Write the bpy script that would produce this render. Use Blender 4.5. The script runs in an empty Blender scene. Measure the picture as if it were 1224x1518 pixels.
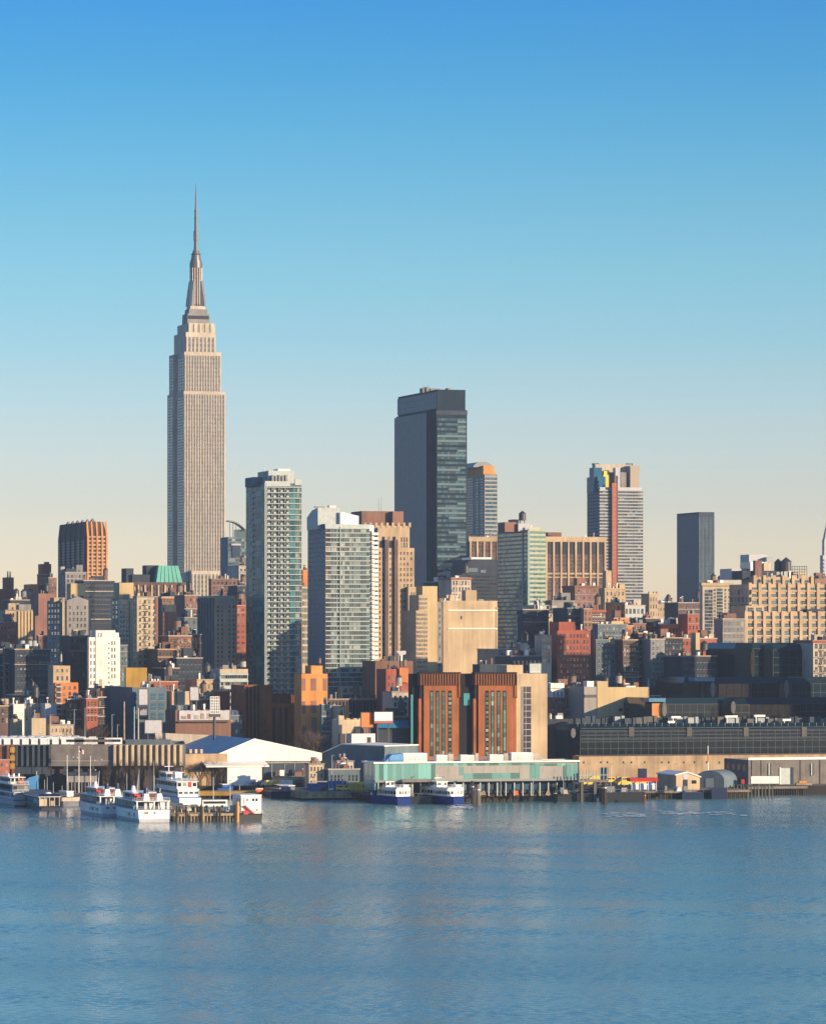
import bpy, math, random
from mathutils import Vector, Matrix
random.seed(7)
S = bpy.context.scene
COL = S.collection
R = math.radians

# ------------------------------------------------------------------ camera
F, CX, HY, CAMZ = 6000.0, 612.0, 945.0, 60.0      # focal length, axis column and horizon row in photo pixels; eye height in metres
cam = bpy.data.cameras.new('camera')
cam_o = bpy.data.objects.new('camera', cam); COL.objects.link(cam_o)
cam.sensor_fit = 'HORIZONTAL'; cam.sensor_width = 36.0
cam.lens = 36.0 * F / 1224.0
cam.shift_y = (HY - 759.0) / 1224.0
cam.clip_start = 1.0; cam.clip_end = 120000.0
cam_o.location = (0, 0, CAMZ); cam_o.rotation_euler = (R(90), 0, 0)
S.camera = cam_o

# ------------------------------------------------------------------ world and sun
SUN_AZ, SUN_EL = R(57), R(13)                     # to the right of the direction behind the camera
sun_dir = Vector((math.sin(SUN_AZ) * math.cos(SUN_EL), -math.cos(SUN_AZ) * math.cos(SUN_EL), math.sin(SUN_EL)))
world = bpy.data.worlds.new("World"); S.world = world; world.use_nodes = True
wn, wl = world.node_tree.nodes, world.node_tree.links
wn.clear()
w_out = wn.new('ShaderNodeOutputWorld'); w_bg = wn.new('ShaderNodeBackground')
sky = wn.new('ShaderNodeTexSky'); sky.sky_type = 'NISHITA'; sky.sun_disc = False
sky.sun_elevation = SUN_EL; sky.sun_rotation = math.pi - SUN_AZ
sky.altitude = 50; sky.air_density = 1.0; sky.dust_density = 0.6; sky.ozone_density = 2.0
# clear winter air: the sky deepens quickly above a pale band at the horizon
w_tc = wn.new('ShaderNodeTexCoord'); w_sep = wn.new('ShaderNodeSeparateXYZ')
w_ramp = wn.new('ShaderNodeValToRGB'); w_mix = wn.new('ShaderNodeMix'); w_mix.data_type = 'RGBA'; w_mix.blend_type = 'MULTIPLY'
w_map = wn.new('ShaderNodeMapRange'); w_map.inputs['From Min'].default_value = 0.0; w_map.inputs['From Max'].default_value = 0.25
wl.new(w_tc.outputs['Generated'], w_sep.inputs[0]); wl.new(w_sep.outputs['Z'], w_map.inputs['Value'])
wl.new(w_map.outputs[0], w_ramp.inputs[0])
SKY_RAMP = [(0.0, (1.0, 1.0, 1.0)), (1.0, (1.0, 1.0, 1.0))]
SKY_RAMP = [(0.0, (1.0, 0.8457, 0.918)), (0.0433, (1.0, 0.8921, 0.9991)), (0.0833, (0.8651, 0.7963, 0.956)), (0.1299, (0.729, 0.6957, 0.8742)), (0.1765, (0.6595, 0.6716, 0.8638)), (0.2296, (0.5655, 0.6476, 0.8458)), (0.2959, (0.428, 0.6107, 0.8011)), (0.3618, (0.3338, 0.5884, 0.7598)), (0.4275, (0.2518, 0.535, 0.7247)), (0.4929, (0.1703, 0.4858, 0.7081)), (0.5578, (0.1108, 0.4294, 0.6947)), (0.6223, (0.0753, 0.3837, 0.7061)), (1.0, (0.26, 0.52, 0.8))]
cr = w_ramp.color_ramp
while len(cr.elements) < len(SKY_RAMP): cr.elements.new(0.5)
for e, (p, c) in zip(cr.elements, SKY_RAMP): e.position = p; e.color = (*c, 1)
w_mix.inputs[0].default_value = 1.0
wl.new(sky.outputs[0], w_mix.inputs[6]); wl.new(w_ramp.outputs[0], w_mix.inputs[7])
wl.new(w_mix.outputs[2], w_bg.inputs['Color']); wl.new(w_bg.outputs[0], w_out.inputs[0])
w_bg.inputs['Strength'].default_value = 0.15
sun = bpy.data.lights.new('sun', 'SUN'); sun.energy = 5.0; sun.angle = R(0.53); sun.color = (1.0, 0.75, 0.48)
sun_o = bpy.data.objects.new('sun', sun); COL.objects.link(sun_o)
sun_o.rotation_euler = sun_dir.to_track_quat('Z', 'Y').to_euler()
S.view_settings.view_transform = 'Standard'; S.view_settings.look = 'None'
S.view_settings.exposure = 0.675; S.view_settings.gamma = 1.0
S.cycles.use_denoising = True; S.cycles.denoising_prefilter = 'NONE'
S.cycles.max_bounces = 6; S.cycles.diffuse_bounces = 3; S.cycles.glossy_bounces = 3; S.cycles.volume_bounces = 0

# ------------------------------------------------------------------ materials
MATS = {}
def new_mat(name):
    m = bpy.data.materials.new(name); m.use_nodes = True
    n = m.node_tree.nodes; n.clear()
    o = n.new('ShaderNodeOutputMaterial'); p = n.new('ShaderNodeBsdfPrincipled')
    m.node_tree.links.new(p.outputs[0], o.inputs[0])
    MATS[name] = m
    return m, n, m.node_tree.links, p
def wall_mat(name, rgb, rough=0.88, var=0.22, course=0.0, metal=0.0, patch=0.09):
    """masonry or render: broad patches, rain streaks running down, optional courses"""
    m, n, l, p = new_mat(name)
    p.inputs['Roughness'].default_value = rough; p.inputs['Metallic'].default_value = metal
    p.inputs['Specular IOR Level'].default_value = 0.25
    tc = n.new('ShaderNodeTexCoord'); oi = n.new('ShaderNodeObjectInfo')
    add = n.new('ShaderNodeVectorMath'); add.operation = 'ADD'
    l.new(tc.outputs['Object'], add.inputs[0])
    comb = n.new('ShaderNodeCombineXYZ'); mul = n.new('ShaderNodeMath'); mul.operation = 'MULTIPLY'; mul.inputs[1].default_value = 977.0
    l.new(oi.outputs['Random'], mul.inputs[0]); l.new(mul.outputs[0], comb.inputs[0]); l.new(mul.outputs[0], comb.inputs[1])
    l.new(comb.outputs[0], add.inputs[1])
    n1 = n.new('ShaderNodeTexNoise'); n1.inputs['Scale'].default_value = patch; n1.inputs['Detail'].default_value = 5
    mp = n.new('ShaderNodeMapping'); mp.inputs['Scale'].default_value = (0.9, 0.9, 0.06)
    n2 = n.new('ShaderNodeTexNoise'); n2.inputs['Scale'].default_value = 0.8; n2.inputs['Detail'].default_value = 4
    l.new(add.outputs[0], n1.inputs['Vector']); l.new(add.outputs[0], mp.inputs[0]); l.new(mp.outputs[0], n2.inputs['Vector'])
    mx = n.new('ShaderNodeMath'); mx.operation = 'MULTIPLY_ADD'; mx.inputs[1].default_value = 0.6
    l.new(n1.outputs[0], mx.inputs[0])
    h = n.new('ShaderNodeMath'); h.operation = 'MULTIPLY'; h.inputs[1].default_value = 0.4
    l.new(n2.outputs[0], h.inputs[0]); l.new(h.outputs[0], mx.inputs[2])
    src = mx.outputs[0]
    if course:
        w = n.new('ShaderNodeTexWave'); w.wave_type = 'BANDS'; w.bands_direction = 'Z'; w.inputs['Scale'].default_value = course
        w.inputs['Distortion'].default_value = 0.3
        l.new(tc.outputs['Object'], w.inputs['Vector'])
        cm = n.new('ShaderNodeMath'); cm.operation = 'MULTIPLY_ADD'; cm.inputs[1].default_value = 0.18
        l.new(w.outputs[0], cm.inputs[0]); l.new(src, cm.inputs[2]); src = cm.outputs[0]
    r = n.new('ShaderNodeValToRGB')
    lo = [max(0, c * (1 - var * 1.5)) for c in rgb]; hi = [min(0.95, c * (1 + var)) for c in rgb]
    r.color_ramp.elements[0].position = 0.32; r.color_ramp.elements[0].color = (*lo, 1)
    r.color_ramp.elements[1].position = 0.68; r.color_ramp.elements[1].color = (*hi, 1)
    l.new(src, r.inputs[0]); l.new(r.outputs[0], p.inputs['Base Color'])
    return m
def glass_mat(name, dark, light, share=0.24, rough=0.08, spec=0.5, warp=0.012, spread=(.6, 1.6)):
    """window glass: most panes dark, some with a pale blind, each pane its own tilt and shade"""
    m, n, l, p = new_mat(name)
    geo = n.new('ShaderNodeNewGeometry'); oi = n.new('ShaderNodeObjectInfo')
    a = n.new('ShaderNodeMath'); a.operation = 'ADD'; l.new(geo.outputs['Random Per Island'], a.inputs[0]); l.new(oi.outputs['Random'], a.inputs[1])
    f = n.new('ShaderNodeMath'); f.operation = 'FRACT'; l.new(a.outputs[0], f.inputs[0])
    r = n.new('ShaderNodeValToRGB'); r.color_ramp.interpolation = 'CONSTANT'
    e = r.color_ramp.elements
    e[0].position = 0; e[0].color = (*[c * spread[0] for c in dark], 1)
    e[1].position = 0.35; e[1].color = (*dark, 1)
    k = e.new(0.6); k.color = (*[c * spread[1] for c in dark], 1)
    k = e.new(1 - share); k.color = (*[d * .5 + c * .5 for c, d in zip(light, dark)], 1)
    k = e.new(1 - share * .4); k.color = (*light, 1)
    l.new(f.outputs[0], r.inputs[0]); l.new(r.outputs[0], p.inputs['Base Color'])
    p.inputs['Roughness'].default_value = rough; p.inputs['Specular IOR Level'].default_value = spec
    # every pane leans its own little bit
    wn_ = n.new('ShaderNodeTexWhiteNoise'); wn_.noise_dimensions = '1D'; l.new(f.outputs[0], wn_.inputs['W'])
    sb = n.new('ShaderNodeVectorMath'); sb.operation = 'SUBTRACT'; sb.inputs[1].default_value = (.5, .5, .5); l.new(wn_.outputs['Color'], sb.inputs[0])
    sc = n.new('ShaderNodeVectorMath'); sc.operation = 'SCALE'; sc.inputs['Scale'].default_value = warp * 4; l.new(sb.outputs[0], sc.inputs[0])
    ad = n.new('ShaderNodeVectorMath'); l.new(geo.outputs['Normal'], ad.inputs[0]); l.new(sc.outputs[0], ad.inputs[1])
    nm = n.new('ShaderNodeVectorMath'); nm.operation = 'NORMALIZE'; l.new(ad.outputs[0], nm.inputs[0])
    l.new(nm.outputs[0], p.inputs['Normal'])
    return m
def plain_mat(name, rgb, rough=0.5, metal=0.0, var=0.08, spec=0.5):
    m, n, l, p = new_mat(name)
    tc = n.new('ShaderNodeTexCoord'); t = n.new('ShaderNodeTexNoise'); t.inputs['Scale'].default_value = 0.7; t.inputs['Detail'].default_value = 4
    l.new(tc.outputs['Object'], t.inputs['Vector'])
    r = n.new('ShaderNodeValToRGB')
    r.color_ramp.elements[0].position = .3; r.color_ramp.elements[0].color = (*[c * (1 - 2 * var) for c in rgb], 1)
    r.color_ramp.elements[1].position = .7; r.color_ramp.elements[1].color = (*[min(.95, c * (1 + var)) for c in rgb], 1)
    l.new(t.outputs[0], r.inputs[0]); l.new(r.outputs[0], p.inputs['Base Color'])
    p.inputs['Roughness'].default_value = rough; p.inputs['Metallic'].default_value = metal; p.inputs['Specular IOR Level'].default_value = spec
    return m
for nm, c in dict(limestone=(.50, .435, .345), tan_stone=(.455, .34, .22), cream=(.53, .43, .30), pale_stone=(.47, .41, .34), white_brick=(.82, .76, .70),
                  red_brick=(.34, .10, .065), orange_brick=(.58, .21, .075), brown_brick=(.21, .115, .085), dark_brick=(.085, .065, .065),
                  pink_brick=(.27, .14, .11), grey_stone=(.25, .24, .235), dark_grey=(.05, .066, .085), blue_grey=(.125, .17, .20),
                  navy_brick_shade=(.045, .055, .075), ochre=(.40, .24, .055), tan_panel=(.50, .385, .25), dusk_brown=(.13, .085, .075), concrete=(.38, .36, .33)).items():  # navy brick tone also puts the shade on shaded blocks into their colour
    wall_mat(nm, c)
wall_mat('navy_deep', (.014, .028, .048)); wall_mat('copper_panel', (.275, .082, .020), rough=.6, var=.26, patch=.14)
wall_mat('rust_panel', (.20, .075, .03), rough=.7, var=.35, patch=.25)
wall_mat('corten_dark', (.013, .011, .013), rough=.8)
wall_mat('orange_stone', (.62, .27, .085), var=.22, patch=.12)
wall_mat('yellow_stone', (.50, .385, .215), var=.12)
wall_mat('stained_concrete', (.40, .29, .18), var=.30, patch=.12)
wall_mat('verdigris', (.16, .44, .35), var=.14)
wall_mat('asphalt', (.05, .05, .055)); wall_mat('roof_tar', (.055, .055, .06)); wall_mat('roof_pale', (.42, .40, .38)); wall_mat('roof_blue_shade', (.48, .51, .54), var=.1)
wall_mat('wood_dark', (.05, .038, .03)); wall_mat('wood_pale', (.34, .26, .17), var=.3, patch=.6); wall_mat('wood_grey', (.17, .15, .13), var=.3)
wall_mat('white_metal', (.80, .77, .72), rough=.5, var=.06); wall_mat('corrugated_grey', (.30, .28, .26), rough=.6, var=.12)
wall_mat('tank_wood', (.20, .15, .12)); wall_mat('rusty_pier', (.22, .085, .04), var=.3, patch=.4); wall_mat('grey_block', (.17, .155, .145), var=.22, patch=.3)
plain_mat('white_paint', (.80, .79, .77), .35); plain_mat('steel', (.42, .43, .45), .35, .8); plain_mat('bright_steel', (.55, .47, .38), .4, .5); plain_mat('mast_light', (.33, .33, .33), .4, .5); plain_mat('mast_metal', (.12, .12, .13), .45, .3); plain_mat('glass_spandrel', (.055, .125, .155), .4)
plain_mat('dark_metal', (.04, .042, .048), .5); plain_mat('navy_paint', (.012, .02, .06), .35); plain_mat('ferry_blue', (.006, .028, .17), .7, spec=.15)
plain_mat('black_paint', (.015, .015, .017), .45); plain_mat('red_paint', (.50, .03, .02), .45); plain_mat('deep_red', (.12, .015, .015), .5)
plain_mat('yellow_paint', (.72, .48, .04), .5); plain_mat('blue_paint', (.03, .10, .35), .45); plain_mat('sky_blue', (.08, .28, .55), .6)
plain_mat('orange_paint', (.80, .16, .015), .5); plain_mat('hoist_red', (.34, .085, .045), .6); plain_mat('safety_yellow', (.85, .60, .03), .6)
plain_mat('slab_white', (.39, .44, .44), .6); plain_mat('green_slab', (.36, .41, .31), .6); plain_mat('green_wall', (.12, .22, .19), .6); plain_mat('slab_edge', (.33, .35, .36), .6); plain_mat('slab_grey', (.30, .34, .35), .6); plain_mat('frame_grey', (.20, .22, .23), .5); plain_mat('frame_dark', (.05, .06, .065), .5)
plain_mat('green_frame', (.20, .30, .26), .5); plain_mat('olive', (.06, .06, .03), .6); plain_mat('lilac_grey', (.42, .42, .47), .6)
plain_mat('teal_roof', (.02, .16, .30), .4); plain_mat('twig', (.085, .055, .04), .9); plain_mat('tyre', (.02, .02, .02), .8); plain_mat('flag_white', (.8, .78, .75), .8)
glass_mat('pane_dark', (.022, .026, .034), (.30, .27, .23)); glass_mat('pane_blue', (.03, .055, .085), (.20, .24, .26), .12)
glass_mat('pane_teal', (.042, .155, .17), (.065, .19, .20), .12, .3, .06); glass_mat('pane_dusk', (.03, .055, .068), (.13, .17, .17), .2, .12, .3); glass_mat('pane_green', (.05, .13, .105), (.22, .34, .28), .2, .15)
glass_mat('pane_pale', (.07, .115, .12), (.30, .34, .31), .25, .12, .35); glass_mat('curtain_black', (.007, .018, .027), (.014, .03, .04), .1, .12, .22, .006)
glass_mat('curtain_blue', (.018, .10, .18), (.022, .108, .19), .2, .35, .08, .001, (.9, 1.08)); glass_mat('pane_plum', (.035, .022, .03), (.16, .12, .11), .15)
glass_mat('terminal_glass', (.12, .27, .25), (.15, .33, .30), .3, .2, .4, .003); glass_mat('pane_grey', (.022, .068, .095), (.07, .125, .15), .3, .15, .3)

# ------------------------------------------------------------------ mesh building
class MB:
    def __init__(s): s.v = []; s.f = []; s.m = []
    def face(s, pts, mi=0):
        k = len(s.v); s.v += [tuple(p) for p in pts]; s.f.append(tuple(range(k, k + len(pts)))); s.m.append(mi)
    def box(s, x0, x1, y0, y1, z0, z1, mi=0):
        k = len(s.v)
        s.v += [(x0, y0, z0), (x1, y0, z0), (x1, y1, z0), (x0, y1, z0), (x0, y0, z1), (x1, y0, z1), (x1, y1, z1), (x0, y1, z1)]
        for q in ((0, 3, 2, 1), (4, 5, 6, 7), (0, 1, 5, 4), (1, 2, 6, 5), (2, 3, 7, 6), (3, 0, 4, 7)):
            s.f.append(tuple(k + i for i in q)); s.m.append(mi)
        return s
    def roofbox(s, x0, x1, y0, y1, z0, z1, mi=0, ri=1, par=0.9, t=0.4):
        """box with a parapet round a sunk roof"""
        par = min(par, (z1 - z0) * .3); t = min(t, (x1 - x0) * .2, (y1 - y0) * .2)
        k = len(s.v); o = [(x0, y0), (x1, y0), (x1, y1), (x0, y1)]; i_ = [(x0 + t, y0 + t), (x1 - t, y0 + t), (x1 - t, y1 - t), (x0 + t, y1 - t)]
        s.v += [(*p, z0) for p in o] + [(*p, z1) for p in o] + [(*p, z1) for p in i_] + [(*p, z1 - par) for p in i_]
        for a in range(4):
            b = (a + 1) % 4
            for q in ((a, b, 4 + b, 4 + a), (4 + a, 4 + b, 8 + b, 8 + a), (8 + a, 8 + b, 12 + b, 12 + a)):
                s.f.append(tuple(k + j for j in q)); s.m.append(mi)
        s.f.append((k + 12, k + 13, k + 14, k + 15)); s.m.append(ri)
        s.f.append((k + 3, k + 2, k + 1, k)); s.m.append(mi)
        return s
    def prism(s, poly, z0, z1, mi=0, top=None, ti=None):
        """poly counter-clockwise from above; top = polygon of the same count for the upper end"""
        k = len(s.v); n = len(poly); top = top or poly
        s.v += [(*p, z0) for p in poly] + [(*p, z1) for p in top]
        for a in range(n):
            b = (a + 1) % n; s.f.append((k + a, k + b, k + n + b, k + n + a)); s.m.append(mi)
        s.f.append(tuple(k + n + a for a in range(n))); s.m.append(mi if ti is None else ti)
        s.f.append(tuple(k + a for a in reversed(range(n)))); s.m.append(mi)
        return s
    def cyl(s, x, y, z0, z1, r, r1=None, n=12, mi=0):
        r1 = r if r1 is None else r1
        a = [2 * math.pi * i / n for i in range(n)]
        return s.prism([(x + r * math.cos(t), y + r * math.sin(t)) for t in a], z0, z1, mi, [(x + r1 * math.cos(t), y + r1 * math.sin(t)) for t in a])
    def extrude_y(s, poly, y0, y1, mi=0):
        """poly in (x, z), extruded along y"""
        k = len(s.v); n = len(poly)
        s.v += [(x, y0, z) for x, z in poly] + [(x, y1, z) for x, z in poly]
        for a in range(n):
            b = (a + 1) % n; s.f.append((k + a, k + b, k + n + b, k + n + a)); s.m.append(mi)
        s.f.append(tuple(k + a for a in reversed(range(n)))); s.m.append(mi); s.f.append(tuple(k + n + a for a in range(n))); s.m.append(mi)
        return s
    def extrude_x(s, poly, x0, x1, mi=0):
        k = len(s.v); n = len(poly)
        s.v += [(x0, y, z) for y, z in poly] + [(x1, y, z) for y, z in poly]
        for a in range(n):
            b = (a + 1) % n; s.f.append((k + a, k + b, k + n + b, k + n + a)); s.m.append(mi)
        s.f.append(tuple(k + a for a in reversed(range(n)))); s.m.append(mi); s.f.append(tuple(k + n + a for a in range(n))); s.m.append(mi)
        return s
    def bar(s, a, b, r, mi=0, n=4, r1=None):
        a, b = Vector(a), Vector(b); d = (b - a)
        if d.length < 1e-6: return s
        d.normalize(); u = d.orthogonal().normalized(); w = d.cross(u); r1 = r if r1 is None else r1
        k = len(s.v)
        for c, q in ((a, r), (b, r1)):
            for i in range(n):
                t = 2 * math.pi * (i + .5) / n; s.v.append(tuple(c + u * (q * math.cos(t)) + w * (q * math.sin(t))))
        for i in range(n):
            j = (i + 1) % n; s.f.append((k + i, k + j, k + n + j, k + n + i)); s.m.append(mi)
        s.f.append(tuple(k + i for i in reversed(range(n)))); s.m.append(mi); s.f.append(tuple(k + n + i for i in range(n))); s.m.append(mi)
        return s
    def ball(s, x, y, z, r, mi=0, n=8, sz=1.0):
        prev = None
        for j in range(1, 5):
            t0, t1 = math.pi * (j - 1) / 4, math.pi * j / 4
            for i in range(n):
                a0, a1 = 2 * math.pi * i / n, 2 * math.pi * (i + 1) / n
                P_ = lambda t, a: (x + r * math.sin(t) * math.cos(a), y + r * math.sin(t) * math.sin(a), z + sz * r * math.cos(t))
                s.face([P_(t0, a0), P_(t1, a0), P_(t1, a1), P_(t0, a1)], mi)
        return s
    def mesh(s, name, mats):
        me = bpy.data.meshes.new(name); me.from_pydata(s.v, [], s.f)
        for m in mats: me.materials.append(MATS[m])
        if len(mats) > 1: me.polygons.foreach_set('material_index', s.m)
        me.update(); me.validate()
        return me
    def build(s, name, mats, parent=None, loc=None, label=None):
        if isinstance(mats, str): mats = [mats]
        o = bpy.data.objects.new(name, s.mesh(name, mats)); COL.objects.link(o)
        if parent is not None: o.parent = parent
        if loc: o.location = loc
        if label: o['label'] = label
        return o
def tag(o, label=None, cat=None, group=None, kind=None):
    if label: o['label'] = label
    if cat: o['category'] = cat
    if group: o['group'] = group
    if kind: o['kind'] = kind
    return o
def empty(name, loc, rz, label, cat, group=None):
    o = bpy.data.objects.new(name, None); COL.objects.link(o); o.location = loc; o.rotation_euler = (0, 0, rz)
    o.empty_display_size = 1.0
    return tag(o, label, cat, group)
def copy_tree(o, parent=None):
    c = o.copy(); COL.objects.link(c); c.parent = parent
    for ch in list(o.children): copy_tree(ch, c)
    return c
def at(px, py, Y): return Vector(((px - CX) / F * Y, Y, CAMZ - (py - HY) / F * Y))
def water_Y(py): return CAMZ * F / (py - HY)
SHARED = {}
def shared(key, make):
    if key not in SHARED: SHARED[key] = make()
    return SHARED[key]

# ------------------------------------------------------------------ the setting: water, land
GZ = 3.0
TH = R(17)
m, n, l, p = new_mat('river')
tc = n.new('ShaderNodeTexCoord')
p.inputs['Base Color'].default_value = (.095, .245, .255, 1); p.inputs['Roughness'].default_value = .09; p.inputs['IOR'].default_value = 1.33
p.inputs['Specular IOR Level'].default_value = .5
wt = n.new('ShaderNodeTexNoise'); wt.inputs['Scale'].default_value = .004; wt.inputs['Detail'].default_value = 4
wm = n.new('ShaderNodeMapping'); wm.inputs['Scale'].default_value = (.4, 1.6, 1); l.new(tc.outputs['Object'], wm.inputs[0]); l.new(wm.outputs[0], wt.inputs['Vector'])
wr = n.new('ShaderNodeMapRange'); wr.inputs['From Min'].default_value = .3; wr.inputs['From Max'].default_value = .7; wr.inputs['To Min'].default_value = .14; wr.inputs['To Max'].default_value = .26
l.new(wt.outputs[0], wr.inputs['Value']); l.new(wr.outputs[0], p.inputs['Roughness'])
import numpy as np
def waves():
    """the chop itself, as a surface: short wind waves over a longer swell, rougher in some lanes than in others"""
    rng = np.random.default_rng(11); NR, NC = 1000, 760
    ys = 600.0 * (1547.0 / 600.0) ** (np.arange(NR) / (NR - 1.0)); u = np.linspace(-.15, .15, NC)
    Yg = np.repeat(ys[:, None], NC, 1); Xg = u[None, :] / .15 * (.115 * Yg + 130)
    lane = np.zeros_like(Yg)
    for k in range(9):
        lx, ly = rng.uniform(90, 400), rng.uniform(25, 110); lane += np.sin(2 * np.pi * (Xg / lx + Yg / ly) + rng.uniform(0, 6.28) + 1.2 * np.sin(Xg / 70.0 + k))
    amp = np.clip(.95 + .20 * lane / 1.5, .45, 1.5) * np.clip(1 + (Yg - 900) / 1500, 1.0, 1.35)
    Zg = np.zeros_like(Yg)
    for k in range(64):
        wl = 1.3 * (4.2 / 1.3) ** rng.random(); th = rng.normal(.9, .75); a = WAVE_SLOPE * wl / (2 * np.pi) * np.sqrt(2.0 / 64)
        Zg += a * np.sin(2 * np.pi / wl * (Xg * np.cos(th) + Yg * np.sin(th)) + rng.uniform(0, 6.28) + .8 * np.sin(Xg / 23.0 + k) + .8 * np.sin(Yg / 31.0 + 2 * k))
    Zg *= amp
    me = bpy.data.meshes.new('river'); me.vertices.add(NR * NC)
    me.vertices.foreach_set('co', np.stack([Xg, Yg, Zg - .15], -1).astype(np.float32).ravel())
    i = (np.arange(NR - 1)[:, None] * NC + np.arange(NC - 1)[None, :]).ravel(); q = np.stack([i, i + 1, i + NC + 1, i + NC], -1).astype(np.int32)
    me.loops.add(q.size); me.loops.foreach_set('vertex_index', q.ravel()); me.polygons.add(len(q))
    me.polygons.foreach_set('loop_start', np.arange(0, q.size, 4, dtype=np.int32)); me.polygons.foreach_set('loop_total', np.full(len(q), 4, np.int32))
    me.update(calc_edges=True); me.polygons.foreach_set('use_smooth', np.ones(len(q), bool)); me.materials.append(MATS['river']); return me
WAVE_SLOPE = .072
ro = bpy.data.objects.new('river', waves()); COL.objects.link(ro); tag(ro, 'blue rippled river across the foreground', None, None, 'structure')
mb = MB(); mb.face([(-40000, -3000, -1.3), (40000, -3000, -1.3), (40000, 2500, -1.3), (-40000, 2500, -1.3)])
tag(mb.build('water', 'river'), 'still water beyond the rippled reach', None, None, 'structure')
mb = MB()
mb.prism([(-40000, 1546), (40000, 1546), (40000, 90000), (-40000, 90000)], -.5, GZ)
tag(mb.build('ground', 'asphalt'), 'grey city ground behind the waterfront', None, None, 'structure')
mb = MB(); mb.box(-2000, 2000, 1545.5, 1545.99, -.4, GZ + .3)
tag(mb.build('seawall', 'wood_dark'), 'low concrete edge of the waterfront', None, None, 'structure')
# ------------------------------------------------------------------ buildings
def win_mesh(w, h, glass, frame, style):
    mb = MB(); w2, h2 = w / 2, h / 2
    mb.box(-w2, w2, -.06, .3, -h2, h2, 0)
    if style == 'sash':                                   # lintel, sill and meeting rail
        mb.box(-w2 - .12, w2 + .12, -.22, .2, -h2 - .22, -h2 - .002, 1)
        mb.box(-w2, w2, -.10, .2, -.06, .06, 1)
    elif style == 'grid':                                 # factory sash of several lights
        for k in (1, 2, 3): mb.box(-w2 + w * k / 4 - .05, -w2 + w * k / 4 + .05, -.11, .2, -h2, h2, 1)
        mb.box(-w2, w2, -.10, .2, -.05, .05, 1)
        mb.box(-w2 - .1, w2 + .1, -.2, .2, -h2 - .2, -h2 - .002, 1)
    elif style == 'pair':
        mb.box(-.07, .07, -.11, .2, -h2, h2, 1)
    elif style == 'recess':                               # hood and reveals standing proud of the glass
        mb.box(-w2 - .2, w2 + .2, -.35, .2, h2 + .002, h2 + .25, 1)
        mb.box(-w2 - .2, -w2 - .002, -.3, .2, -h2, h2, 1); mb.box(w2 + .002, w2 + .2, -.3, .2, -h2, h2, 1)
    return mb.mesh('window', [glass, frame])
def band_mesh(w, h, nm, glass, frame, rim=0.0):
    """one floor's ribbon of panes between mullions; every pane an island of its own"""
    mb = MB(); c = w / nm
    for k in range(nm):
        mb.box(-w / 2 + k * c + .05, -w / 2 + (k + 1) * c - .05, -.05, .25, -h / 2, h / 2, 0)
        if k: mb.box(-w / 2 + k * c - .045, -w / 2 + k * c + .045, -.12, .2, -h / 2, h / 2, 1)
    if rim: mb.box(-w / 2, w / 2, -rim, .2, h / 2 + .002, h / 2 + .3, 1)
    return mb.mesh('window_band', [glass, frame])
Y_SHIFT = True
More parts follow.
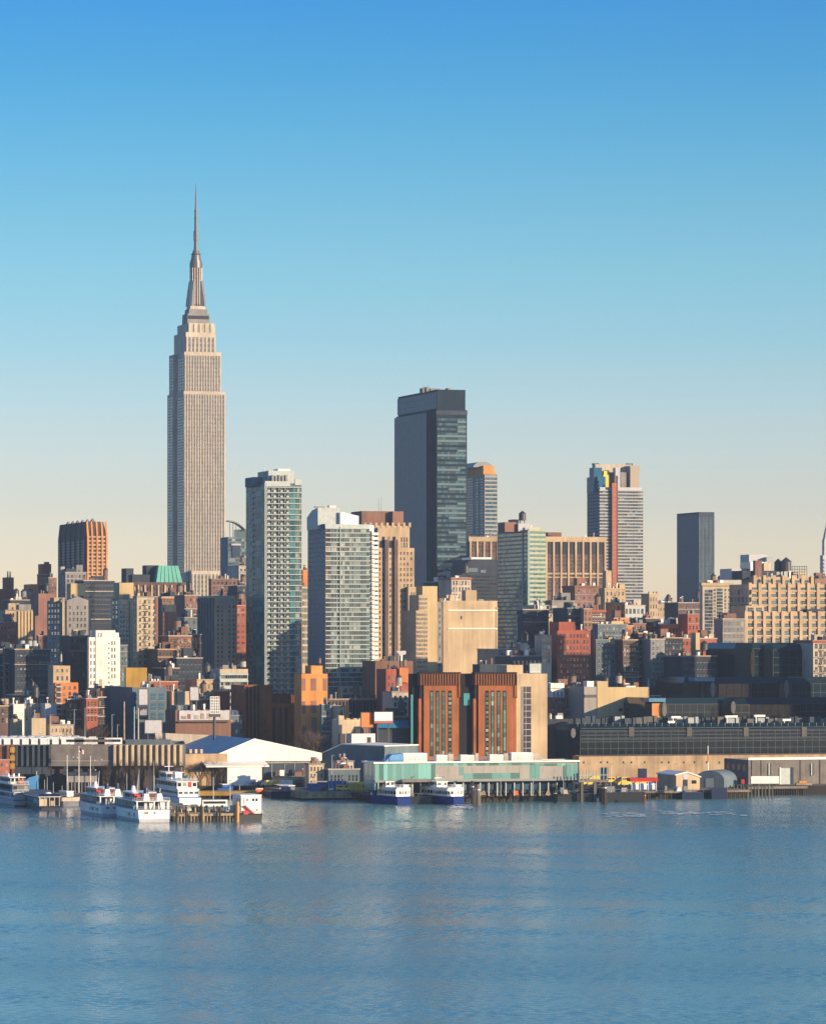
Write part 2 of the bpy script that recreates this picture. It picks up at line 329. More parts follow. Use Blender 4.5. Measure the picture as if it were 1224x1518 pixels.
class B:
    """a building standing on the street grid: xl, xc, xr are the columns of its left edge, near corner and right edge"""
    def __init__(s, name, label, cat, xl, xc, xr, Y, D=25.0, zg=GZ, th=TH, group=None):
        if Y_SHIFT and 1500 < Y < 1760: Y = 1585 + (Y - 1500) * 205 / 260
        s.c, s.s = math.cos(th), math.sin(th); s.th = th
        a = (xc - CX) / F; s.Cx, s.Cy = a * Y, Y; s.zg = zg
        s.W = s.X(xr)
        s.D = D
        if xl is not None and xl < xc:
            al = (xl - CX) / F; s.D = (s.Cx - al * Y) / (s.s + al * s.c)
        s.e = empty(name, (s.Cx, s.Cy, zg), th, label, cat, group)
        s.wins = {}; s.name = name
    def X(s, px, ly=0.0):
        """local x of column px on the plane at local depth ly"""
        a = (px - CX) / F; bx, by = s.Cx - ly * s.s, s.Cy + ly * s.c
        return (a * by - bx) / (s.c - a * s.s)
    def Yl(s, px, lx=0.0):
        """local depth of column px on the side plane at local x"""
        a = (px - CX) / F; bx, by = s.Cx + lx * s.c, s.Cy + lx * s.s
        return (bx - a * by) / (s.s + a * s.c)
    def Z(s, py, lx=0.0, ly=0.0):
        return CAMZ - (py - HY) / F * (s.Cy + lx * s.s + ly * s.c) - s.zg
    def mk(s, mb, name, mats, parent=None, label=None): return mb.build(name, mats, parent or s.e, None, label)
    def body(s, yt, mat, roof='roof_tar', px0=None, px1=None, y0=0.0, y1=None, z0=0.0, name='wall', label=None):
        x0 = 0.0 if px0 is None else s.X(px0, y0); x1 = s.W if px1 is None else s.X(px1, y0)
        y1 = s.D if y1 is None else y1
        mb = MB(); mb.roofbox(x0, x1, y0, y1, z0, s.Z(yt, x0, y0), 0, 1)
        s.top = s.Z(yt, x0, y0)
        return s.mk(mb, name, [mat, roof], None, label)
    def pbox(s, name, px0, px1, py0, py1, mat, y0=-.3, y1=.5, label=None, parent=None):
        x0, x1 = s.X(px0, y0), s.X(px1, y0); mb = MB()
        mb.box(x0, x1, y0, y1, s.Z(py1, x0, y0), s.Z(py0, x0, y0))
        return s.mk(mb, name, mat, parent, label)
    def put(s, part, mesh, x, y, z, rz=0.0):
        s.wins.setdefault(part, []).append((mesh, x, y, z, rz))
    def win(s, px0, px1, py0, py1, nx, ny, wf=.5, hf=.55, glass='pane_dark', frame='frame_grey', style='sash', y0=0.0, part='window', skip=0.0, rnd=None):
        x0, x1 = s.X(px0, y0), s.X(px1, y0); z1, z0 = s.Z(py0, x0, y0), s.Z(py1, x0, y0)
        cw, ch = (x1 - x0) / nx, (z1 - z0) / ny; w, h = round(cw * wf, 2), round(ch * hf, 2)
        me = shared(('w', w, h, glass, frame, style), lambda: win_mesh(w, h, glass, frame, style))
        for j in range(ny):
            for i in range(nx):
                if skip and random.random() < skip: continue
                s.put(part, me, x0 + (i + .5) * cw, y0, z1 - (j + .5) * ch)
    def lwin(s, f0, f1, py0, py1, nx, ny, wf=.5, hf=.55, glass='pane_dark', frame='frame_grey', style='sash', x0=0.0, part='window', D0=0.0, D1=None):
        D1 = s.D if D1 is None else D1; y0, y1 = D0 + f0 * (D1 - D0), D0 + f1 * (D1 - D0)
        z1, z0 = s.Z(py0, x0, y0), s.Z(py1, x0, y0); cw, ch = (y1 - y0) / nx, (z1 - z0) / ny; w, h = round(cw * wf, 2), round(ch * hf, 2)
        me = shared(('w', w, h, glass, frame, style), lambda: win_mesh(w, h, glass, frame, style))
        for j in range(ny):
            for i in range(nx): s.put(part, me, x0, y0 + (i + .5) * cw, z1 - (j + .5) * ch, -math.pi / 2)
    def bands(s, px0, px1, py0, py1, n_, hf, nm, glass, frame, y0=0.0, part='window_band', rim=0.0):
        x0, x1 = s.X(px0, y0), s.X(px1, y0); z1, z0 = s.Z(py0, x0, y0), s.Z(py1, x0, y0); ch = (z1 - z0) / n_
        w, h = round(x1 - x0, 2), round(ch * hf, 2)
        me = shared(('b', w, h, nm, glass, frame, rim), lambda: band_mesh(w, h, nm, glass, frame, rim))
        for j in range(n_): s.put(part, me, (x0 + x1) / 2, y0, z1 - (j + .5) * ch)
    def lbands(s, f0, f1, py0, py1, n_, hf, nm, glass, frame, x0=0.0, part='window_band', rim=0.0):
        y0, y1 = f0 * s.D, f1 * s.D; z1, z0 = s.Z(py0, x0, 0), s.Z(py1, x0, 0); ch = (z1 - z0) / n_
        w, h = round(y1 - y0, 2), round(ch * hf, 2)
        me = shared(('b', w, h, nm, glass, frame, rim), lambda: band_mesh(w, h, nm, glass, frame, rim))
        for j in range(n_): s.put(part, me, x0, (y0 + y1) / 2, z1 - (j + .5) * ch, -math.pi / 2)
    def slabs(s, px0, px1, py0, py1, n_, t, mat, y0=-.25, y1=.3, part='floor_slab', left=False, side=.25):
        """floor edges: thin courses wrapping the front (and the left side)"""
        x0, x1 = s.X(px0), s.X(px1); z1, z0 = s.Z(py0, x0), s.Z(py1, x0)
        def make():
            mb = MB()
            if left: mb.prism([(x0 - side, y0), (x1, y0), (x1, y1), (x0 + .3, y1), (x0 + .3, s.D), (x0 - side, s.D)], -t / 2, t / 2)
            else: mb.box(x0, x1, y0, y1, -t / 2, t / 2)
            return mb.mesh(part, [mat])
        me = make()
        for j in range(n_ + 1): s.put(part, me, 0, 0, z1 - (z1 - z0) * j / n_)
    def piers(s, px0, px1, py0, py1, n_, wm, mat, y0=-.5, y1=.2, part='pier'):
        x0, x1 = s.X(px0), s.X(px1); z1, z0 = s.Z(py0, x0), s.Z(py1, x0)
        mb = MB(); mb.box(-wm / 2, wm / 2, y0, y1, 0, z1 - z0); me = mb.mesh(part, [mat])
        for k in range(n_): s.put(part, me, x0 + (x1 - x0) * k / max(1, n_ - 1), 0, z0)
    def tank(s, px, py0, py1, wpx, mat='tank_wood', ly=6.0, name='water_tank'):
        """rooftop water tank: barrel, conical lid and legs"""
        x = s.X(px, ly); z1, z0 = s.Z(py0, x, ly), s.Z(py1, x, ly); r = wpx / 2 / F * s.Cy; h = z1 - z0
        mb = MB(); mb.cyl(x, ly, z0 + h * .3, z0 + h * .78, r, r * .96, 12, 0); mb.cyl(x, ly, z0 + h * .78 + .01, z1, r * 1.08, .08, 12, 1)
        for a in range(4):
            t = a * math.pi / 2 + .5; mb.bar((x + r * .75 * math.cos(t), ly + r * .75 * math.sin(t), z0 - 1), (x + r * .75 * math.cos(t), ly + r * .75 * math.sin(t), z0 + h * .3), .18, 1)
        return s.mk(mb, name, [mat, 'dark_metal'])
    def box(s, name, px0, px1, py0, mat, ly=3.0, d=8.0, z0=None, roof='roof_tar', label=None):
        """a roof block: bulkhead, plant room, penthouse"""
        x0, x1 = s.X(px0, ly), s.X(px1, ly); z1 = s.Z(py0, x0, ly); z0 = s.top - 1.0 if z0 is None else z0
        mb = MB(); mb.roofbox(x0, x1, ly, ly + d, min(z0, z1 - .5), z1, 0, 1, .3, .25)
        return s.mk(mb, name, [mat, roof], None, label)
    def clutter(s, n_, seed, px0=None, px1=None, mats=('grey_stone', 'dark_grey', 'brown_brick', 'white_metal'), hm=3.0):
        """vents, hatches and flues on the roof"""
        rg = random.Random(seed); x0 = 1.0 if px0 is None else s.X(px0); x1 = s.W - 1.0 if px1 is None else s.X(px1)
        for k in range(n_):
            w, d, h = rg.uniform(.8, 3.0), rg.uniform(.8, 3.0), rg.uniform(.8, hm); w = min(w, (x1 - x0) * .5)
            x = rg.uniform(x0, max(x0 + .1, x1 - w)); y = rg.uniform(.8, max(.9, min(s.D - d - .5, 10)))
            mb = MB(); t = rg.random()
            if t < .55: mb.box(x, x + w, y, y + d, s.top - .95, s.top + h * .8); nm_ = 'roof_hatch'
            elif t < .8: mb.cyl(x, y, s.top - .95, s.top + h, .3, n=8); mb.cyl(x, y, s.top + h, s.top + h + .5, .5, n=8); nm_ = 'roof_vent'
            else: mb.box(x, x + .7, y, y + .9, s.top - .95, s.top + h * 1.2); nm_ = 'chimney'
            s.mk(mb, nm_, rg.choice(mats))
    def mast(s, px, py0, r=.15, ly=5.0, mat='dark_metal', name='antenna'):
        x = s.X(px, ly); mb = MB(); mb.bar((x, ly, s.top - 1), (x, ly, s.Z(py0, x, ly)), r, r1=r * .5); return s.mk(mb, name, mat)
    def done(s, cap=100):
        for part, L in s.wins.items():
            for me, x, y, z, rz in L[:cap]:
                o = bpy.data.objects.new(part, me); COL.objects.link(o); o.parent = s.e; o.location = (x, y, z); o.rotation_euler = (0, 0, rz)
            if len(L) > cap:
                mb = MB(); names = []
                for me, x, y, z, rz in L[cap:]:
                    c, q = round(math.cos(rz)), round(math.sin(rz)); k = len(mb.v)
                    ix = []
                    for mt in me.materials:
                        if mt.name not in names: names.append(mt.name)
                        ix.append(names.index(mt.name))
                    mb.v += [(x + v.co.x * c - v.co.y * q, y + v.co.x * q + v.co.y * c, z + v.co.z) for v in me.vertices]
                    for po in me.polygons: mb.f.append(tuple(k + i for i in po.vertices)); mb.m.append(ix[po.material_index])
                o = mb.build(part, names, s.e); o['kind'] = 'stuff'
        return s
def trim(b, mat, fw, py0, py1, seed, cornice):
    """copings, string courses, corner strips, escapes, tanks and bulkheads that tell one block from the next"""
    rg = random.Random(seed); z1, z0 = b.Z(py0), b.Z(py1); ch = (z1 - z0) / fw[1]; W, D = b.W, b.D
    light = rg.choice(['concrete', 'pale_stone', 'grey_stone', 'tan_stone']) if mat not in ('cream', 'pale_stone', 'white_brick') else 'grey_stone'
    if not cornice:
        mb = MB(); t = b.top; mb.prism([(-.25, -.25), (W + .25, -.25), (W + .25, -.003), (-.003, -.003), (-.003, D), (-.25, D)], t - .45, t + .05); b.mk(mb, 'coping', light)
    if fw[1] > 2 and rg.random() < .75:
        for j in {rg.choice((1, 2)), fw[1] - 1}:
            z = z1 - ch * j; mb = MB(); mb.box(-.16, W + .16, -.16, -.003, z - .2, z + .18); b.mk(mb, 'string_course', light)
    if fw[1] > 3 and W > 8 and rg.random() < .5:                   # fire escape: landings and a zigzag of ladders
        x = W * rg.uniform(.2, .7); mb = MB()
        for j in range(1, fw[1]):
            z = z1 - ch * j - .2; mb.box(x, x + 2.6, -1.1, -.02, z - .08, z); mb.bar((x, -1.05, z + .9), (x + 2.6, -1.05, z + .9), .06)
            mb.bar((x + (.2 if j % 2 else 2.4), -.6, z), (x + (2.4 if j % 2 else .2), -.6, z + ch), .09)
        b.mk(mb, 'fire_escape', 'dark_metal')
    if W > 7 and D > 9:
        k = rg.random(); s_ = b.Cy / F
        if k < .45:
            px = CX + (b.Cx + W * rg.uniform(.25, .75) * b.c) / b.Cy * F; w = rg.uniform(2.6, 3.8) / s_; py = HY + (CAMZ - b.zg - b.top) / s_; b.tank(px, py - rg.uniform(6.5, 8.5) / s_, py, w, rg.choice(['tank_wood', 'tank_wood', 'dark_metal', 'concrete']), min(6, D * .5))
        if k > .3:
            w = min(W * .4, rg.uniform(3, 7)); x = rg.uniform(.6, W - w - .6); y = min(rg.uniform(2, 7), D - 5); h = rg.uniform(2.2, 4.5); mb = MB(); mb.roofbox(x, x + w, y, y + 4, b.top - .95, b.top + h, 0, 1, .3, .25); mb.box(x + w * .3, x + w * .3 + .9, y - .06, y + .1, b.top - .9, b.top + 1.3, 2); b.mk(mb, 'bulkhead', [rg.choice([mat, mat, light, 'brown_brick']), 'roof_tar', 'dark_metal'])
    if fw[0] > 3 and rg.random() < .6:                            # air conditioners in some windows
        cw = W / fw[0]
        for q in range(min(8, fw[0] * fw[1] // 5)):
            i, j = rg.randrange(fw[0]), rg.randrange(fw[1]); mb = MB(); x = cw * (i + .5); z = z1 - ch * (j + .72); mb.box(x - .4, x + .4, -.55, -.12, z - .3, z + .25); b.mk(mb, 'air_conditioner', 'slab_grey')
def bld(name, label, cat, xl, xc, xr, yt, yb, Y, mat, fw=None, lw=None, roof='roof_tar', D=22.0, clut=3, glass='pane_dark', frame='frame_grey', style='sash',
        cornice=None, pad=3.0, group=None, seed=None, fin=True, m=None):
    """an ordinary block: walls, cornice, windows on both faces in view, things on the roof"""
    b = B(name, label, cat, xl, xc, xr, Y, D, group=group); b.body(yt, mat, roof)
    if fw:
        g = m if m is not None else (xr - xc) * .04
        b.win(xc + g, xr - g, yt + pad, yb, fw[0], fw[1], *(fw[2:] if len(fw) > 2 else (.45, .55)), glass=glass, frame=frame, style=style)
    if lw and b.D > 1: b.lwin(.05, .95, yt + pad, yb, lw[0], lw[1], *(lw[2:] if len(lw) > 2 else (.45, .55)), glass=glass, frame=frame, style=style)
    if cornice:
        mb = MB(); z = b.top; mb.prism([(-.45, -.45), (b.W + .45, -.45), (b.W + .45, -.003), (-.003, -.003), (-.003, b.D), (-.45, b.D)], z - 1.1, z - .15); b.mk(mb, 'cornice', cornice)
    b.clutter(clut + (3 if cat == 'building' and clut else 0), seed if seed is not None else int(xc * 7 + yt))
    if cat == 'building' and fw: trim(b, mat, fw, yt + pad, yb, int(xc * 3 + yt), cornice)
    return b.done() if fin else b
# ------------------------------------------------------------------ the stone skyscraper with the spire
def skyscraper():
    b = B('skyscraper', 'tallest limestone skyscraper with stepped crown and needle spire', 'skyscraper', 248, 272.4, 335, 3500)
    W, D = b.W, b.D; z = lambda py, y=0: b.Z(py, 0, y)
    def tier(px0, px1, pyt, y0, y1, z0, nm='wall', pitch=None):
        mb = MB(); x0, x1 = b.X(px0, y0), b.X(px1, y0); zt = b.Z(pyt, x0, y0)
        mb.roofbox(x0, x1, y0, y1, z0, zt, 0, 1, 1.2, .8); b.mk(mb, nm, ['limestone', 'roof_tar']); return x0, x1, zt
    # low blocks standing before the shaft, then the shaft itself with a deep slot down its north side
    y_in = 2.0
    x0, x1, zb = tier(284, 331, 846, -9, -.05, 0, 'lower_block')
    zs = z(580)
    mb = MB(); sl0, sl1 = D * .40, D * .64
    mb.prism([(0, 0), (W - .6, 0), (W - .6, D), (0, D), (0, sl1), (4.5, sl1), (4.5, sl0), (0, sl0)], 0, zs, 0)
    b.mk(mb, 'wall', 'limestone')
    u0, u1, zu = 0.6, b.X(328), z(521)
    mb = MB(); mb.prism([(u0, .8), (u1, .8), (u1, D - 5), (u0 - .2, D - 5), (u0 - .2, sl1), (5.0, sl1), (5.0, sl0), (u0, sl0)], zs, zu, 0); b.mk(mb, 'upper_wall', 'limestone')
    # columns of windows between stone piers, each with a bright steel mullion
    def strips(xa, xb, za, zb_, n_, y, wf=.42):
        c = (xb - xa) / n_; w = c * wf; H = zb_ - za; fl = max(3, int(H / 3.7))
        mb = MB()
        for k in range(fl):
            zz = k * H / fl
            mb.box(-w / 2, w / 2, -.04, .25, zz + .05, zz + H / fl * .60, 0); mb.box(-w / 2, w / 2, -.02, .2, zz + H / fl * .62, zz + H / fl - .02, 2)
        mb.box(w / 2, w / 2 + .24, -.3, .2, 0, H, 1); mb.box(-.12, .12, -.25, .2, 0, H, 1)
        me = mb.mesh('window_strip', ['pane_plum', 'mast_light', 'grey_stone'])
        for k in range(n_): b.put('window_strip', me, xa + (k + .5) * c, y, za)
        mb = MB(); mb.box(-c * .16, c * .16, -.6, .2, 0, H); me = mb.mesh('stone_pier', ['limestone'])
        for k in range(n_ + 1): b.put('stone_pier', me, xa + k * c, y, za)
    strips(1.0, W - 1.6, zb * .0 + z(880), zs - 2.2, 15, 0, .44); strips(u0 + 1, u1 - 1, zs + .5, zu - 3, 13, .8, .44)
    strips(x0 + 1.2, x1 - 1.2, z(885), zb - 3, 8, -9)
    # rows of windows up both wings of the north side
    for (f0, f1, py0, py1, nx, ny, xx) in ((.03, .38, 588, 850, 3, 62, 0), (.66, .97, 588, 850, 3, 62, 0), (.05, .38, 530, 578, 3, 11, u0), (.66, .88, 530, 578, 2, 11, u0 - .2)):
        b.lwin(f0, f1, py0, py1, nx, ny, .45, .5, 'pane_plum', 'steel', 'plain', x0=xx)
    # crown: stepped setbacks with tall piers
    cy0, cy1 = 5.0, D - 12
    c0, c1, zc = tier(275.5, 319.5, 492, cy0, cy1, zu, 'crown'); strips(c0 + 1, c1 - 1, zu + .5, zc - 4, 7, cy0, .4)
    d0, d1, zd = tier(278.5, 318.6, 478.5, cy0 + 2, cy1 - 3, zc, 'crown_step')
    mb = MB()
    for k in range(5):
        xx = d0 + (d1 - d0) * (k + .12) / 5; mb.box(xx, xx + (d1 - d0) * .12, cy0 + 1.2, cy0 + 2.3, zc - 3, zd - .4)
    b.mk(mb, 'crown_buttress', 'limestone')
    for k in range(4):
        xx = d0 + (d1 - d0) * (k + .30) / 5; mb = MB(); mb.box(xx, xx + (d1 - d0) * .10, cy0 + 1.7, cy0 + 2.2, zc + .5, zd - 1.5); b.mk(mb, 'crown_gap_shade', 'pane_plum')  # dark boxes colour in the shade of the gaps between buttresses
    mx, my = (d0 + d1) / 2, (cy0 + cy1) / 2
    s_ = F / (b.Cy + mx * b.s + my * b.c); zz = lambda py: CAMZ - (py - HY) / s_ - b.zg; hw = lambda px: px / 2 / s_
    def sq(name, wpx, py0, py1, mat, w2=None, k=1.0):
        h, h2 = hw(wpx), hw(w2 or wpx); mb = MB()
        mb.prism([(mx - h, my - h * k), (mx + h, my - h * k), (mx + h, my + h * k), (mx - h, my + h * k)], zz(py1), zz(py0), 0, [(mx - h2, my - h2 * k), (mx + h2, my - h2 * k), (mx + h2, my + h2 * k), (mx - h2, my + h2 * k)])
        return b.mk(mb, name, mat)
    sq('deck_base', 34, 466, 481, 'grey_stone', 33); sq('deck_step', 28, 459, 466, 'grey_stone', 27); sq('deck_cap', 24, 454, 459, 'limestone', 22); sq('deck_window', 31, 469, 474, 'pane_plum', 31, 1.12)
    # mooring mast: fluted shaft with four winged buttresses, round lantern above
    mb = MB(); mb.cyl(mx, my, zz(454), zz(396), hw(17.5), hw(17), 16, 0); b.mk(mb, 'mast_shaft', 'dark_grey')
    mb = MB()
    for k in range(16):
        t = 2 * math.pi * k / 16; r = hw(18.0); mb.box(mx + r * math.cos(t) - .25, mx + r * math.cos(t) + .25, my + r * math.sin(t) - .25, my + r * math.sin(t) + .25, zz(452), zz(397))
    b.mk(mb, 'mast_rib', 'bright_steel')
    for k in range(4):
        t = math.pi / 4 + k * math.pi / 2; ct, st = math.cos(t), math.sin(t); mb = MB(); q = 1.5
        prof = [(hw(13), zz(454)), (hw(33), zz(454)), (hw(31), zz(446)), (hw(26), zz(430)), (hw(22), zz(418)), (hw(13), zz(413))]
        a = [(mx + r * ct - q * st, my + r * st + q * ct, h) for r, h in prof]; c_ = [(mx + r * ct + q * st, my + r * st - q * ct, h) for r, h in prof]
        mb.face(a); mb.face(list(reversed(c_)))
        for i in range(len(prof)): j = (i + 1) % len(prof); mb.face([a[j], a[i], c_[i], c_[j]])
        b.mk(mb, 'mast_wing', 'mast_light')
    mb = MB()
    for r0, r1, p0, p1 in ((19, 19, 389, 397), (17, 17.5, 386, 389), (13, 15.5, 378, 386), (15.5, 13, 376.5, 378), (9, 12, 371, 376.5)): mb.cyl(mx, my, zz(p1), zz(p0), hw(r1), hw(r0), 16)
    b.mk(mb, 'lantern', 'mast_metal')
    mb = MB()
    for r0, r1, p0, p1 in ((5.6, 7.0, 357, 371), (7.2, 7.2, 342, 357), (4.6, 5.2, 325, 342), (5.4, 5.4, 322, 325), (4.2, 4.6, 314, 322), (5.2, 5.2, 311, 314), (2.4, 3.0, 292, 311), (.7, 2.2, 271, 292)): mb.cyl(mx, my, zz(p1), zz(p0), hw(r1), hw(r0), 8)
    b.mk(mb, 'antenna', 'mast_metal')
    b.done()
skyscraper()

# ------------------------------------------------------------------ tall towers behind
def finned_tower():
    b = B('office_tower', 'dark tower with orange lit fins flaring to a pointed crown at far left', 'tower', 86, 129, 159, 2600)
    zt, zk = b.Z(773), b.Z(796); W, D = b.W, b.D; mb = MB(); i = 2.2
    mb.box(0, W, 0, D, 0, zk); mb.prism([(0, 0), (W, 0), (W, D), (0, D)], zk, zt, 0, [(i * .3, i), (W - i, i), (W - i, D - i), (i * .3, D - i)]); b.mk(mb, 'wall', 'dark_brick')
    for k in range(5):
        x = W * k / 4 if k else .5; x = min(x, W - .5)
        mb = MB(); mb.extrude_x([(-.8, 0), (.3, 0), (.3, zk), (i + .3, zt), (i * .9, zt), (-.8, zk)], x - .55, x + .55); b.mk(mb, 'fin', 'orange_stone')
    b.win(130, 158.4, 799, 860, 4, 11, .55, .5, 'pane_dark', 'orange_stone', 'sash')
    for k in range(11):
        z_ = zk - (zk - b.Z(860)) * k / 11; mb = MB(); mb.box(0.9, W - .9, -.3, .2, z_ - .5, z_ + .6); b.mk(mb, 'spandrel', 'tan_stone')
    for k in range(6):
        y = D * (k + .3) / 6; mb = MB(); mb.extrude_y([(-.8, 0), (.2, 0), (.2, zk), (i * .3 + .2, zt), (i * .25 - .4, zt), (-.8, zk)], y, y + 1.4); b.mk(mb, 'fin', 'copper_panel' if k < 2 else 'dark_brick')
    b.lbands(.02, .98, 800, 860, 14, .6, 12, 'curtain_blue', 'frame_dark')
    mb = MB()
    for k in range(6): mb.cyl(W * .4, D * (k + .5) / 6, zt, zt + 2.2, 2.0, .3, 6)
    b.mk(mb, 'roof_crest', 'grey_stone'); b.done()
finned_tower()

def slab_tower():
    b = B('office_tower', 'tall dark glass slab tower with banded west face and inset top storey', 'tower', 587, 647, 692, 2550)
    W, D = b.W, b.D; zt, zs = b.Z(577), b.Z(607)
    mb = MB(); mb.roofbox(-.0, W, 0, D, 0, zs, 0, 1); b.mk(mb, 'wall', ['navy_deep', 'roof_tar'])
    mb = MB(); mb.roofbox(.6, W - .8, .8, D - 2.5, zs - .9, zt, 0, 1); b.mk(mb, 'top_storey', ['navy_deep', 'roof_tar']); b.top = zt
    # smooth north curtain wall, standing a little proud, then a dark folded recess up to the corner
    n_ = 56; py0, py1 = 609, 870
    mb = MB(); mb.box(-1.2, -.002, D * .20, D, 0, zs - 1); b.mk(mb, 'north_frame', 'frame_dark')
    b.lbands(.205, .995, py0, py1, n_, .93, 24, 'curtain_blue', 'frame_dark', x0=-1.2, part='glass_band')
    mb = MB()
    for k in range(3): mb.box(-.5 - .25 * (k % 2), -.002, D * (.03 + .055 * k), D * (.03 + .055 * k) + 2.0, 0, zs)
    b.mk(mb, 'corner_pier', 'navy_deep')
    # west face: alternating dark and pale strips, some floors with lowered blinds
    N = 35
    b.bands(648, 690.5, 618, 868, N, .50, 14, 'pane_grey', 'frame_dark')
    x0, x1 = b.X(648), b.X(690.5); rg = random.Random(3)
    for j in range(N):
        if rg.random() < .62:
            z_ = b.Z(618) - (b.Z(618) - b.Z(868)) * (j + .97) / N; f0 = rg.choice((0, 0, 0, .4, .7)); f1 = rg.choice((1, 1, .8)) if f0 == 0 else 1
            mb = MB(); mb.box(x0 + (x1 - x0) * f0, x0 + (x1 - x0) * f1, -.10, .2, z_ - .6, z_ + .7); b.mk(mb, 'spandrel', 'glass_spandrel')
    b.lbands(.02, .99, 580, 605, 3, .96, 20, 'curtain_blue', 'frame_dark', x0=.6)
    mb = MB(); mb.box(-.3, W + .2, -.25, -.003, zs - 3.2, zs - .5); b.mk(mb, 'cornice', 'dark_grey')
    for px0, px1, py in ((626, 629, 575), (632, 636, 573.5), (638, 652, 575.5), (664, 668, 575)): b.box('bulkhead', px0, px1, py, 'grey_stone', 20, 6)
    b.mast(627, 571, ly=16); b.mast(634, 570, ly=14)
    b.box('plant_room', 664, 690, 862, 'grey_stone', -12, 10, 0)
    b.done()
slab_tower()

def domed_tower():
    b = B('apartment_tower', 'slender tower with stepped curved roof just behind the dark slab tower', 'tower', 684, 718, 737, 3000)
    b.body(703, 'grey_stone'); W, D = b.W, b.D; zt = b.top
    b.bands(719, 736.6, 708, 795, 15, .66, 6, 'pane_grey', 'slab_grey'); b.slabs(718, 737, 706, 797, 15, .8, 'slab_grey')
    b.lwin(.02, .42, 708, 800, 2, 22, .4, .4, 'pane_grey', 'grey_stone', 'plain'); b.lwin(.5, .98, 700, 800, 5, 26, .6, .55, 'pane_plum', 'pink_brick', 'sash')
    mb = MB(); mb.box(-.2, W * .8, 2, D * .8, zt - 1, b.Z(690)); b.mk(mb, 'setback', 'orange_stone')
    mb = MB(); mb.box(W * .8, W - .2, 3, D * .5, zt - 1, b.Z(698)); b.mk(mb, 'setback', 'orange_stone')
    h0, h1 = b.Z(692), b.Z(683.5); mb = MB()
    mb.extrude_y([(-6 + (W + 5) * (.5 - .5 * math.cos(math.pi * k / 8)), h0 + (h1 - h0) * math.sin(math.pi * k / 8)) for k in range(8, -1, -1)], D * .15, D * .7); b.mk(mb, 'roof', 'frame_grey')
    b.done()
domed_tower()

def pier_block(label, xl, xc, xr, yt, yb, Y, n_, tall):
    b = B('office_block', label, 'office block', xl, xc, xr, Y, D=30); b.body(yt, 'dusk_brown'); W = b.W; z1 = b.top
    mb = MB(); mb.prism([(-.8, -.8), (W + .4, -.8), (W + .4, -.003), (-.003, -.003), (-.003, b.D), (-.8, b.D)], z1 - 3.0, z1 + .2); b.mk(mb, 'cornice', 'tan_stone')
    b.piers(xc + .8, xr - .8, yt + 4, yb, n_, 1.15, 'tan_stone', -.9, .2)
    for k in range(n_ - 1):
        xa, xb = xc + .8 + (xr - xc - 1.6) * k / (n_ - 1), xc + .8 + (xr - xc - 1.6) * (k + 1) / (n_ - 1)
        if tall: b.win(xa + 1.4, xb - 1.4, yt + 5, yt + 26, 2, 1, .8, .98, 'curtain_black', 'frame_dark', 'plain')
        b.win(xa + 1.4, xb - 1.4, yt + (28 if tall else 5), yb, 3, int((yb - yt) / 7), .62, .6, 'pane_plum', 'dusk_brown', 'plain')
    if tall:
        b.pbox('sill_course', xc + 1, xr - 1, 849, 851.5, 'tan_stone', -.5); b.pbox('sill_course', xc + 1, xr - 1, 855, 856.5, 'tan_stone', -.45)
        b.box('plant_room', 812, 832, 789, 'brown_brick', 8, 14)
    b.clutter(3, 5); return b.done()
pier_block('brown office block with a row of tall cream stone piers beside the green glass tower', None, 808.5, 897, 796, 900, 2500, 9, True)
pier_block('narrow brown block with cream piers seen between slab tower and green glass tower', 690, 696, 738, 796, 832, 2720, 5, False)

def hoist_tower():
    b = B('unfinished_tower', 'unfinished tower striped by white floor edges with an orange hoist up its front', 'tower', 870, 888, 953, 2700)
    b.body(727, 'dark_grey'); W, D = b.W, b.D; zt = b.top
    N = 35
    b.bands(889, 953, 728, 892, N, .64, 16, 'pane_blue', 'frame_grey'); b.slabs(888, 953, 727, 893, N, .8, 'slab_edge', -.5)
    b.lbands(.02, .98, 712, 890, N, .7, 10, 'curtain_blue', 'frame_dark'); b.pbox('parapet', 889, 951, 722, 727.5, 'lilac_grey', 1.0, 1.6)
    mb = MB(); mb.box(-.2, 5.5, 3, D, zt - 1, b.Z(706)); b.mk(mb, 'glass_shoulder', 'curtain_blue')
    b.box('core_wall', 882, 936, 688, 'pale_stone', 14, 6, zt - 1)
    b.box('glass_shaft', 880, 892, 693, 'curtain_blue', 5, 9); b.box('glass_shaft', 934, 947.5, 690, 'pane_dark', 5, 9); b.box('lift_shaft', 912, 919, 693, 'lilac_grey', 4, 5); b.box('lift_shaft', 920, 928, 700, 'grey_stone', 6, 5)
    b.box('scaffold_net', 895, 902, 698, 'safety_yellow', 9, 3); b.box('scaffold_net', 894, 902, 704, 'yellow_paint', 7, 2); b.box('shutter_stack', 903, 913, 700, 'brown_brick', 8, 4)
    b.box('crane_platform', 880, 888, 686.5, 'dark_metal', 18, 4, b.Z(687.6)); b.box('crane_platform', 930, 938, 686.8, 'dark_metal', 18, 4, b.Z(687.8))
    mb = MB(); x0, x1 = b.X(907.5, -2.4), b.X(914, -2.4); mb.box(x0, x1, -2.6, -.6, 0, b.Z(716)); h = b.mk(mb, 'hoist', 'hoist_red')
    mb = MB(); mb.box(x0 - .5, x0 - .02, -2.9, -.6, 0, b.Z(716)); mb.box(x1 + .02, x1 + .6, -2.9, -.6, 0, b.Z(705))
    k = 0
    while k < b.Z(718): mb.box(x0, x1, -2.75, -2.61, k, k + .25); k += 3.2
    mb.build('rail', 'brown_brick', h); b.clutter(4, 2); b.done()
hoist_tower()

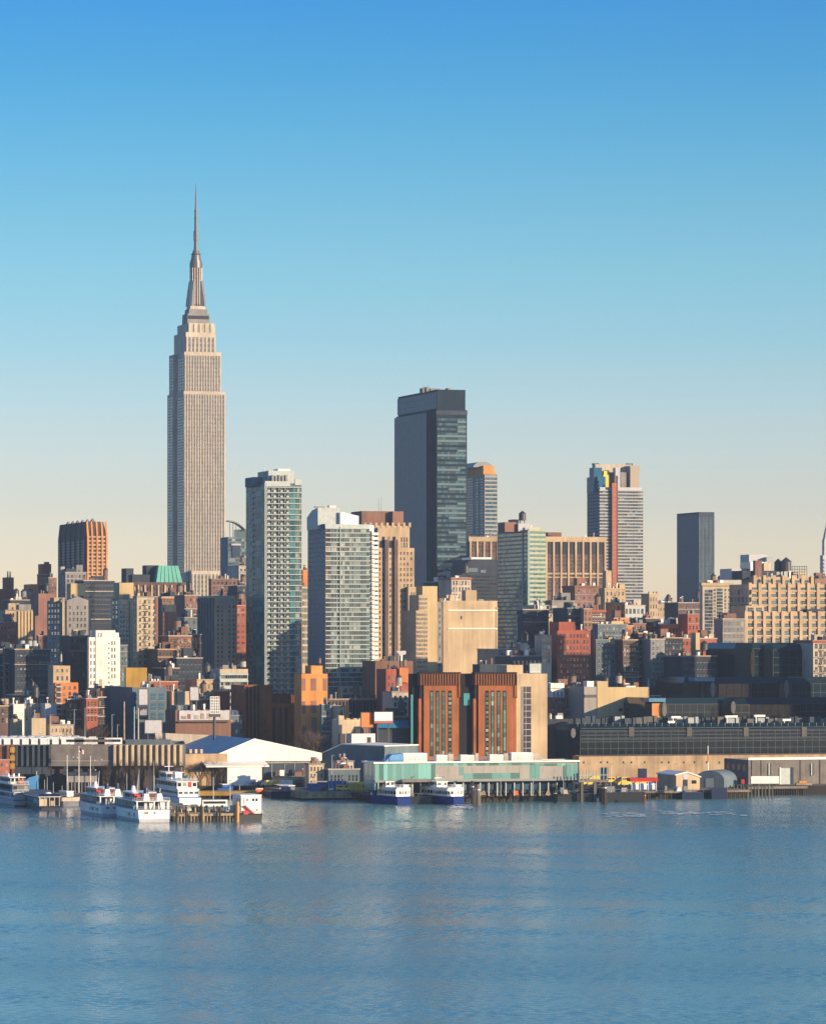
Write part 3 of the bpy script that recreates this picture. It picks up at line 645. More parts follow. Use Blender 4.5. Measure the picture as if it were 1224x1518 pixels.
def blue_slab():
    b = B('office_tower', 'plain blue black box tower standing alone against the sky', 'tower', 1003, 1035.5, 1058.5, 2900)
    b.body(759, 'dark_grey'); b.lbands(.01, .99, 762, 890, 40, .9, 22, 'curtain_blue', 'frame_dark')
    b.bands(1036, 1058, 768, 880, 32, .66, 1, 'pane_grey', 'blue_grey'); b.piers(1036, 1058, 766, 900, 12, .5, 'blue_grey', -.4)
    b.done()
blue_slab()

def navy_tower():
    b = B('office_building', 'dark navy building with a rounded top below the cream piers', 'building', None, 690, 740, 2350, D=30)
    W = b.W; zt, zs = b.Z(829), b.Z(846); mb = MB(); prof = [(0, 0), (W, 0)] + [(W - 1.5 * (1 - math.cos(t)) * 1.0, zs + (zt - zs) * math.sin(t)) for t in (0, .4, .8, 1.2)] + [(W - 4, zt), (4.5, zt)] + [(3 * (1 - math.sin(t)), zs + (zt - zs) * math.cos(t) * .9) for t in (.4, .8, 1.2)] + [(0, zs)]
    mb.extrude_y(prof, 0, 28); b.mk(mb, 'wall', 'navy_brick_shade'); b.top = zt
    b.bands(692, 738, 852, 905, 10, .6, 14, 'curtain_black', 'frame_dark'); b.pbox('spandrel', 690.5, 708, 842, 848, 'blue_grey'); b.pbox('spandrel', 712, 720, 845, 849, 'blue_grey')
    mb = MB(); mb.box(4, W - 4, 2, 20, zt - .5, zt + 1.2); b.mk(mb, 'roof', 'steel'); b.done()
navy_tower()

def aqua_tower():
    b = B('glass_building', 'pale aqua glass building with a curved open crown right of the skyscraper', 'building', None, 338, 372, 3250, D=25)
    b.body(796, 'blue_grey'); zt = b.top; W = b.W
    b.bands(339, 372, 798, 838, 8, .7, 7, 'pane_pale', 'slab_grey'); b.pbox('bay', 344, 356, 808, 826, 'pane_blue', -1.0); b.pbox('canopy', 343, 357, 806, 808.5, 'lilac_grey', -2.0)
    x0, x1 = b.X(341), b.X(364); mb = MB(); hh = b.Z(773) - zt
    for k in range(4): mb.bar((x0 + k * 2.6, 1, zt - 1), (x0 + k * 2.6, 1, zt + hh * (1 - .05 * k * k)), .25)
    k = 9; pts = [(x0 - 1 + (x1 - x0 + 1) * i / k, zt + hh * (1 - .55 * (i / k) ** 2)) for i in range(k + 1)]
    mb.extrude_y([(x, z_) for x, z_ in pts] + [(x, z_ + .9) for x, z_ in reversed(pts)], 0, 10); b.mk(mb, 'crown', 'frame_grey'); b.box('penthouse', 350, 368, 785, 'pane_pale', 4, 8)
    b.done()
aqua_tower()

def step_tower():
    b = B('stepped_tower', 'tan brick setback tower under a dark plum roof block, left of the slab tower', 'tower', None, 548, 614, 2300, D=40)
    ms = 'orange_stone'
    b.body(812, 'tan_stone', name='wall'); z = b.top
    b.body(779, 'tan_stone', px0=541, px1=607, y0=4, name='setback'); b.body(782, 'tan_stone', px0=560, px1=592, y0=1.5, y1=4.0, name='setback')
    b.body(870, 'tan_stone', px0=605, px1=626, y0=-4, y1=20, name='wing')
    b.box('plum_block', 536, 585, 757.5, 'brown_brick', 12, 22, b.Z(779)); b.box('plum_block', 582, 598, 758, 'pink_brick', 8, 22, b.Z(779)); b.top = b.Z(758)
    mb = MB()
    for k in range(9): x = b.X(541 + 66 * k / 8.0, 4); mb.box(x - .7, x + .7, 3.6, 4.6, b.Z(779, x, 4) - 1, b.Z(779, x, 4) + 1.6)
    b.mk(mb, 'battlement', 'tan_stone')
    b.win(564, 588, 795, 813, 3, 1, .55, .95, 'pane_dark', 'tan_stone', 'plain', y0=1.5, part='tall_window'); b.win(593, 605, 796, 812, 3, 2, .5, .8, y0=4); b.win(543, 558, 796, 812, 3, 2, .5, .8, y0=4)
    b.win(550, 612, 816, 975, 12, 20, .42, .5, 'pane_dark', 'tan_stone', 'sash'); b.win(608, 624, 876, 960, 4, 10, .42, .5, y0=-4)
    b.piers(572, 586, 800, 990, 2, 2.0, 'dusk_brown', -1.6, .2); b.mast(561, 738, .12); b.mast(565, 735, .10, 9); b.done()
step_tower()

def green_tower():
    b = B('glass_tower', 'green glass tower with a black water tank on top', 'tower', 737, 783, 808.5, 2150)
    b.body(785, 'green_wall'); N = 24; W, D = b.W, b.D
    b.lbands(.02, .98, 788, 960, N + 4, .62, 16, 'pane_green', 'green_frame', part='window_band'); b.bands(784, 808, 789, 950, N, .58, 8, 'pane_green', 'frame_grey')
    b.slabs(783.2, 808.4, 786, 950, N, 1.25, 'green_slab', -.3, left=False)
    mb = MB(); mb.box(-.5, .6, -.5, .6, 0, b.top); b.mk(mb, 'corner_post', 'green_frame'); mb = MB(); mb.box(-.35, -.003, D * .16, D * .16 + 1.2, 0, b.top); b.mk(mb, 'side_post', 'slab_grey')
    b.pbox('parapet', 783, 800, 781.5, 786, 'cream', 0.2, .8); b.box('bulkhead', 748, 765, 774, 'pink_brick', 12, 12); b.box('bulkhead', 760, 770, 770, 'grey_stone', 18, 8); b.box('bulkhead', 768, 785, 776, 'lilac_grey', 10, 6)
    b.tank(774, 757, 778, 11, 'dark_metal', 14); b.clutter(4, 8); b.done()
green_tower()

# ------------------------------------------------------------------ two glass apartment towers by the river
def balcony_tower():
    b = B('apartment_tower', 'taller glass apartment tower with teal north side and white balcony fronts', 'tower', 364.5, 393.5, 447, 1880)
    b.body(716, 'blue_grey'); W, D = b.W, b.D; N = 38; y0, y1 = 722, 1030
    b.slabs(393.5, 447, y0, y1, N, .36, 'slab_white', -.9, .2)
    b.bands(395, 430, y0, y1, N, .80, 11, 'pane_dusk', 'slab_grey'); b.bands(438, 446.6, y0, y1, N, .74, 3, 'pane_pale', 'slab_grey', part='bay_window')
    b.bands(430.6, 437.4, y0, y1, N, .9, 2, 'pane_teal', 'frame_dark', part='recess_window')
    b.lbands(.005, .995, 718, 1030, N, .95, 12, 'pane_teal', 'green_frame', part='side_window'); 
    z1, z0 = b.Z(y0), b.Z(y1); ch = (z1 - z0) / N; xs = [b.X(p_) for p_ in (396, 405, 415, 424)]
    mb = MB(); me = None
    for xa in xs: mb.box(xa, xa + 1.1, -1.0, -.07, .32, 1.15)
    for xa in xs: mb.box(xa - .9, xa - .75, -.8, -.07, .32, ch - .4)
    me = mb.mesh('balcony', ['slab_white'])
    for j in range(N): b.put('balcony', me, 0, 0, z0 + j * ch)
    me = MB().box(-.55, -.06, D * .60, D * .78, .3, 1.0).mesh('side_balcony', ['green_frame'])
    for j in range(N): b.put('side_balcony', me, 0, 0, z0 + j * ch)
    mb = MB(); mb.box(-.6, .5, -.6, .5, 0, b.top); b.mk(mb, 'corner_post', 'slab_grey')
    b.pbox('parapet', 393, 430, 713, 720.5, 'slab_white', -.5, .4); b.pbox('parapet', 437, 447, 710, 719, 'slab_white', -.5, .4)
    b.box('plant_screen', 398, 436, 697.5, 'slab_white', 7, 14); b.box('plant_screen', 390, 402, 699, 'slab_grey', 12, 10); b.box('plant_screen', 376, 390, 707, 'blue_grey', 14, 16); b.box('bulkhead', 412, 430, 695, 'white_metal', 10, 8); b.box('bulkhead', 436, 446, 707, 'slab_grey', 8, 8)
    for k in range(5): b.box('cooling_unit', 403 + 5 * k, 406 + 5 * k, 704 + (k % 2), 'frame_grey', 5, 1.5)
    b.mast(392, 693, .2, 12, 'white_paint'); b.done()
balcony_tower()
bld('apartment_block', 'thin pale glass slice of building just right of the taller balcony tower', 'building', None, 447.5, 458, 868, 985, 1965, 'cream', (3, 12, .75, .7), None, glass='pane_pale', style='pair', D=18)
bld('brick_building', 'narrow orange brick strip peeking between the two glass apartment towers', 'building', None, 449, 459, 845, 880, 2050, 'orange_brick', None, None, clut=1, D=12)

def chamfer_tower():
    b = B('apartment_tower', 'shorter glass apartment tower with slanted white roof screens and lit corner balconies', 'tower', 456, 482, 560, 1750)
    W, D = b.W, b.D; N = 34; y0, y1 = 783, 1018
    x5 = b.X(547.5); mb = MB(); zt = b.Z(781); mb.roofbox(0, x5, 0, D, 0, zt, 0, 1); b.mk(mb, 'wall', ['blue_grey', 'roof_pale']); b.top = zt
    b.slabs(482, 547.5, y0, y1, N, .40, 'slab_white', -.6, .2)
    b.bands(491, 503, y0, y1, N, .74, 3, 'pane_pale', 'slab_grey'); b.bands(504.5, 534, y0, y1, N, .74, 9, 'pane_pale', 'slab_white'); b.bands(534.5, 547, y0, y1, N, .74, 3, 'pane_pale', 'slab_grey', part='bay_window')
    b.bands(482.5, 490, y0, y1, N, .72, 2, 'pane_dark', 'frame_dark', part='recess_window'); b.lbands(.02, .98, 776, 1015, N, .86, 10, 'curtain_blue', 'slab_grey', part='side_window')
    mb = MB(); mb.box(b.X(503.2), b.X(504.3), -.8, .2, 0, zt); b.mk(mb, 'rib', 'slab_white')
    # corner bay in sunlight: white wall with a balcony on every floor
    mb = MB(); xb = b.X(555); mb.roofbox(x5 + .02, xb, 1.0, 16, 0, b.Z(778), 0, 1); b.mk(mb, 'corner_bay', ['white_metal', 'roof_pale'])
    z1, z0 = b.Z(786), b.Z(y1); ch = (z1 - z0) / N
    me = MB().box(x5 + 1.0, xb + 1.6, -.8, 5, .0, 1.15).mesh('balcony', ['white_metal'])
    for j in range(N): b.put('balcony', me, 0, 0, z0 + j * ch)
    me = MB().box(x5 + .5, x5 + 1.4, .8, 1.2, 1.2, ch - .2).mesh('corner_window', ['pane_pale'])
    for j in range(N): b.put('corner_window', me, 0, 0, z0 + j * ch)
    b.pbox('parapet', 482, 548, 777, 784, 'slab_white', -.4, .4)
    za, zb = b.Z(778), b.Z(752); xa, xm, xe = b.X(471, 6), b.X(503, 6), b.X(526, 10)
    mb = MB(); mb.box(xa, xm, 6, 7, zt - 1, zb); mb.extrude_x([(7.002, zt - 1), (7.002, zb), (16, zb - 1), (24, b.Z(765)), (24, zt - 1)], xa, xa + .6); b.mk(mb, 'roof_screen', 'slab_white')
    mb = MB(); mb.extrude_y([(xm + .02, zt - 1), (xe, zt - 1), (xe, b.Z(764)), (xm + .02, b.Z(758))], 4, 5); b.mk(mb, 'roof_screen', 'white_paint')
    b.box('plant_room', 472, 500, 756, 'slab_grey', 9, 10); b.box('bulkhead', 488, 498, 749, 'steel', 12, 3); b.mast(489, 746, .18, 10, 'white_paint'); b.box('crane_platform', 467, 481, 750.5, 'frame_grey', 10, 2, b.Z(751.4))
    b.box('tan_podium', 505.5, 546, 1017, 'tan_panel', -6, 5.9, 0)
    b.win(507, 544, 1019, 1046, 4, 3, .5, .65, 'pane_dark', 'white_metal', 'pair', y0=-6); b.done()
chamfer_tower()
# ------------------------------------------------------------------ the city on the left, far to near
b = bld('brick_tower', 'red brick tower with twin finials at the far left edge', 'building', None, 8, 20.5, 856, 872, 2700, 'red_brick', None, None, clut=0, D=10, fin=False)
b.body(873, 'red_brick', px0=-14, px1=20.3, y0=-2, y1=14, name='lower_block'); b.top = b.Z(856)
for px in (11.5, 15): b.mast(px, 847, .7, 3, 'cream', 'finial')
b.done()
bld('low_building', 'dark low roofed block carrying a pair of grey tanks, far left', 'building', None, 15, 50, 889, 905, 2400, 'navy_brick_shade', (8, 2), None, clut=1, fin=False).tank(35, 873, 890, 8.5, 'grey_stone', 5)
b = bld('brick_building', 'small bright red brick block between the grey tanks and the twin red tower', 'building', None, 46, 57, 866, 888, 2450, 'orange_brick', None, None, clut=0); B.tank(b, 45, 872, 890, 8, 'grey_stone', -12)
b = bld('brick_tower', 'twin stepped red brick tower rising alone at far left', 'building', 55, 61, 76, 851, 872, 2650, 'red_brick', (4, 3, .3, .4), None, clut=0, fin=False)
b.box('upper_tower', 63, 76, 836, 'red_brick', 4, 14); b.top = b.Z(836); b.box('bulkhead', 67, 73, 833, 'brown_brick', 5, 4); b.done()
bld('brick_building', 'dusty brick rooftop block just left of the finned tower', 'building', None, 72, 84, 856, 880, 2500, 'brown_brick', (3, 4, .4, .5), None, clut=4)
b = bld('loft_building', 'blank brown brick slab side of a loft at far left', 'building', None, 57, 82, 880, 938, 2150, 'pink_brick', None, None, clut=2, fin=False)
b.box('step', 52, 60, 913, 'pink_brick', -1.5, 8, 0); b.tank(69, 864, 882, 8, 'dark_metal', 4); b.box('bulkhead', 60, 68, 868, 'navy_brick_shade', 6, 6); b.done()
b = bld('loft_building', 'tan loft with sunlit piers between tall windows at far left', 'building', None, 8, 48, 904, 948, 2100, 'tan_stone', (9, 4, .5, .6), None, clut=2, fin=False, style='plain')
b.piers(28, 47, 906, 950, 5, 1.1, 'yellow_stone', -.9); b.box('bulkhead', 28, 46, 896, 'grey_stone', 2, 8); b.done()
bld('brick_building', 'low red brick block under the tan loft at the left edge', 'building', None, -6, 26, 922, 950, 2000, 'red_brick', (6, 2, .4, .4), None, clut=2)
bld('brick_building', 'small pinkish brick block with sunlit corner left of the grey gabled tower', 'building', 54, 57, 72, 942, 966, 1950, 'pink_brick', (3, 2, .3, .4), None, clut=1)
b = bld('office_building', 'dark stepped block with a black plant room before the finned tower', 'building', 88, 97, 128, 848, 885, 2420, 'grey_stone', (5, 5), None, clut=2, fin=False)
b.box('plant_room', 98, 112, 843, 'navy_brick_shade', 1, 10); b.box('bulkhead', 90, 96, 840, 'concrete', 6, 5); b.box('bulkhead', 112, 124, 850, 'brown_brick', 4, 8); b.done()
b = bld('gabled_tower', 'grey brick apartment tower with gabled top and sunlit tan bulkhead', 'building', 70, 90, 135, 890, 985, 1850, 'grey_stone', None, (4, 11, .5, .5), clut=1, fin=False, frame='slab_grey')
x0, x1 = b.X(99, -.8), b.X(131, -.8); mb = MB(); mb.extrude_y([(x0, 0), (x1, 0), (x1, b.top), ((x0 + x1) / 2, b.Z(884)), (x0, b.top)], -.8, 6); b.mk(mb, 'gable', 'grey_stone')
b.win(101, 129, 896, 985, 5, 10, .4, .5, y0=-.8); b.win(91, 97, 893, 985, 2, 11, .6, .7, 'pane_pale', 'tan_stone', 'grid'); b.pbox('stair_bay', 92.5, 94.5, 892, 985, 'yellow_stone', -.9)
b.box('bulkhead', 105, 126, 865, 'yellow_stone', 8, 9); b.box('bulkhead', 80, 96, 886, 'tan_stone', 4, 9); b.done()
bld('office_building', 'long navy shaded office block under the finned tower', 'building', None, 124, 170, 860, 925, 2150, 'navy_brick_shade', (9, 9, .5, .5), None, glass='curtain_black', clut=3)
bld('brick_building', 'little brown block below the foot of the finned tower', 'building', None, 147, 166, 861, 875, 2420, 'brown_brick', (4, 2), None, clut=2)
b = bld('apartment_block', 'striped grey apartment block under a big plain cream bulkhead', 'building', 165, 176, 200, 887, 995, 1880, 'pale_stone', (5, 15, .5, .5), (2, 15), clut=1, fin=False, frame='slab_grey')
b.box('bulkhead', 177, 198, 864, 'yellow_stone', 1.5, 12); b.pbox('stair_bay', 193, 197, 890, 995, 'tan_stone', -.9); b.done()
b = bld('apartment_block', 'tall cream apartment block with three window columns left of the green roof', 'building', 197, 203, 233, 884, 1005, 1800, 'cream', (4, 13, .4, .5), (1, 13), clut=2, fin=False)
b.box('bulkhead', 204, 213, 879, 'yellow_stone', 2, 6); b.piers(231, 233, 886, 1005, 2, .5, 'pink_brick'); b.done()
# green mansard
b = bld('hotel_building', 'ornate block under a bright green copper mansard roof', 'building', None, 186, 276, 863, 908, 2250, 'dusk_brown', None, None, clut=0, fin=False, D=30)
b.win(188, 274, 868, 905, 18, 4, .4, .6, 'pane_dark', 'tan_stone', 'plain'); b.piers(205, 274, 867, 905, 8, .8, 'cream', -.8)
for k, px in enumerate((208, 215, 222, 229, 236, 243, 250, 256, 262)): b.mast(px, 866 - (k % 2) * 2, .45, .5, 'cream', 'finial')
xa, xb, zt, z0 = b.X(231, 4), b.X(270, 4), b.Z(838.5, 20, 10), b.top; xc_, xd = b.X(235, 10), b.X(264, 10)
mb = MB(); mb.prism([(xa, 3), (xb, 3), (xb, 28), (xa, 28)], z0 - .3, zt, 0, [(xc_, 10), (xd, 10), (xd, 22), (xc_, 22)])
r_ = b.mk(mb, 'roof', 'verdigris'); mb = MB()
for k in range(1, 6):
    f = k / 6; mb.bar((xa + (xb - xa) * f, 2.95, z0), (xc_ + (xd - xc_) * f, 9.95, zt), .18)
mb.build('roof_seam', 'verdigris', r_)
b.box('dark_block', 217, 236, 838, 'navy_brick_shade', 14, 10); b.box('dark_block', 187, 198, 842.5, 'navy_brick_shade', 10, 12); b.box('dark_block', 196, 222, 851.5, 'navy_brick_shade', 8, 14); b.done()
bld('apartment_house', 'ornate brown apartment house with pale corner stones below the green roof', 'building', None, 240, 277, 884, 925, 2050, 'brown_brick', (7, 5, .4, .6), None, frame='cream', clut=3, cornice='tan_stone')
b = bld('brick_building', 'blank pinkish brown block with cream rooftop box right of the cream apartment block', 'building', 236, 241.5, 263, 907, 968, 1830, 'pink_brick', None, None, clut=1, fin=False)
b.box('bulkhead', 244, 261, 896.5, 'cream', 2, 6); b.done()
b = bld('brick_building', 'brown brick block with rows of paired windows and two roof tanks', 'building', None, 250, 284, 942, 985, 1800, 'brown_brick', (6, 4, .5, .45), None, clut=2, fin=False, frame='tan_stone')
b.tank(263, 914, 943, 11, 'tank_wood', 6); b.tank(275.5, 920, 943, 9, 'grey_stone', 10); b.done()
bld('brick_building', 'dusty rose block left of the ribbed dark apartment tower', 'building', None, 274, 296, 882, 920, 2000, 'pink_brick', (4, 4, .5, .5), None, clut=4)
bld('row_house', 'grey gabled block with teal side below the dusty rose block', 'building', None, 268, 297, 915, 960, 1950, 'blue_grey', (5, 4, .4, .5), None, clut=3)
bld('brick_building', 'narrow brown block squeezed under the grey gabled block', 'building', None, 283, 298, 940, 995, 1860, 'dusk_brown', (3, 5, .45, .5), None, clut=1)
bld('office_building', 'plum roofed wide block at the foot of the skyscraper', 'building', 309, 313, 352, 858, 890, 2600, 'brown_brick', (6, 4, .5, .5), None, clut=5)
bld('office_building', 'tan grey building between the skyscraper foot and the taller balcony tower', 'building', 337, 354, 372, 838, 872, 2850, 'pale_stone', (3, 4, .4, .4), None, clut=2)
bld('brick_building', 'rose red brick block wedged against the teal side of the balcony tower', 'building', None, 349, 372, 897, 990, 1960, 'red_brick', (3, 11, .5, .4), None, clut=1)
bld('office_building', 'dark narrow block above the rose red brick wedge', 'building', None, 352, 371, 868, 900, 2300, 'navy_brick_shade', (3, 4), None, clut=2)
b = bld('apartment_tower', 'beige apartment tower with a ribbed dark side and orderly window columns', 'building', 293, 318.5, 351, 883, 995, 1900, 'cream', None, None, clut=1, fin=False, D=40)
b.win(321, 348, 887, 894, 1, 1, .9, .8, 'pane_pale', 'slab_grey', 'grid'); b.win(320, 332, 896, 990, 2, 14, .40, .5); b.win(337, 349, 896, 990, 2, 14, .40, .5)
mb = MB()
for k in range(6): mb.box(-.9, -.003, b.D * (k + .2) / 6, b.D * (k + .2) / 6 + 1.6, 0, b.top - 1)
o = b.mk(mb, 'side_rib', 'blue_grey'); b.lwin(.05, .95, 890, 990, 6, 14, .4, .5, 'pane_dark', 'frame_dark', 'plain'); b.pbox('corner_quoin', 349, 351.2, 884, 990, 'orange_brick', -.25); b.done()
bld('warehouse', 'big navy shaded warehouse block in front of the cream apartment block', 'building', None, 262, 300, 975, 1030, 1740, 'navy_brick_shade', (6, 5, .4, .4), None, clut=4, glass='curtain_black')
bld('warehouse', 'low dark block with rooftop hatches left of the navy warehouse', 'building', None, 244, 266, 990, 1030, 1730, 'navy_brick_shade', (4, 3, .4, .4), None, clut=3, glass='curtain_black')
bld('brick_building', 'brown shaded walk-up behind the ochre hoarding', 'building', None, 234, 262, 962, 1020, 1780, 'dusk_brown', (5, 6, .45, .5), None, clut=3, frame='brown_brick')
# far left low blocks
bld('warehouse', 'dark tall block at the left edge below the low red brick block', 'building', None, -6, 27, 962, 1050, 1800, 'navy_brick_shade', (6, 8, .4, .45), None, clut=3, glass='curtain_black')
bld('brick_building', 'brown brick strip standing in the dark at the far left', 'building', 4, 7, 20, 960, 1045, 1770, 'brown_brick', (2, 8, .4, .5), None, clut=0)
b = bld('warehouse', 'wide navy shaded block carrying three pale roof tanks', 'building', None, 22, 74, 962, 1035, 1760, 'navy_brick_shade', (9, 7, .4, .4), None, clut=3, fin=False, glass='curtain_black')
for px, w in ((33, 9), (44, 8), (51, 8)): b.tank(px, 946, 963, w, 'slab_grey', 5)
b.done()
bld('brick_building', 'dark brown tenement between the orange stepped tower and the white block', 'building', None, 104, 132, 942, 1035, 1760, 'dusk_brown', (6, 9, .4, .5), None, clut=3, frame='brown_brick')
bld('apartment_block', 'blue grey window wall right behind the white block', 'building', None, 170, 189, 956, 1010, 1740, 'blue_grey', (4, 7, .5, .6), None, clut=2, frame='slab_grey')
b = bld('white_building', 'tall white painted block with raised centre and blank middle', 'building', 129, 131.5, 178, 945, 1020, 1700, 'white_brick', None, None, clut=1, fin=False, D=22)
b.body(934.5, 'white_brick', px0=142, px1=171, y0=-.3, y1=14, name='centre'); b.body(938, 'white_brick', px0=170.9, px1=176, y0=-.05, y1=12, name='shoulder'); b.top = b.Z(938)
b.win(132.5, 142, 948, 1017, 2, 7, .35, .5); b.win(164, 172.5, 948, 1007, 2, 6, .4, .5, y0=-.3); b.win(144, 152, 936, 946, 2, 1, .35, .55, y0=-.3); b.win(160, 163, 950, 1015, 1, 9, .5, .25, y0=-.3)
b.pbox('door_panel', 148, 152, 1007, 1020, 'tan_stone', -.5); b.mast(156, 930, .3, 3, 'dark_metal'); b.pbox('orange_corner', 131.3, 132.2, 946, 1018, 'orange_brick', -.15, .2); b.done()
b = bld('stepped_building', 'orange brick stepped tower with balcony column and tan top', 'building', 73, 82, 116, 1012, 1070, 1640, 'orange_brick', None, None, clut=0, fin=False, D=16)
b.body(987, 'tan_stone', px0=79, px1=104, y0=.8, y1=12, name='tan_top'); b.win(82, 103, 990, 998, 3, 1, .4, .5, y0=.8); b.win(82, 103, 1000, 1011, 3, 1, .4, .5, y0=.8)
b.win(92, 115, 1015, 1068, 3, 6, .4, .45, frame='brown_brick'); mb = MB()
for k in range(7):
    z_ = b.Z(1014 + 8.2 * k); mb = MB(); mb.box(b.X(83), b.X(90.5), -1.1, -.01, z_ - 1.4, z_ - .9); b.mk(mb, 'balcony', 'slab_white')
b.pbox('balcony_recess', 84, 90, 1014, 1066, 'dark_brick', -.15, .2); b.tank(90.5, 965, 988, 3.5, 'concrete', 6, 'roof_pipe'); b.done()
b = bld('hoarding', 'plain ochre hoarding on a dark frame above the low roofs', 'hoarding', None, 186.5, 218, 990, 1008, 1645, 'ochre', None, None, clut=0, D=2, fin=False)
b.done()
bld('low_building', 'tan box between the white block and the dark house', 'building', None, 138, 156, 1020, 1040, 1660, 'tan_stone', None, None, clut=1, D=10)
bld('row_house', 'brown windowed house row behind the two pale boxes at left', 'building', None, 25, 67, 1030, 1060, 1660, 'brown_brick', (10, 2, .4, .5), None, frame='cream', clut=6)
bld('low_building', 'white box house at far left with blank front', 'building', None, 20, 36, 1044, 1070, 1620, 'white_brick', None, None, clut=1, D=10)
bld('row_house', 'tan house with black windows beside the white box house', 'building', None, 36, 62, 1043, 1070, 1625, 'pale_stone', (5, 3, .4, .5), None, clut=2, D=12)
bld('low_building', 'lilac white blank gable left of the orange stepped tower', 'building', None, 67, 84, 1043, 1072, 1615, 'lilac_grey', None, None, clut=1, D=10)
bld('low_building', 'dark brown shed row at the left edge', 'building', None, -6, 20, 1046, 1075, 1620, 'dusk_brown', (4, 2, .5, .5), None, clut=2, D=12)
bld('low_building', 'tan shed in front of the white box house', 'building', None, 20, 33, 1066, 1085, 1580, 'tan_stone', None, None, clut=1, D=8)
bld('low_building', 'sunlit cream cube with a small dark door at left', 'building', None, 47, 68, 1065, 1086, 1570, 'cream', None, None, clut=1, D=9)
bld('low_building', 'low cream block behind the rooftop coaches', 'building', None, 74, 109, 1074, 1088, 1575, 'cream', (6, 1, .3, .4), None, clut=3, D=10)
bld('row_house', 'dark shaded house with pink gable under the white block', 'building', 97, 100, 128, 1036, 1080, 1610, 'dusk_brown', (4, 3, .35, .4), None, clut=5, D=12)
bld('row_house', 'small red brick row house with nine black windows', 'building', None, 128, 145, 1035, 1072, 1600, 'red_brick', (3, 3, .4, .55), None, clut=4, D=12, frame='tan_stone')
bld('row_house', 'dark narrow house beside the red row house', 'building', None, 145, 157, 1033, 1075, 1605, 'dark_brick', (2, 3, .4, .5), None, clut=2, D=12)
# glass office and the billboards round it
b = bld('office_building', 'blue grey glass office with a deep grid of panes at left', 'building', 155, 196, 247, 1019, 1092, 1600, 'blue_grey', None, None, clut=6, fin=False, D=40)
b.lwin(.02, .98, 1022, 1090, 9, 5, .86, .88, 'curtain_blue', 'frame_dark', 'pair'); b.win(198, 204, 1026, 1086, 1, 4, .8, .7, 'curtain_blue'); b.win(221, 245, 1026, 1084, 2, 4, .6, .7, 'curtain_blue', 'frame_grey', 'grid'); b.done()
def board(label, px0, px1, py0, py1, Y, mat, back='dark_metal', posts=True, foot=1100, art=None):
    b = B('billboard', label, 'billboard', None, px0, px1, Y); z0, z1 = b.Z(py1), b.Z(py0); W = b.W
    mb = MB(); mb.box(0, W, 0, .6, z0, z1); b.mk(mb, 'panel', mat); mb = MB()
    for (xa, xb, za, zb) in ((-.25, W + .25, z1 + .003, z1 + .3), (-.25, W + .25, z0 - .3, z0 - .003), (-.25, -.003, z0, z1), (W + .003, W + .25, z0, z1)): mb.box(xa, xb, -.12, .7, za, zb)
    b.mk(mb, 'frame', back)
    if posts:
        for f in (.2, .8):
            mb = MB(); mb.box(W * f - .25, W * f + .25, .65, 1.2, max(0, b.Z(foot)), z0 + 2); b.mk(mb, 'post', back)
    if art: art(b, z0, z1, W)
    return b.done()
def poster(b, z0, z1, W):
    mb = MB(); rg = random.Random(5)
    for k in range(6):
        x = W * (.1 + .14 * k); h = (z1 - z0); mb.box(x, x + W * .09, -.06, .1, z0 + h * .15, z0 + h * rg.uniform(.4, .8))
    b.mk(mb, 'poster_figure', 'lilac_grey')
board('white upright billboard on the front of the glass office', 206, 219, 1022, 1045, 1594, 'lilac_grey', posts=False)
board('dark upright poster below the white billboard on the glass office', 206.5, 218.5, 1047, 1066, 1594, 'navy_paint', posts=False, art=poster)
board('wide lilac white billboard low in front of the glass office', 215, 240, 1068, 1087, 1560, 'lilac_grey')
bld('brick_building', 'orange brick strip of roofs above the glass office', 'building', None, 219, 264, 1010, 1026, 1680, 'red_brick', (10, 1, .4, .5), None, clut=8)
b = bld('low_building', 'cream blank wall block with a red side beside the glass office', 'building', 246, 254, 281, 1025, 1056, 1610, 'cream', None, None, clut=2, D=14, fin=False)
b.pbox('drain_pipe', 261, 262, 1027, 1056, 'dark_metal', -.4); b.pbox('red_corner', 253.8, 255.5, 1025.5, 1056, 'red_brick', -.15, .2); b.done()
board('grey blank billboard over the dark brick roofs', 282, 294.5, 1019, 1038, 1605, 'lilac_grey', foot=1055)
bld('brick_building', 'dark brick block under the grey blank billboard', 'building', None, 281, 323, 1036, 1064, 1625, 'dark_brick', (8, 2, .4, .4), None, clut=3)
bld('brick_building', 'tan topped brick block left of the white strip window building', 'building', None, 292, 328, 1007, 1040, 1690, 'tan_stone', (5, 2, .3, .4), None, clut=3)
bld('low_building', 'sunlit cream stair house behind the pole sign', 'building', None, 308, 318, 1024, 1042, 1640, 'yellow_stone', (1, 1, .4, .6), None, clut=0, D=8)
b = bld('brick_building', 'brick warehouse with a wide picture billboard on its wall', 'building', 245, 260, 342, 1053, 1094, 1560, 'brown_brick', None, None, clut=6, D=24, fin=False)
x0, x1 = b.X(263, -.5), b.X(262, -.5)
mb = MB(); mb.box(b.X(265), b.X(339.5), -.6, -.05, b.Z(1068), b.Z(1053.5)); b.mk(mb, 'picture_panel', 'lilac_grey'); rg = random.Random(2)
for k in range(7):
    px = 268 + 9.6 * k; mb = MB(); mb.box(b.X(px), b.X(px + rg.uniform(4, 8)), -.75, -.61, b.Z(1066), b.Z(rg.uniform(1057, 1062))); b.mk(mb, 'picture_shape', rg.choice(['wood_pale', 'brown_brick', 'concrete', 'tan_stone']))
b.pbox('catwalk', 264, 340, 1069.5, 1071, 'dark_metal', -1.6, -.05); b.box('gable', 262, 290, 1046, 'blue_grey', 6, 10)
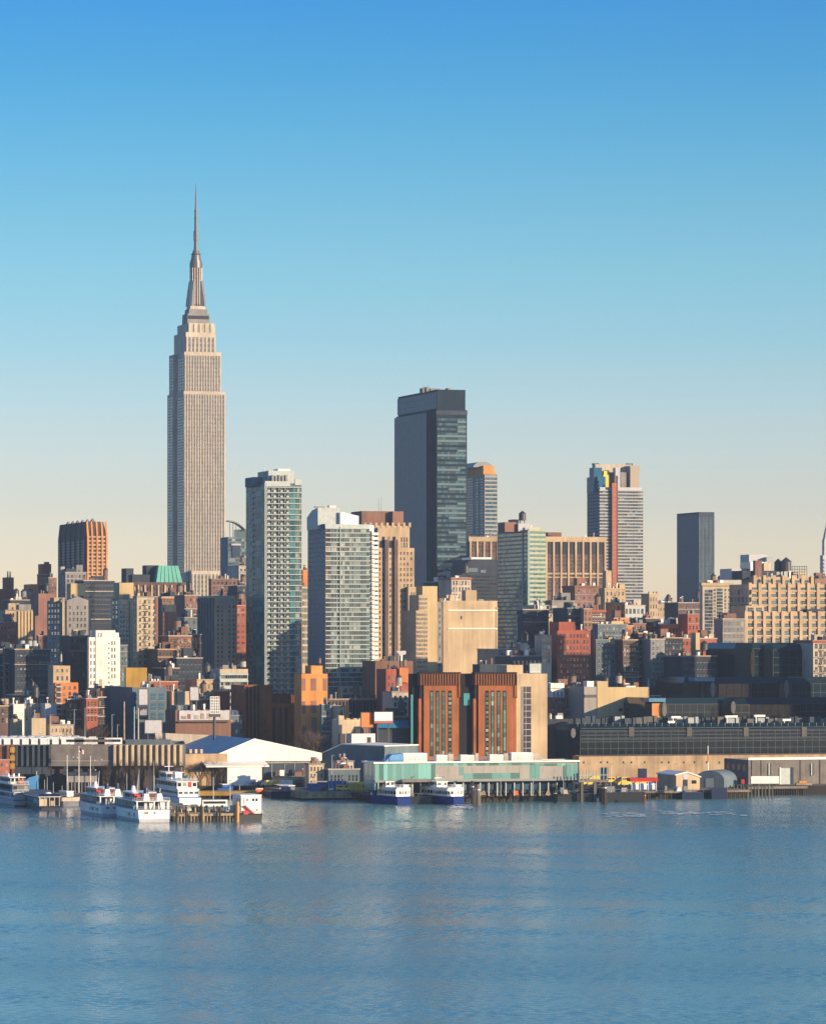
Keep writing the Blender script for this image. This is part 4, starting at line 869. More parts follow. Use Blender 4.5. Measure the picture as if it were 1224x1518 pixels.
for k in range(9): b.pbox('lamp_arm', 270 + 8 * k, 270.5 + 8 * k, 1051.5, 1053, 'dark_metal', -1.5, .1)
b.done()
bld('brick_building', 'red brown stair block right of the picture billboard', 'building', 318, 324, 341, 1024, 1060, 1630, 'red_brick', (2, 2, .3, .3), None, clut=1, D=12)
b = B('pole_sign', 'tall white lattice sign on a black mast before the brick warehouse', 'sign', None, 312, 325, 1520); z0, z1 = b.Z(1058), b.Z(1033); W = b.W
mb = MB(); mb.box(0, W, .3, .6, z0, z1); b.mk(mb, 'panel', 'pane_pale'); mb = MB()
for k in range(6): mb.box(W * k / 5 - .12, W * k / 5 + .12, 0, .3, z0, z1)
for k in range(7): mb.box(0, W, .02, .28, z0 + (z1 - z0) * k / 6 - .1, z0 + (z1 - z0) * k / 6 + .1)
b.mk(mb, 'lattice', 'white_paint'); mb = MB(); mb.box(-.4, W + .4, -.2, 1.2, z0 - 1.4, z0 - .1); b.mk(mb, 'bracket', 'dark_metal'); mb = MB(); mb.cyl(W * .5, .8, 0, z0 - 1.4, .55); b.mk(mb, 'mast', 'dark_metal'); b.done()
b = B('apartment_building', 'white strip window apartment building before the taller balcony tower', 'building', None, 326, 367.5, 1690, D=20); b.body(992, 'slab_white', 'roof_pale')
b.bands(327.5, 366.5, 998, 1060, 6, .55, 12, 'pane_dark', 'slab_grey'); b.slabs(326, 367.5, 1000, 1062, 6, .6, 'slab_white', -.8); b.pbox('parapet', 326, 367, 992, 998, 'cream', -.3)
b.clutter(5, 11); b.tank(360, 977, 994, 10, 'concrete', 8); b.done()
bld('low_building', 'dark teal low block at the foot of the white strip window building', 'building', None, 339, 362, 1060, 1092, 1600, 'blue_grey', (3, 2, .4, .4), None, clut=3, D=14)

# ------------------------------------------------------------------ middle
b = B('vent_building', 'rust brown panelled building with three dark slots left of the orange stone tower', 'building', 358, 362, 388, 1600, D=24)
b.body(1016, 'rust_panel', px1=404, y1=22); rg = random.Random(4)
for k in range(13):
    px = 363 + 1.9 * k; b.pbox('panel_rib', px, px + .8, 1018, 1100, 'corten_dark' if k % 3 else 'copper_panel', -.35)
b.body(1029, 'corten_dark', px0=386, px1=437, y0=1, y1=20, name='side_block'); b.body(1043, 'copper_panel', px0=396, px1=436.5, y0=-1, y1=.9, name='front_slab'); b.top = b.Z(1029)
for k in range(16): b.pbox('louvre', 390 + 3 * k, 391.4 + 3 * k, 1030.5, 1042, 'copper_panel', .5, 1.2)
for px, g in ((404, 'corten_dark'), (413, 'pane_green'), (422, 'corten_dark')):
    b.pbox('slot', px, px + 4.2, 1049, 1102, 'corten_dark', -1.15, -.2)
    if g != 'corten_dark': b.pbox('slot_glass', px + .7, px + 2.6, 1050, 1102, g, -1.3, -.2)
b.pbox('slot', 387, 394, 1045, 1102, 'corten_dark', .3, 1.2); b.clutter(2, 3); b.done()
b = B('stone_tower', 'orange stone windowless tower with a stepped top and tiny tank', 'building', 436, 447, 487, 1580, D=16); b.body(999, 'orange_stone', px1=485.5)
b.body(987, 'orange_stone', px0=461, px1=478, y0=1, y1=10, name='stepped_top'); b.top = b.Z(987); b.tank(473.5, 973, 988, 5, 'tank_wood', 5)
for px, py0, py1, w in ((448, 1006, 1024, 5), (461, 1006, 1024, 8), (479, 1006, 1024, 6), (448, 1040, 1058, 5), (461, 1039, 1057, 8), (448, 1076, 1090, 6), (462, 1064, 1090, 7)): b.pbox('blind_panel', px, px + w, py0, py1, 'pink_brick', -.12, .2)
b.done()
bld('brick_building', 'dark block of blue shaded windows at the foot of the orange stone tower', 'building', 474, 477, 489, 1044, 1092, 1560, 'blue_grey', (2, 6, .5, .5), None, clut=2, D=10)
bld('low_building', 'grey block with black windows left of the cream castle wall', 'building', None, 489, 504, 1046, 1096, 1590, 'grey_stone', (3, 5, .5, .5), None, clut=2, D=12)
bld('ribbed_building', 'brown building with dark vertical ribs under the tan podium', 'building', None, 488, 566, 1036, 1065, 1650, 'dusk_brown', (14, 1, .45, .9), None, clut=5, style='plain', glass='curtain_black')
board('small cream billboard with a dark emblem beside the brown ribbed building', 493, 511, 1048, 1067, 1570, 'cream', foot=1095, art=lambda b, z0, z1, W: b.mk(MB().prism([(W * .55, -.1), (W * .9, -.1), (W * .9, .1), (W * .55, .1)], z0 + 1, z1 - 1.2, 0, [(W * .7, -.1), (W * .75, -.1), (W * .75, .1), (W * .7, .1)]), 'emblem', 'navy_paint'))
b = bld('castle_building', 'cream blank wall with a stepped battlement top behind two billboards', 'building', None, 502, 537, 1067, 1110, 1540, 'cream', None, None, clut=0, D=10, fin=False)
for px0, px1, py in ((502, 510, 1061), (514, 519, 1065), (524, 529, 1065), (532, 537, 1065)): b.box('battlement', px0, px1, py, 'cream', .02, 3)
b.done()
board('square bright orange billboard', 535.5, 552.5, 1057, 1078, 1520, 'orange_paint', foot=1100)
board('glaring white billboard with a red edge beside the orange one', 555, 582, 1056, 1072, 1520, 'white_metal', foot=1100, art=lambda b, z0, z1, W: b.mk(MB().box(0, W, -.08, .1, z0, z0 + .8), 'red_strip', 'red_paint'))
b = bld('low_building', 'white block with an open porch below the orange billboard', 'building', None, 521, 556, 1088, 1118, 1512, 'white_brick', None, None, clut=2, D=8, fin=False)
b.pbox('arch', 504, 512, 1088, 1106, 'dark_brick', 1, 3); b.pbox('porch', 544, 550, 1093, 1106, 'dark_brick', -.1, .2); b.done()
bld('brick_building', 'long dark shaded shed behind the glaring white billboard', 'building', None, 554, 612, 1062, 1125, 1560, 'dark_brick', (9, 3, .3, .3), None, clut=6, D=20)
b = bld('warehouse', 'low teal roofed dark depot right behind the grey shed', 'building', None, 560, 610, 1076, 1130, 1535, 'navy_brick_shade', None, None, clut=2, D=14, roof='teal_roof', fin=False)
mb = MB(); mb.extrude_x([(-2.0, b.top - .8), (0, b.top + 2.0), (.2, b.top + 2.0), (-1.8, b.top - 1.0)], -.5, b.W + .5); b.mk(mb, 'eave', 'teal_roof'); b.done()
bld('brick_building', 'cream windowed tenement just left of the copper vent building', 'building', None, 581, 606, 1025, 1070, 1580, 'pale_stone', (3, 4, .45, .5), None, clut=3, D=14, pad=4)
b = bld('brick_building', 'orange lit brick house with a small tank behind the tenement', 'building', None, 572, 606, 992, 1030, 1640, 'red_brick', None, None, clut=2, D=14, fin=False)
b.pbox('lit_gable', 592, 605, 990, 1012, 'orange_brick', -1.2, .2); b.tank(599.5, 974, 994, 6, 'tank_wood', 4); b.box('bulkhead', 583, 592, 994, 'dark_metal', 1, 5); b.win(574, 590, 1000, 1020, 3, 2, .4, .5); b.done()
bld('low_building', 'long brick roof with a dark gable left of the tan stone tower', 'building', None, 556, 612, 980, 1000, 1720, 'brown_brick', None, None, clut=5, D=20)
b = bld('roof_sign', 'grey wedge sign on a black stalk above the brick roofs', 'sign', None, 587, 601.5, 965, 973, 1660, 'lilac_grey', None, None, clut=0, D=1.2, fin=False); b.e.children[0].name = 'old'
bpy.data.objects.remove(b.e.children[0]); mb = MB(); mb.extrude_y([(0, b.Z(965)), (b.W * .42, b.Z(972.5)), (b.W, b.Z(970)), (b.W, b.Z(965))][::-1], 0, .8); b.mk(mb, 'panel', 'lilac_grey'); mb = MB(); mb.bar((b.W * .45, .4, 0), (b.W * .45, .4, b.Z(971)), .3); b.mk(mb, 'stalk', 'dark_metal')
b = B('stone_building', 'rough tan stone apartment tower with stepped left edge beside the blank wall block', 'building', None, 616.5, 655, 1835, D=24); b.body(905, 'tan_stone', px1=634)
b.body(882, 'tan_stone', px0=620.5, px1=634, y0=3, y1=18, name='setback'); b.body(869, 'yellow_stone', px0=626, px1=648, y0=6, y1=16, name='stair_tower'); b.top = b.Z(869); b.body(892, 'grey_stone', px0=634.1, px1=655, y0=8, y1=20, name='rear_wing')
b.win(617.5, 633.5, 908, 998, 5, 14, .45, .5, 'pane_dark', 'pale_stone', 'recess'); b.win(621.5, 633, 885, 904, 4, 3, .45, .5, 'pane_dark', 'pale_stone', 'recess', y0=3); b.win(635, 654, 900, 990, 4, 10, .4, .45, y0=8); b.tank(652, 884, 896, 9, 'tank_wood', 9); b.done()
b = B('loft_building', 'big blank tan walled block with two pale string courses', 'building', 650, 656.5, 737, 1880, D=30); b.body(890.5, 'tan_panel')
for py in (905, 932): b.pbox('string_course', 664, 737.2, py - .8, py + .8, 'white_metal', -.45)
b.pbox('corner_strip', 656.5, 664, 891, 1000, 'tan_stone', -.12); b.pbox('edge_strip', 735.3, 737.4, 900, 1000, 'cream', -.3); b.pbox('vent_slot', 683, 685, 913, 918, 'dark_metal', -.2)
b.lwin(.05, .95, 912, 1000, 3, 5, .7, .8, 'pane_dark', 'tan_stone', 'grid'); b.box('bulkhead', 690, 706.5, 875, 'tan_stone', 2, 6); b.box('bulkhead', 662, 675, 882, 'cream', 4, 6); b.box('bulkhead', 724, 731, 893, 'white_metal', 1, 4); b.mast(692, 871, .3, 4, 'cream', 'finial'); b.clutter(5, 6); b.done()
bld('office_building', 'pinkish white windowed block above the blank tan wall', 'building', None, 669, 698, 856, 888, 2050, 'pale_stone', (6, 3, .5, .6), None, clut=5, cornice='pink_brick')
bld('office_building', 'dark block at the foot of the slab tower', 'building', None, 645, 670, 862, 900, 2200, 'navy_brick_shade', (5, 4, .4, .4), None, clut=3, glass='curtain_black')
bld('low_building', 'grey flat roofed plant house on the tan tower behind the vent building', 'building', None, 711, 752, 985, 1000, 1640, 'dark_grey', None, None, clut=2, D=10)
b = B('tan_building', 'plain tan block with one deep vertical window slot right of the copper vent building', 'building', None, 713, 811, 1560, D=22); b.body(999, 'tan_panel', px0=756); b.body(986, 'tan_panel', px0=751, px1=775, y0=.8, y1=14, name='raised_part'); b.top = b.Z(999)
b.pbox('slot_side', 772, 776.5, 1018, 1150, 'grey_stone', -.12); b.pbox('slot', 776, 787, 1018, 1150, 'pane_plum', -.2, .2); mb = MB()
for k in range(14): z_ = b.Z(1018) - k * 2.5; mb.box(b.X(776), b.X(787), -.3, -.21, z_ - .15, z_ + .15)
mb.box(b.X(778.5), b.X(779.2), -.32, -.21, 0, b.Z(1018)); b.mk(mb, 'slot_mullion', 'slab_grey'); b.done()
board('white slatted billboard on the roof behind the tan block', 785, 802, 984, 1000, 1640, 'slab_white', foot=1010, art=lambda b, z0, z1, W: b.mk(MB().box(W * .1, W * .9, -.1, .1, z0 + 1, z0 + 1.3), 'slat', 'steel'))
# copper vent building: twin ribbed crowns, green glass slots
b = B('vent_building', 'big copper orange vent building with twin ribbed crowns and tall green slots', 'building', 605, 613, 766, 1530, D=24)
X = b.X; b.body(999, 'corten_dark', y0=1.5)
for p0, p1 in ((624, 683), (705, 766)):
    q0, q1 = p0 + 4, p1 - (3 if p0 < 700 else 1)
    b.body(1016, 'copper_panel', px0=q0, px1=q1, y0=-1.2, y1=1.4, name='front_slab'); zc = b.Z(1000); mb = MB()
    b.pbox('crown_panel', p0 - 2, p1, 998, 1016, 'copper_panel', -1.6, 1.45)
    for k in range(15 if p0 < 700 else 16):
        px = p0 - 1.5 + 4.0 * k
        if px < p1 - 1: b.pbox('crown_rib', px, px + 1.1, 998.5, 1016, 'corten_dark', -1.95, -1.61)
    b.pbox('crown_cap', p0 - 2.5, p1 + .5, 996.8, 998.6, 'corten_dark', -2.0, 1.6)
    b.pbox('hanging_panel', p1 - 3.6, p1 - .6, 1016, 1034, 'copper_panel', -1.7, -1.25); b.pbox('panel_edge', p1 - .55, p1 + .2, 1000, 1035, 'corten_dark', -1.8, -1.25)
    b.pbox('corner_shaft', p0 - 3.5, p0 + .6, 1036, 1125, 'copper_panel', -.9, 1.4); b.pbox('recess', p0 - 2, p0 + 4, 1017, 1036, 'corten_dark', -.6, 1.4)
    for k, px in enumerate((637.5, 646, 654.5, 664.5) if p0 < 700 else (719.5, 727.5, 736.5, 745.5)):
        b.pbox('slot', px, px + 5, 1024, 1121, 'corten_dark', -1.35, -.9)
        broken = (k == 3 and p0 < 700) or (k == 0 and p0 > 700)
        b.win(px + .3, px + 4.2, 1026, 1120, 1, 14, .9, .62 if broken else .96, 'pane_green', 'corten_dark', 'plain', y0=-1.36, part='slot_glass')
b.pbox('side_glass', 609, 612, 1030, 1120, 'pane_teal', 1.0, 1.6); b.pbox('link_glass', 687, 697, 1028, 1046, 'pane_teal', 1.2, 1.6); b.done()
# ------------------------------------------------------------------ the city on the right, far to near
bld('brick_building', 'brown block with a tall tan bay standing before the cream piers', 'building', None, 852, 887, 868, 902, 2300, 'pink_brick', (4, 3, .35, .4), None, clut=3, cornice='brown_brick')
b = bld('apartment_building', 'tan apartment block with small turret at the foot of the hoist tower', 'building', None, 896, 927, 872, 915, 2350, 'tan_stone', (5, 4, .35, .45), None, clut=4, fin=False)
b.box('turret', 898, 906, 846, 'tan_stone', 4, 6); b.box('turret', 918, 926, 866, 'yellow_stone', 1, 5); b.done()
bld('office_building', 'white podium with square black windows below the hoist tower', 'building', None, 924, 956, 897, 925, 2400, 'slab_white', (5, 2, .6, .6), None, clut=2, style='pair')
b = bld('apartment_building', 'sunlit tan turreted block just right of the hoist tower', 'building', 950, 962, 975, 880, 915, 2500, 'tan_stone', (3, 3, .35, .5), None, clut=0, fin=False)
for px in (962, 969, 973): b.box('battlement', px, px + 2.6, 877, 'tan_stone', .02, 2)
b.done()
bld('apartment_building', 'far tan block with tiny tanks on the skyline right of the hoist tower', 'building', None, 972, 1004, 896, 915, 2600, 'tan_stone', (7, 2, .35, .45), None, clut=7)
b = bld('apartment_building', 'small far grey block with two roof tanks on the skyline', 'building', None, 978, 1000, 893, 905, 2900, 'grey_stone', None, None, clut=2, fin=False); b.tank(987, 885, 895, 4.5, 'grey_stone', 5); b.tank(995, 886, 895, 4.5, 'grey_stone', 8); b.done()
bld('office_building', 'dusky block in shade at the foot of the blue black box tower', 'building', None, 1005, 1046, 893, 940, 2250, 'dusk_brown', (8, 6, .4, .4), None, clut=5)
b = bld('office_building', 'long navy shaded office block with a dark flat roof beside the green glass tower', 'building', 767, 775, 813, 903, 970, 1980, 'navy_brick_shade', (10, 8, .5, .5), None, clut=4, glass='curtain_black', fin=False, frame='blue_grey', style='pair')
b.done()
bld('loft_building', 'tan windowed loft right of the navy office block', 'building', None, 813, 842, 906, 945, 1990, 'pale_stone', (6, 4, .45, .55), None, clut=3, cornice='navy_brick_shade')
b = bld('office_building', 'white roofed low block with vents in front of the cream pier building', 'building', None, 792, 813, 897, 910, 2100, 'slab_white', (4, 1, .4, .5), None, clut=3); bld('office_building', 'grey roof plant block with pale vents in front of the cream pier building', 'building', None, 818, 852, 890, 912, 2150, 'grey_stone', (5, 1, .4, .4), None, clut=8)
bld('office_building', 'dark shaded wing between the tan loft and the brown corniced block', 'building', None, 841, 866, 901, 960, 1960, 'navy_brick_shade', (5, 6, .5, .5), None, clut=2, glass='curtain_black')
bld('apartment_building', 'pinkish brick tower strip beside the white windowed brown block', 'building', 860, 865, 877, 902, 948, 1930, 'pink_brick', (2, 5, .4, .5), None, clut=1)
bld('loft_building', 'brown loft with a white arched window row under its red roof', 'building', None, 876, 897, 904, 950, 1950, 'brown_brick', (5, 5, .5, .6), None, clut=2, frame='white_metal', cornice='red_brick')
b = bld('brick_building', 'red and brown rooftop tower right of the tan apartment block', 'building', 897, 907, 926, 893, 930, 2080, 'orange_brick', (3, 3, .4, .5), None, clut=4); bld('brick_building', 'orange rooftop terrace block below the red and brown rooftop tower', 'building', None, 910, 932, 916, 945, 1980, 'orange_brick', (4, 2, .4, .4), None, clut=5)
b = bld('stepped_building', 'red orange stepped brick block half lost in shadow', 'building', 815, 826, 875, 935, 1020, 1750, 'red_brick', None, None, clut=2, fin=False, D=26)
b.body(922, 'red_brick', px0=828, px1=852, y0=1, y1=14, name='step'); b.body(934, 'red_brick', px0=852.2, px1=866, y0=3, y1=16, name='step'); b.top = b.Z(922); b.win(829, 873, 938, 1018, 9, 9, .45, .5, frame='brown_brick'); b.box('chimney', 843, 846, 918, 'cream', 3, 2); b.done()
bld('low_building', 'small tan house left of the stepped red block', 'building', None, 803, 817, 941, 985, 1770, 'pale_stone', (2, 4, .5, .5), None, clut=2, D=10)
bld('low_building', 'long grey flat roofed block with white vents right of the blank tan wall', 'building', None, 738, 800, 962, 990, 1800, 'grey_stone', (10, 2, .4, .4), None, clut=9, D=30); bld('low_building', 'grey low annex below the small tan house', 'building', None, 757, 816, 972, 1005, 1730, 'dark_grey', (9, 2, .4, .4), None, clut=7)
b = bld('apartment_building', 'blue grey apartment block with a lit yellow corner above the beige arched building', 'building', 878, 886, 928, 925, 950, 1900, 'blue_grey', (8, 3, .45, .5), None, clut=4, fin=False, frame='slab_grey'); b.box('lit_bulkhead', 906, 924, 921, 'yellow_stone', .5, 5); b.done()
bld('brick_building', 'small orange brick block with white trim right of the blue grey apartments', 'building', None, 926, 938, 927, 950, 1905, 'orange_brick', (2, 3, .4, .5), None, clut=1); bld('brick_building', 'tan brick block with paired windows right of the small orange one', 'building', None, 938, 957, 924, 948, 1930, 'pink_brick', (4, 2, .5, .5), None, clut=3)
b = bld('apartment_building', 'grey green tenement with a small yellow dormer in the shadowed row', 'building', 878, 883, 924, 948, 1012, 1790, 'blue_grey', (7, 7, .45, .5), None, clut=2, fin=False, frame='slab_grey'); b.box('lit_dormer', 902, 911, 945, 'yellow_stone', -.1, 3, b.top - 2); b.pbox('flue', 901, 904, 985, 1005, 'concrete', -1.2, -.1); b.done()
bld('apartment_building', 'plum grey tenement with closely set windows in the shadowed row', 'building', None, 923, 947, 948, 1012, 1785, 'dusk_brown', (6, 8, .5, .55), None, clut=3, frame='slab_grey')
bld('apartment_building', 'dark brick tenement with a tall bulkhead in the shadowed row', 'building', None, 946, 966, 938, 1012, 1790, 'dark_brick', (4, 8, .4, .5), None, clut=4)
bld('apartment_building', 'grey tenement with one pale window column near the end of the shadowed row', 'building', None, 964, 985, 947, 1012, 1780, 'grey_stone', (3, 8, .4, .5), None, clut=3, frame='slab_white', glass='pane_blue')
bld('apartment_building', 'dark tall tenement closing the shadowed row', 'building', None, 984, 1012, 945, 1012, 1790, 'navy_brick_shade', (5, 8, .4, .5), None, clut=4)
b = bld('brick_building', 'dark red rooftop block above the shadowed row', 'building', None, 957, 975, 916, 945, 1950, 'dark_brick', (2, 2, .4, .4), None, clut=2); bld('office_building', 'pale blue grey cylinder roofed block above the shadowed row', 'building', None, 974, 990, 923, 945, 1960, 'lilac_grey', (3, 2, .4, .4), None, clut=3)
bld('brick_building', 'orange tan low block right of the pale cylinder roofed block', 'building', None, 990, 1020, 925, 965, 1940, 'orange_brick', (6, 3, .4, .5), None, clut=5); bld('brick_building', 'dark red chimney like tower in front of the dusky block', 'building', None, 1019, 1036, 910, 960, 1930, 'red_brick', (3, 4, .35, .5), None, clut=1, D=12)
bld('brick_building', 'red brick loft row sunlit at one end before the gridded loft', 'building', None, 1008, 1062, 946, 1010, 1830, 'red_brick', (9, 6, .45, .5), None, clut=7); b = bld('brick_building', 'narrow yellow brick chimney stack building among red lofts', 'building', None, 1031, 1037, 938, 980, 1800, 'yellow_stone', None, None, clut=0, D=6)
bld('warehouse', 'navy shaded warehouse below the red loft row', 'building', None, 1010, 1062, 972, 1015, 1760, 'navy_brick_shade', (10, 4, .4, .4), None, clut=5, glass='curtain_black')
b = B('office_building', 'pale corniced block with two tall glass bays left of the stepped tan factory', 'building', 1037, 1041, 1085, 2080, D=26); b.body(865, 'pale_stone')
mb = MB(); mb.prism([(-.9, -.9), (b.W + .5, -.9), (b.W + .5, -.003), (-.003, -.003), (-.003, b.D), (-.9, b.D)], b.top - 1.2, b.top + .3); b.mk(mb, 'cornice', 'tan_stone')
b.bands(1044, 1056, 874, 940, 13, .85, 4, 'pane_blue', 'frame_grey'); b.bands(1062, 1071, 872, 930, 12, .8, 3, 'pane_grey', 'frame_grey'); b.win(1072, 1083, 872, 935, 2, 12, .5, .6); b.win(1056.5, 1061.5, 872, 940, 1, 13, .6, .5)
b.tank(1057, 850, 868, 9, 'tank_wood', 6); b.tank(1066, 853, 868, 6, 'dark_metal', 12); b.clutter(5, 3); b.done()
# stepped tan factory with deep piers
b = B('factory_building', 'huge stepped tan factory with deep piers and wide windows at right', 'building', 1072, 1109, 1240, 1990, D=70)
W, D = b.W, b.D
def fac(px0, px1, yt, yb, y0, nx, ny, y1=None):
    b.body(yt, 'tan_stone', px0=px0, px1=px1, y0=y0, y1=y1 or D, name='tier'); x0, x1 = b.X(px0, y0), b.X(px1, y0); zt, zb = b.Z(yt, x0, y0), b.Z(yb, x0, y0)
    b.win(px0 + .5, px1 - .5, yt + 3, yb, nx, ny, .70, .62, 'pane_grey', 'slab_grey', 'grid', y0=y0)
    me = MB().box(-.8, .8, -.9, .2, 0, zt - zb + .7).mesh('pier', ['tan_stone'])
    for k in range(nx + 1): b.put('pier', me, x0 + (x1 - x0) * k / nx, y0, zb)
    for j in range(ny):
        z_ = zt - (zt - zb) * (j + .97) / ny
        mb = MB(); mb.box(x0, x1, y0 - .55, y0 + .2, z_ - .35, z_ + .5); b.mk(mb, 'sill_course', 'tan_stone')
fac(1118, 1203, 855, 868, 16, 6, 1); fac(1111, 1226, 866, 908, 6, 8, 3.0 and 4); fac(1105, 1240, 908, 955, 0, 10, 4)
b.body(898, 'tan_stone', px0=1105, px1=1132, y0=.3, y1=20, name='corner_tier'); b.win(1106, 1131, 899.5, 908, 2, 1, .7, .7, 'pane_grey', 'slab_grey', 'grid', y0=.3)
b.lwin(.02, .98, 912, 1000, 8, 8, .62, .62, 'pane_dark', 'slab_grey', 'grid'); b.lwin(.1, .98, 872, 905, 6, 3, .62, .62, 'pane_dark', 'slab_grey', 'grid', x0=b.X(1111, 6)); 
b.top = b.Z(855, 0, 16)
b.box('plant_room', 1100, 1150, 846, 'navy_brick_shade', 24, 14); b.box('plant_room', 1112, 1136, 833, 'steel', 40, 14); b.box('plant_room', 1084, 1106, 843, 'lilac_grey', 44, 16); b.box('cooling_tower', 1136, 1158, 826, 'slab_grey', 46, 12); b.box('cooling_tower', 1110, 1136, 822, 'lilac_grey', 50, 12)
b.box('chimney', 1119, 1129, 831, 'brown_brick', 22, 3); b.tank(1165, 826, 856, 16, 'dark_metal', 30); b.tank(1153, 828, 856, 12, 'dark_metal', 34); b.box('bulkhead', 1132, 1142, 835, 'cream', 26, 6)
mb = MB()
for k in range(7): x = b.X(1174 + 3.6 * k, 30); mb.bar((x, 30, b.top - 1), (x, 30, b.Z(839, x, 30)), .12)
for k in range(4): mb.bar((b.X(1174, 30), 30, b.Z(840 + 4 * k, b.X(1174, 30), 30)), (b.X(1196, 30), 30, b.Z(840 + 4 * k, b.X(1196, 30), 30)), .12)
b.mk(mb, 'roof_lattice', 'frame_dark'); b.box('roof_shed', 1176, 1196, 848, 'cream', 34, 8); b.box('roof_wedge', 1196, 1215, 903, 'navy_brick_shade', 1, 5, b.Z(908)); b.clutter(5, 9, 1110, 1200); b.done()
b = bld('loft_building', 'tall gridded grey loft in shade left below the stepped tan factory', 'building', 1058, 1071, 1104, 917, 1005, 1900, 'grey_stone', (5, 9, .6, .6), (3, 9), clut=3, frame='slab_grey', style='grid', D=30)
bld('loft_building', 'white framed brown loft at the right edge', 'building', None, 1205, 1240, 949, 1010, 1700, 'pale_stone', (5, 5, .6, .6), None, clut=2, style='grid', cornice='red_brick', glass='pane_plum')
b = B('clock_tower', 'pale stone tower with a spire cut by the right edge', 'tower', None, 1219.5, 1252, 3200, D=6); b.body(823, 'lilac_grey'); b.body(800, 'lilac_grey', px0=1221.5, px1=1248, y0=1, y1=5.5, name='upper_stage'); x0, x1 = b.X(1222, 1), b.X(1247, 1); mb = MB(); mb.prism([(x0, 1.2), (x1, 1.2), (x1, 5.3), (x0, 5.3)], b.Z(800), b.Z(740), 0, [((x0 + x1) / 2 - .3, 3), ((x0 + x1) / 2 + .3, 3), ((x0 + x1) / 2 + .3, 3.4), ((x0 + x1) / 2 - .3, 3.4)]); b.mk(mb, 'spire', 'slab_grey'); b.win(1218, 1248, 828, 880, 6, 10, .4, .5); b.done()
bld('brick_building', 'brown rooftop right of the stepped tan factory at the skyline', 'building', None, 1208, 1240, 858, 880, 2600, 'pink_brick', (5, 3, .3, .4), None, clut=4)
# below the shadowed row
b = bld('brick_building', 'brown tenement with black windows and a white painted top left corner', 'building', None, 816, 866, 1020, 1066, 1690, 'pink_brick', (11, 4, .4, .5), None, clut=4, D=16, fin=False)
b.pbox('white_corner', 816, 836, 1013, 1034, 'white_brick', -.15, 6); b.win(818, 835, 1024, 1034, 3, 1, .35, .7, y0=-.16); b.done()
b = B('beige_building', 'plain beige block with two arched openings and a grey left wing', 'building', None, 866, 962, 1668, D=22); b.body(1018, 'corrugated_grey', px1=885, y0=.3, name='grey_wing'); b.body(1019, 'yellow_stone', px0=885.1); b.body(1010, 'yellow_stone', px0=885.1, px1=901, y0=-.01, y1=8, name='raised_corner'); b.top = b.Z(1019)
b.pbox('dark_belt', 866.5, 884.5, 1030, 1034, 'dark_metal', -.05)
for px in (919.5, 931.5):
    xa, z0 = b.X(px), b.Z(1055); r = 3.2 / F * b.Cy; mb = MB(); mb.extrude_y([(xa - r, z0), (xa + r, z0)] + [(xa + r * math.cos(t), z0 + r * .5 + r * 1.1 * math.sin(t)) for t in (0, .5, 1.0, 1.57, 2.1, 2.6, 3.1416)], -.12, .3); b.mk(mb, 'arched_window', 'pane_dark')
b.pbox('door', 899, 910, 1062, 1075, 'dark_metal', -.12); b.box('white_hatch', 870, 880, 1010, 'white_metal', 1, 5); b.box('white_hatch', 928, 942, 1017, 'white_metal', 2, 5)
b.tank(917, 997, 1020, 10, 'concrete', 7); b.tank(924.5, 1004, 1020, 4, 'orange_stone', 6); b.tank(898, 1002, 1018, 8, 'dark_metal', 9); b.clutter(4, 3, 930, 960); b.done()
b = bld('low_building', 'brown roof house with a brick stack right of the beige block', 'building', None, 962, 992, 1019, 1040, 1740, 'dusk_brown', None, None, clut=3, D=14, fin=False); b.box('stack', 971, 989, 1007, 'red_brick', 3, 6); b.mast(961, 1006, .5, 2, 'white_paint', 'flue'); b.done()
b = B('coach', 'white and red coach parked on a roof right of the beige block', 'coach', None, 964, 987, 1700, zg=b.Z(1036) + GZ); b.pbox('body', 964, 980, 1031, 1035.5, 'white_paint', 0, 2.4); b.pbox('tail', 980.2, 987, 1031.5, 1035.5, 'red_paint', 0, 2.4); b.pbox('window_strip', 965, 979, 1032, 1033.4, 'pane_dark', -.05, .1); b.done()
# black glass exhibition hall
b = B('exhibition_hall', 'huge black glass exhibition hall in stepped chamfered tiers at right', 'exhibition hall', None, 846, 1290, 1570, D=120)
def tier(name, px0, px1, yt, yb, y0, d, ch=3.0, mul=None):
    x0, x1 = b.X(px0, y0), b.X(px1, y0); z1, z0 = b.Z(yt, x0, y0), b.Z(yb, x0, y0); z0 = max(0, z0)
    pl = [(x0, y0 + ch), (x0 + ch, y0), (x1, y0), (x1, y0 + d), (x0, y0 + d)]; tl = [(x0 + 1.2, y0 + ch + .8), (x0 + ch + .8, y0 + 2.2), (x1, y0 + 2.2), (x1, y0 + d), (x0 + 1.2, y0 + d)]
    zm = z1 - min(2.6, (z1 - z0) * .3); mb = MB(); mb.prism(pl, z0, zm, 0); mb.prism(pl, zm + .003, z1, 0, tl); o = b.mk(mb, name, 'curtain_black')
    mb = MB(); n_ = int((x1 - x0 - ch) / 3.2)
    for k in range(n_ + 1): x = x0 + ch + (x1 - x0 - ch) * k / n_; mb.box(x - .06, x + .06, y0 - .09, y0 - .003, z0, zm)
    nz = max(2, int((zm - z0) / 3.2))
    for k in range(1, nz + 1): zz = z0 + (zm - z0) * k / nz; mb.box(x0 + ch, x1, y0 - .07, y0 - .004, zz - .06, zz + .06)
    mb.build('mullion_grid', 'frame_dark', o); return z1
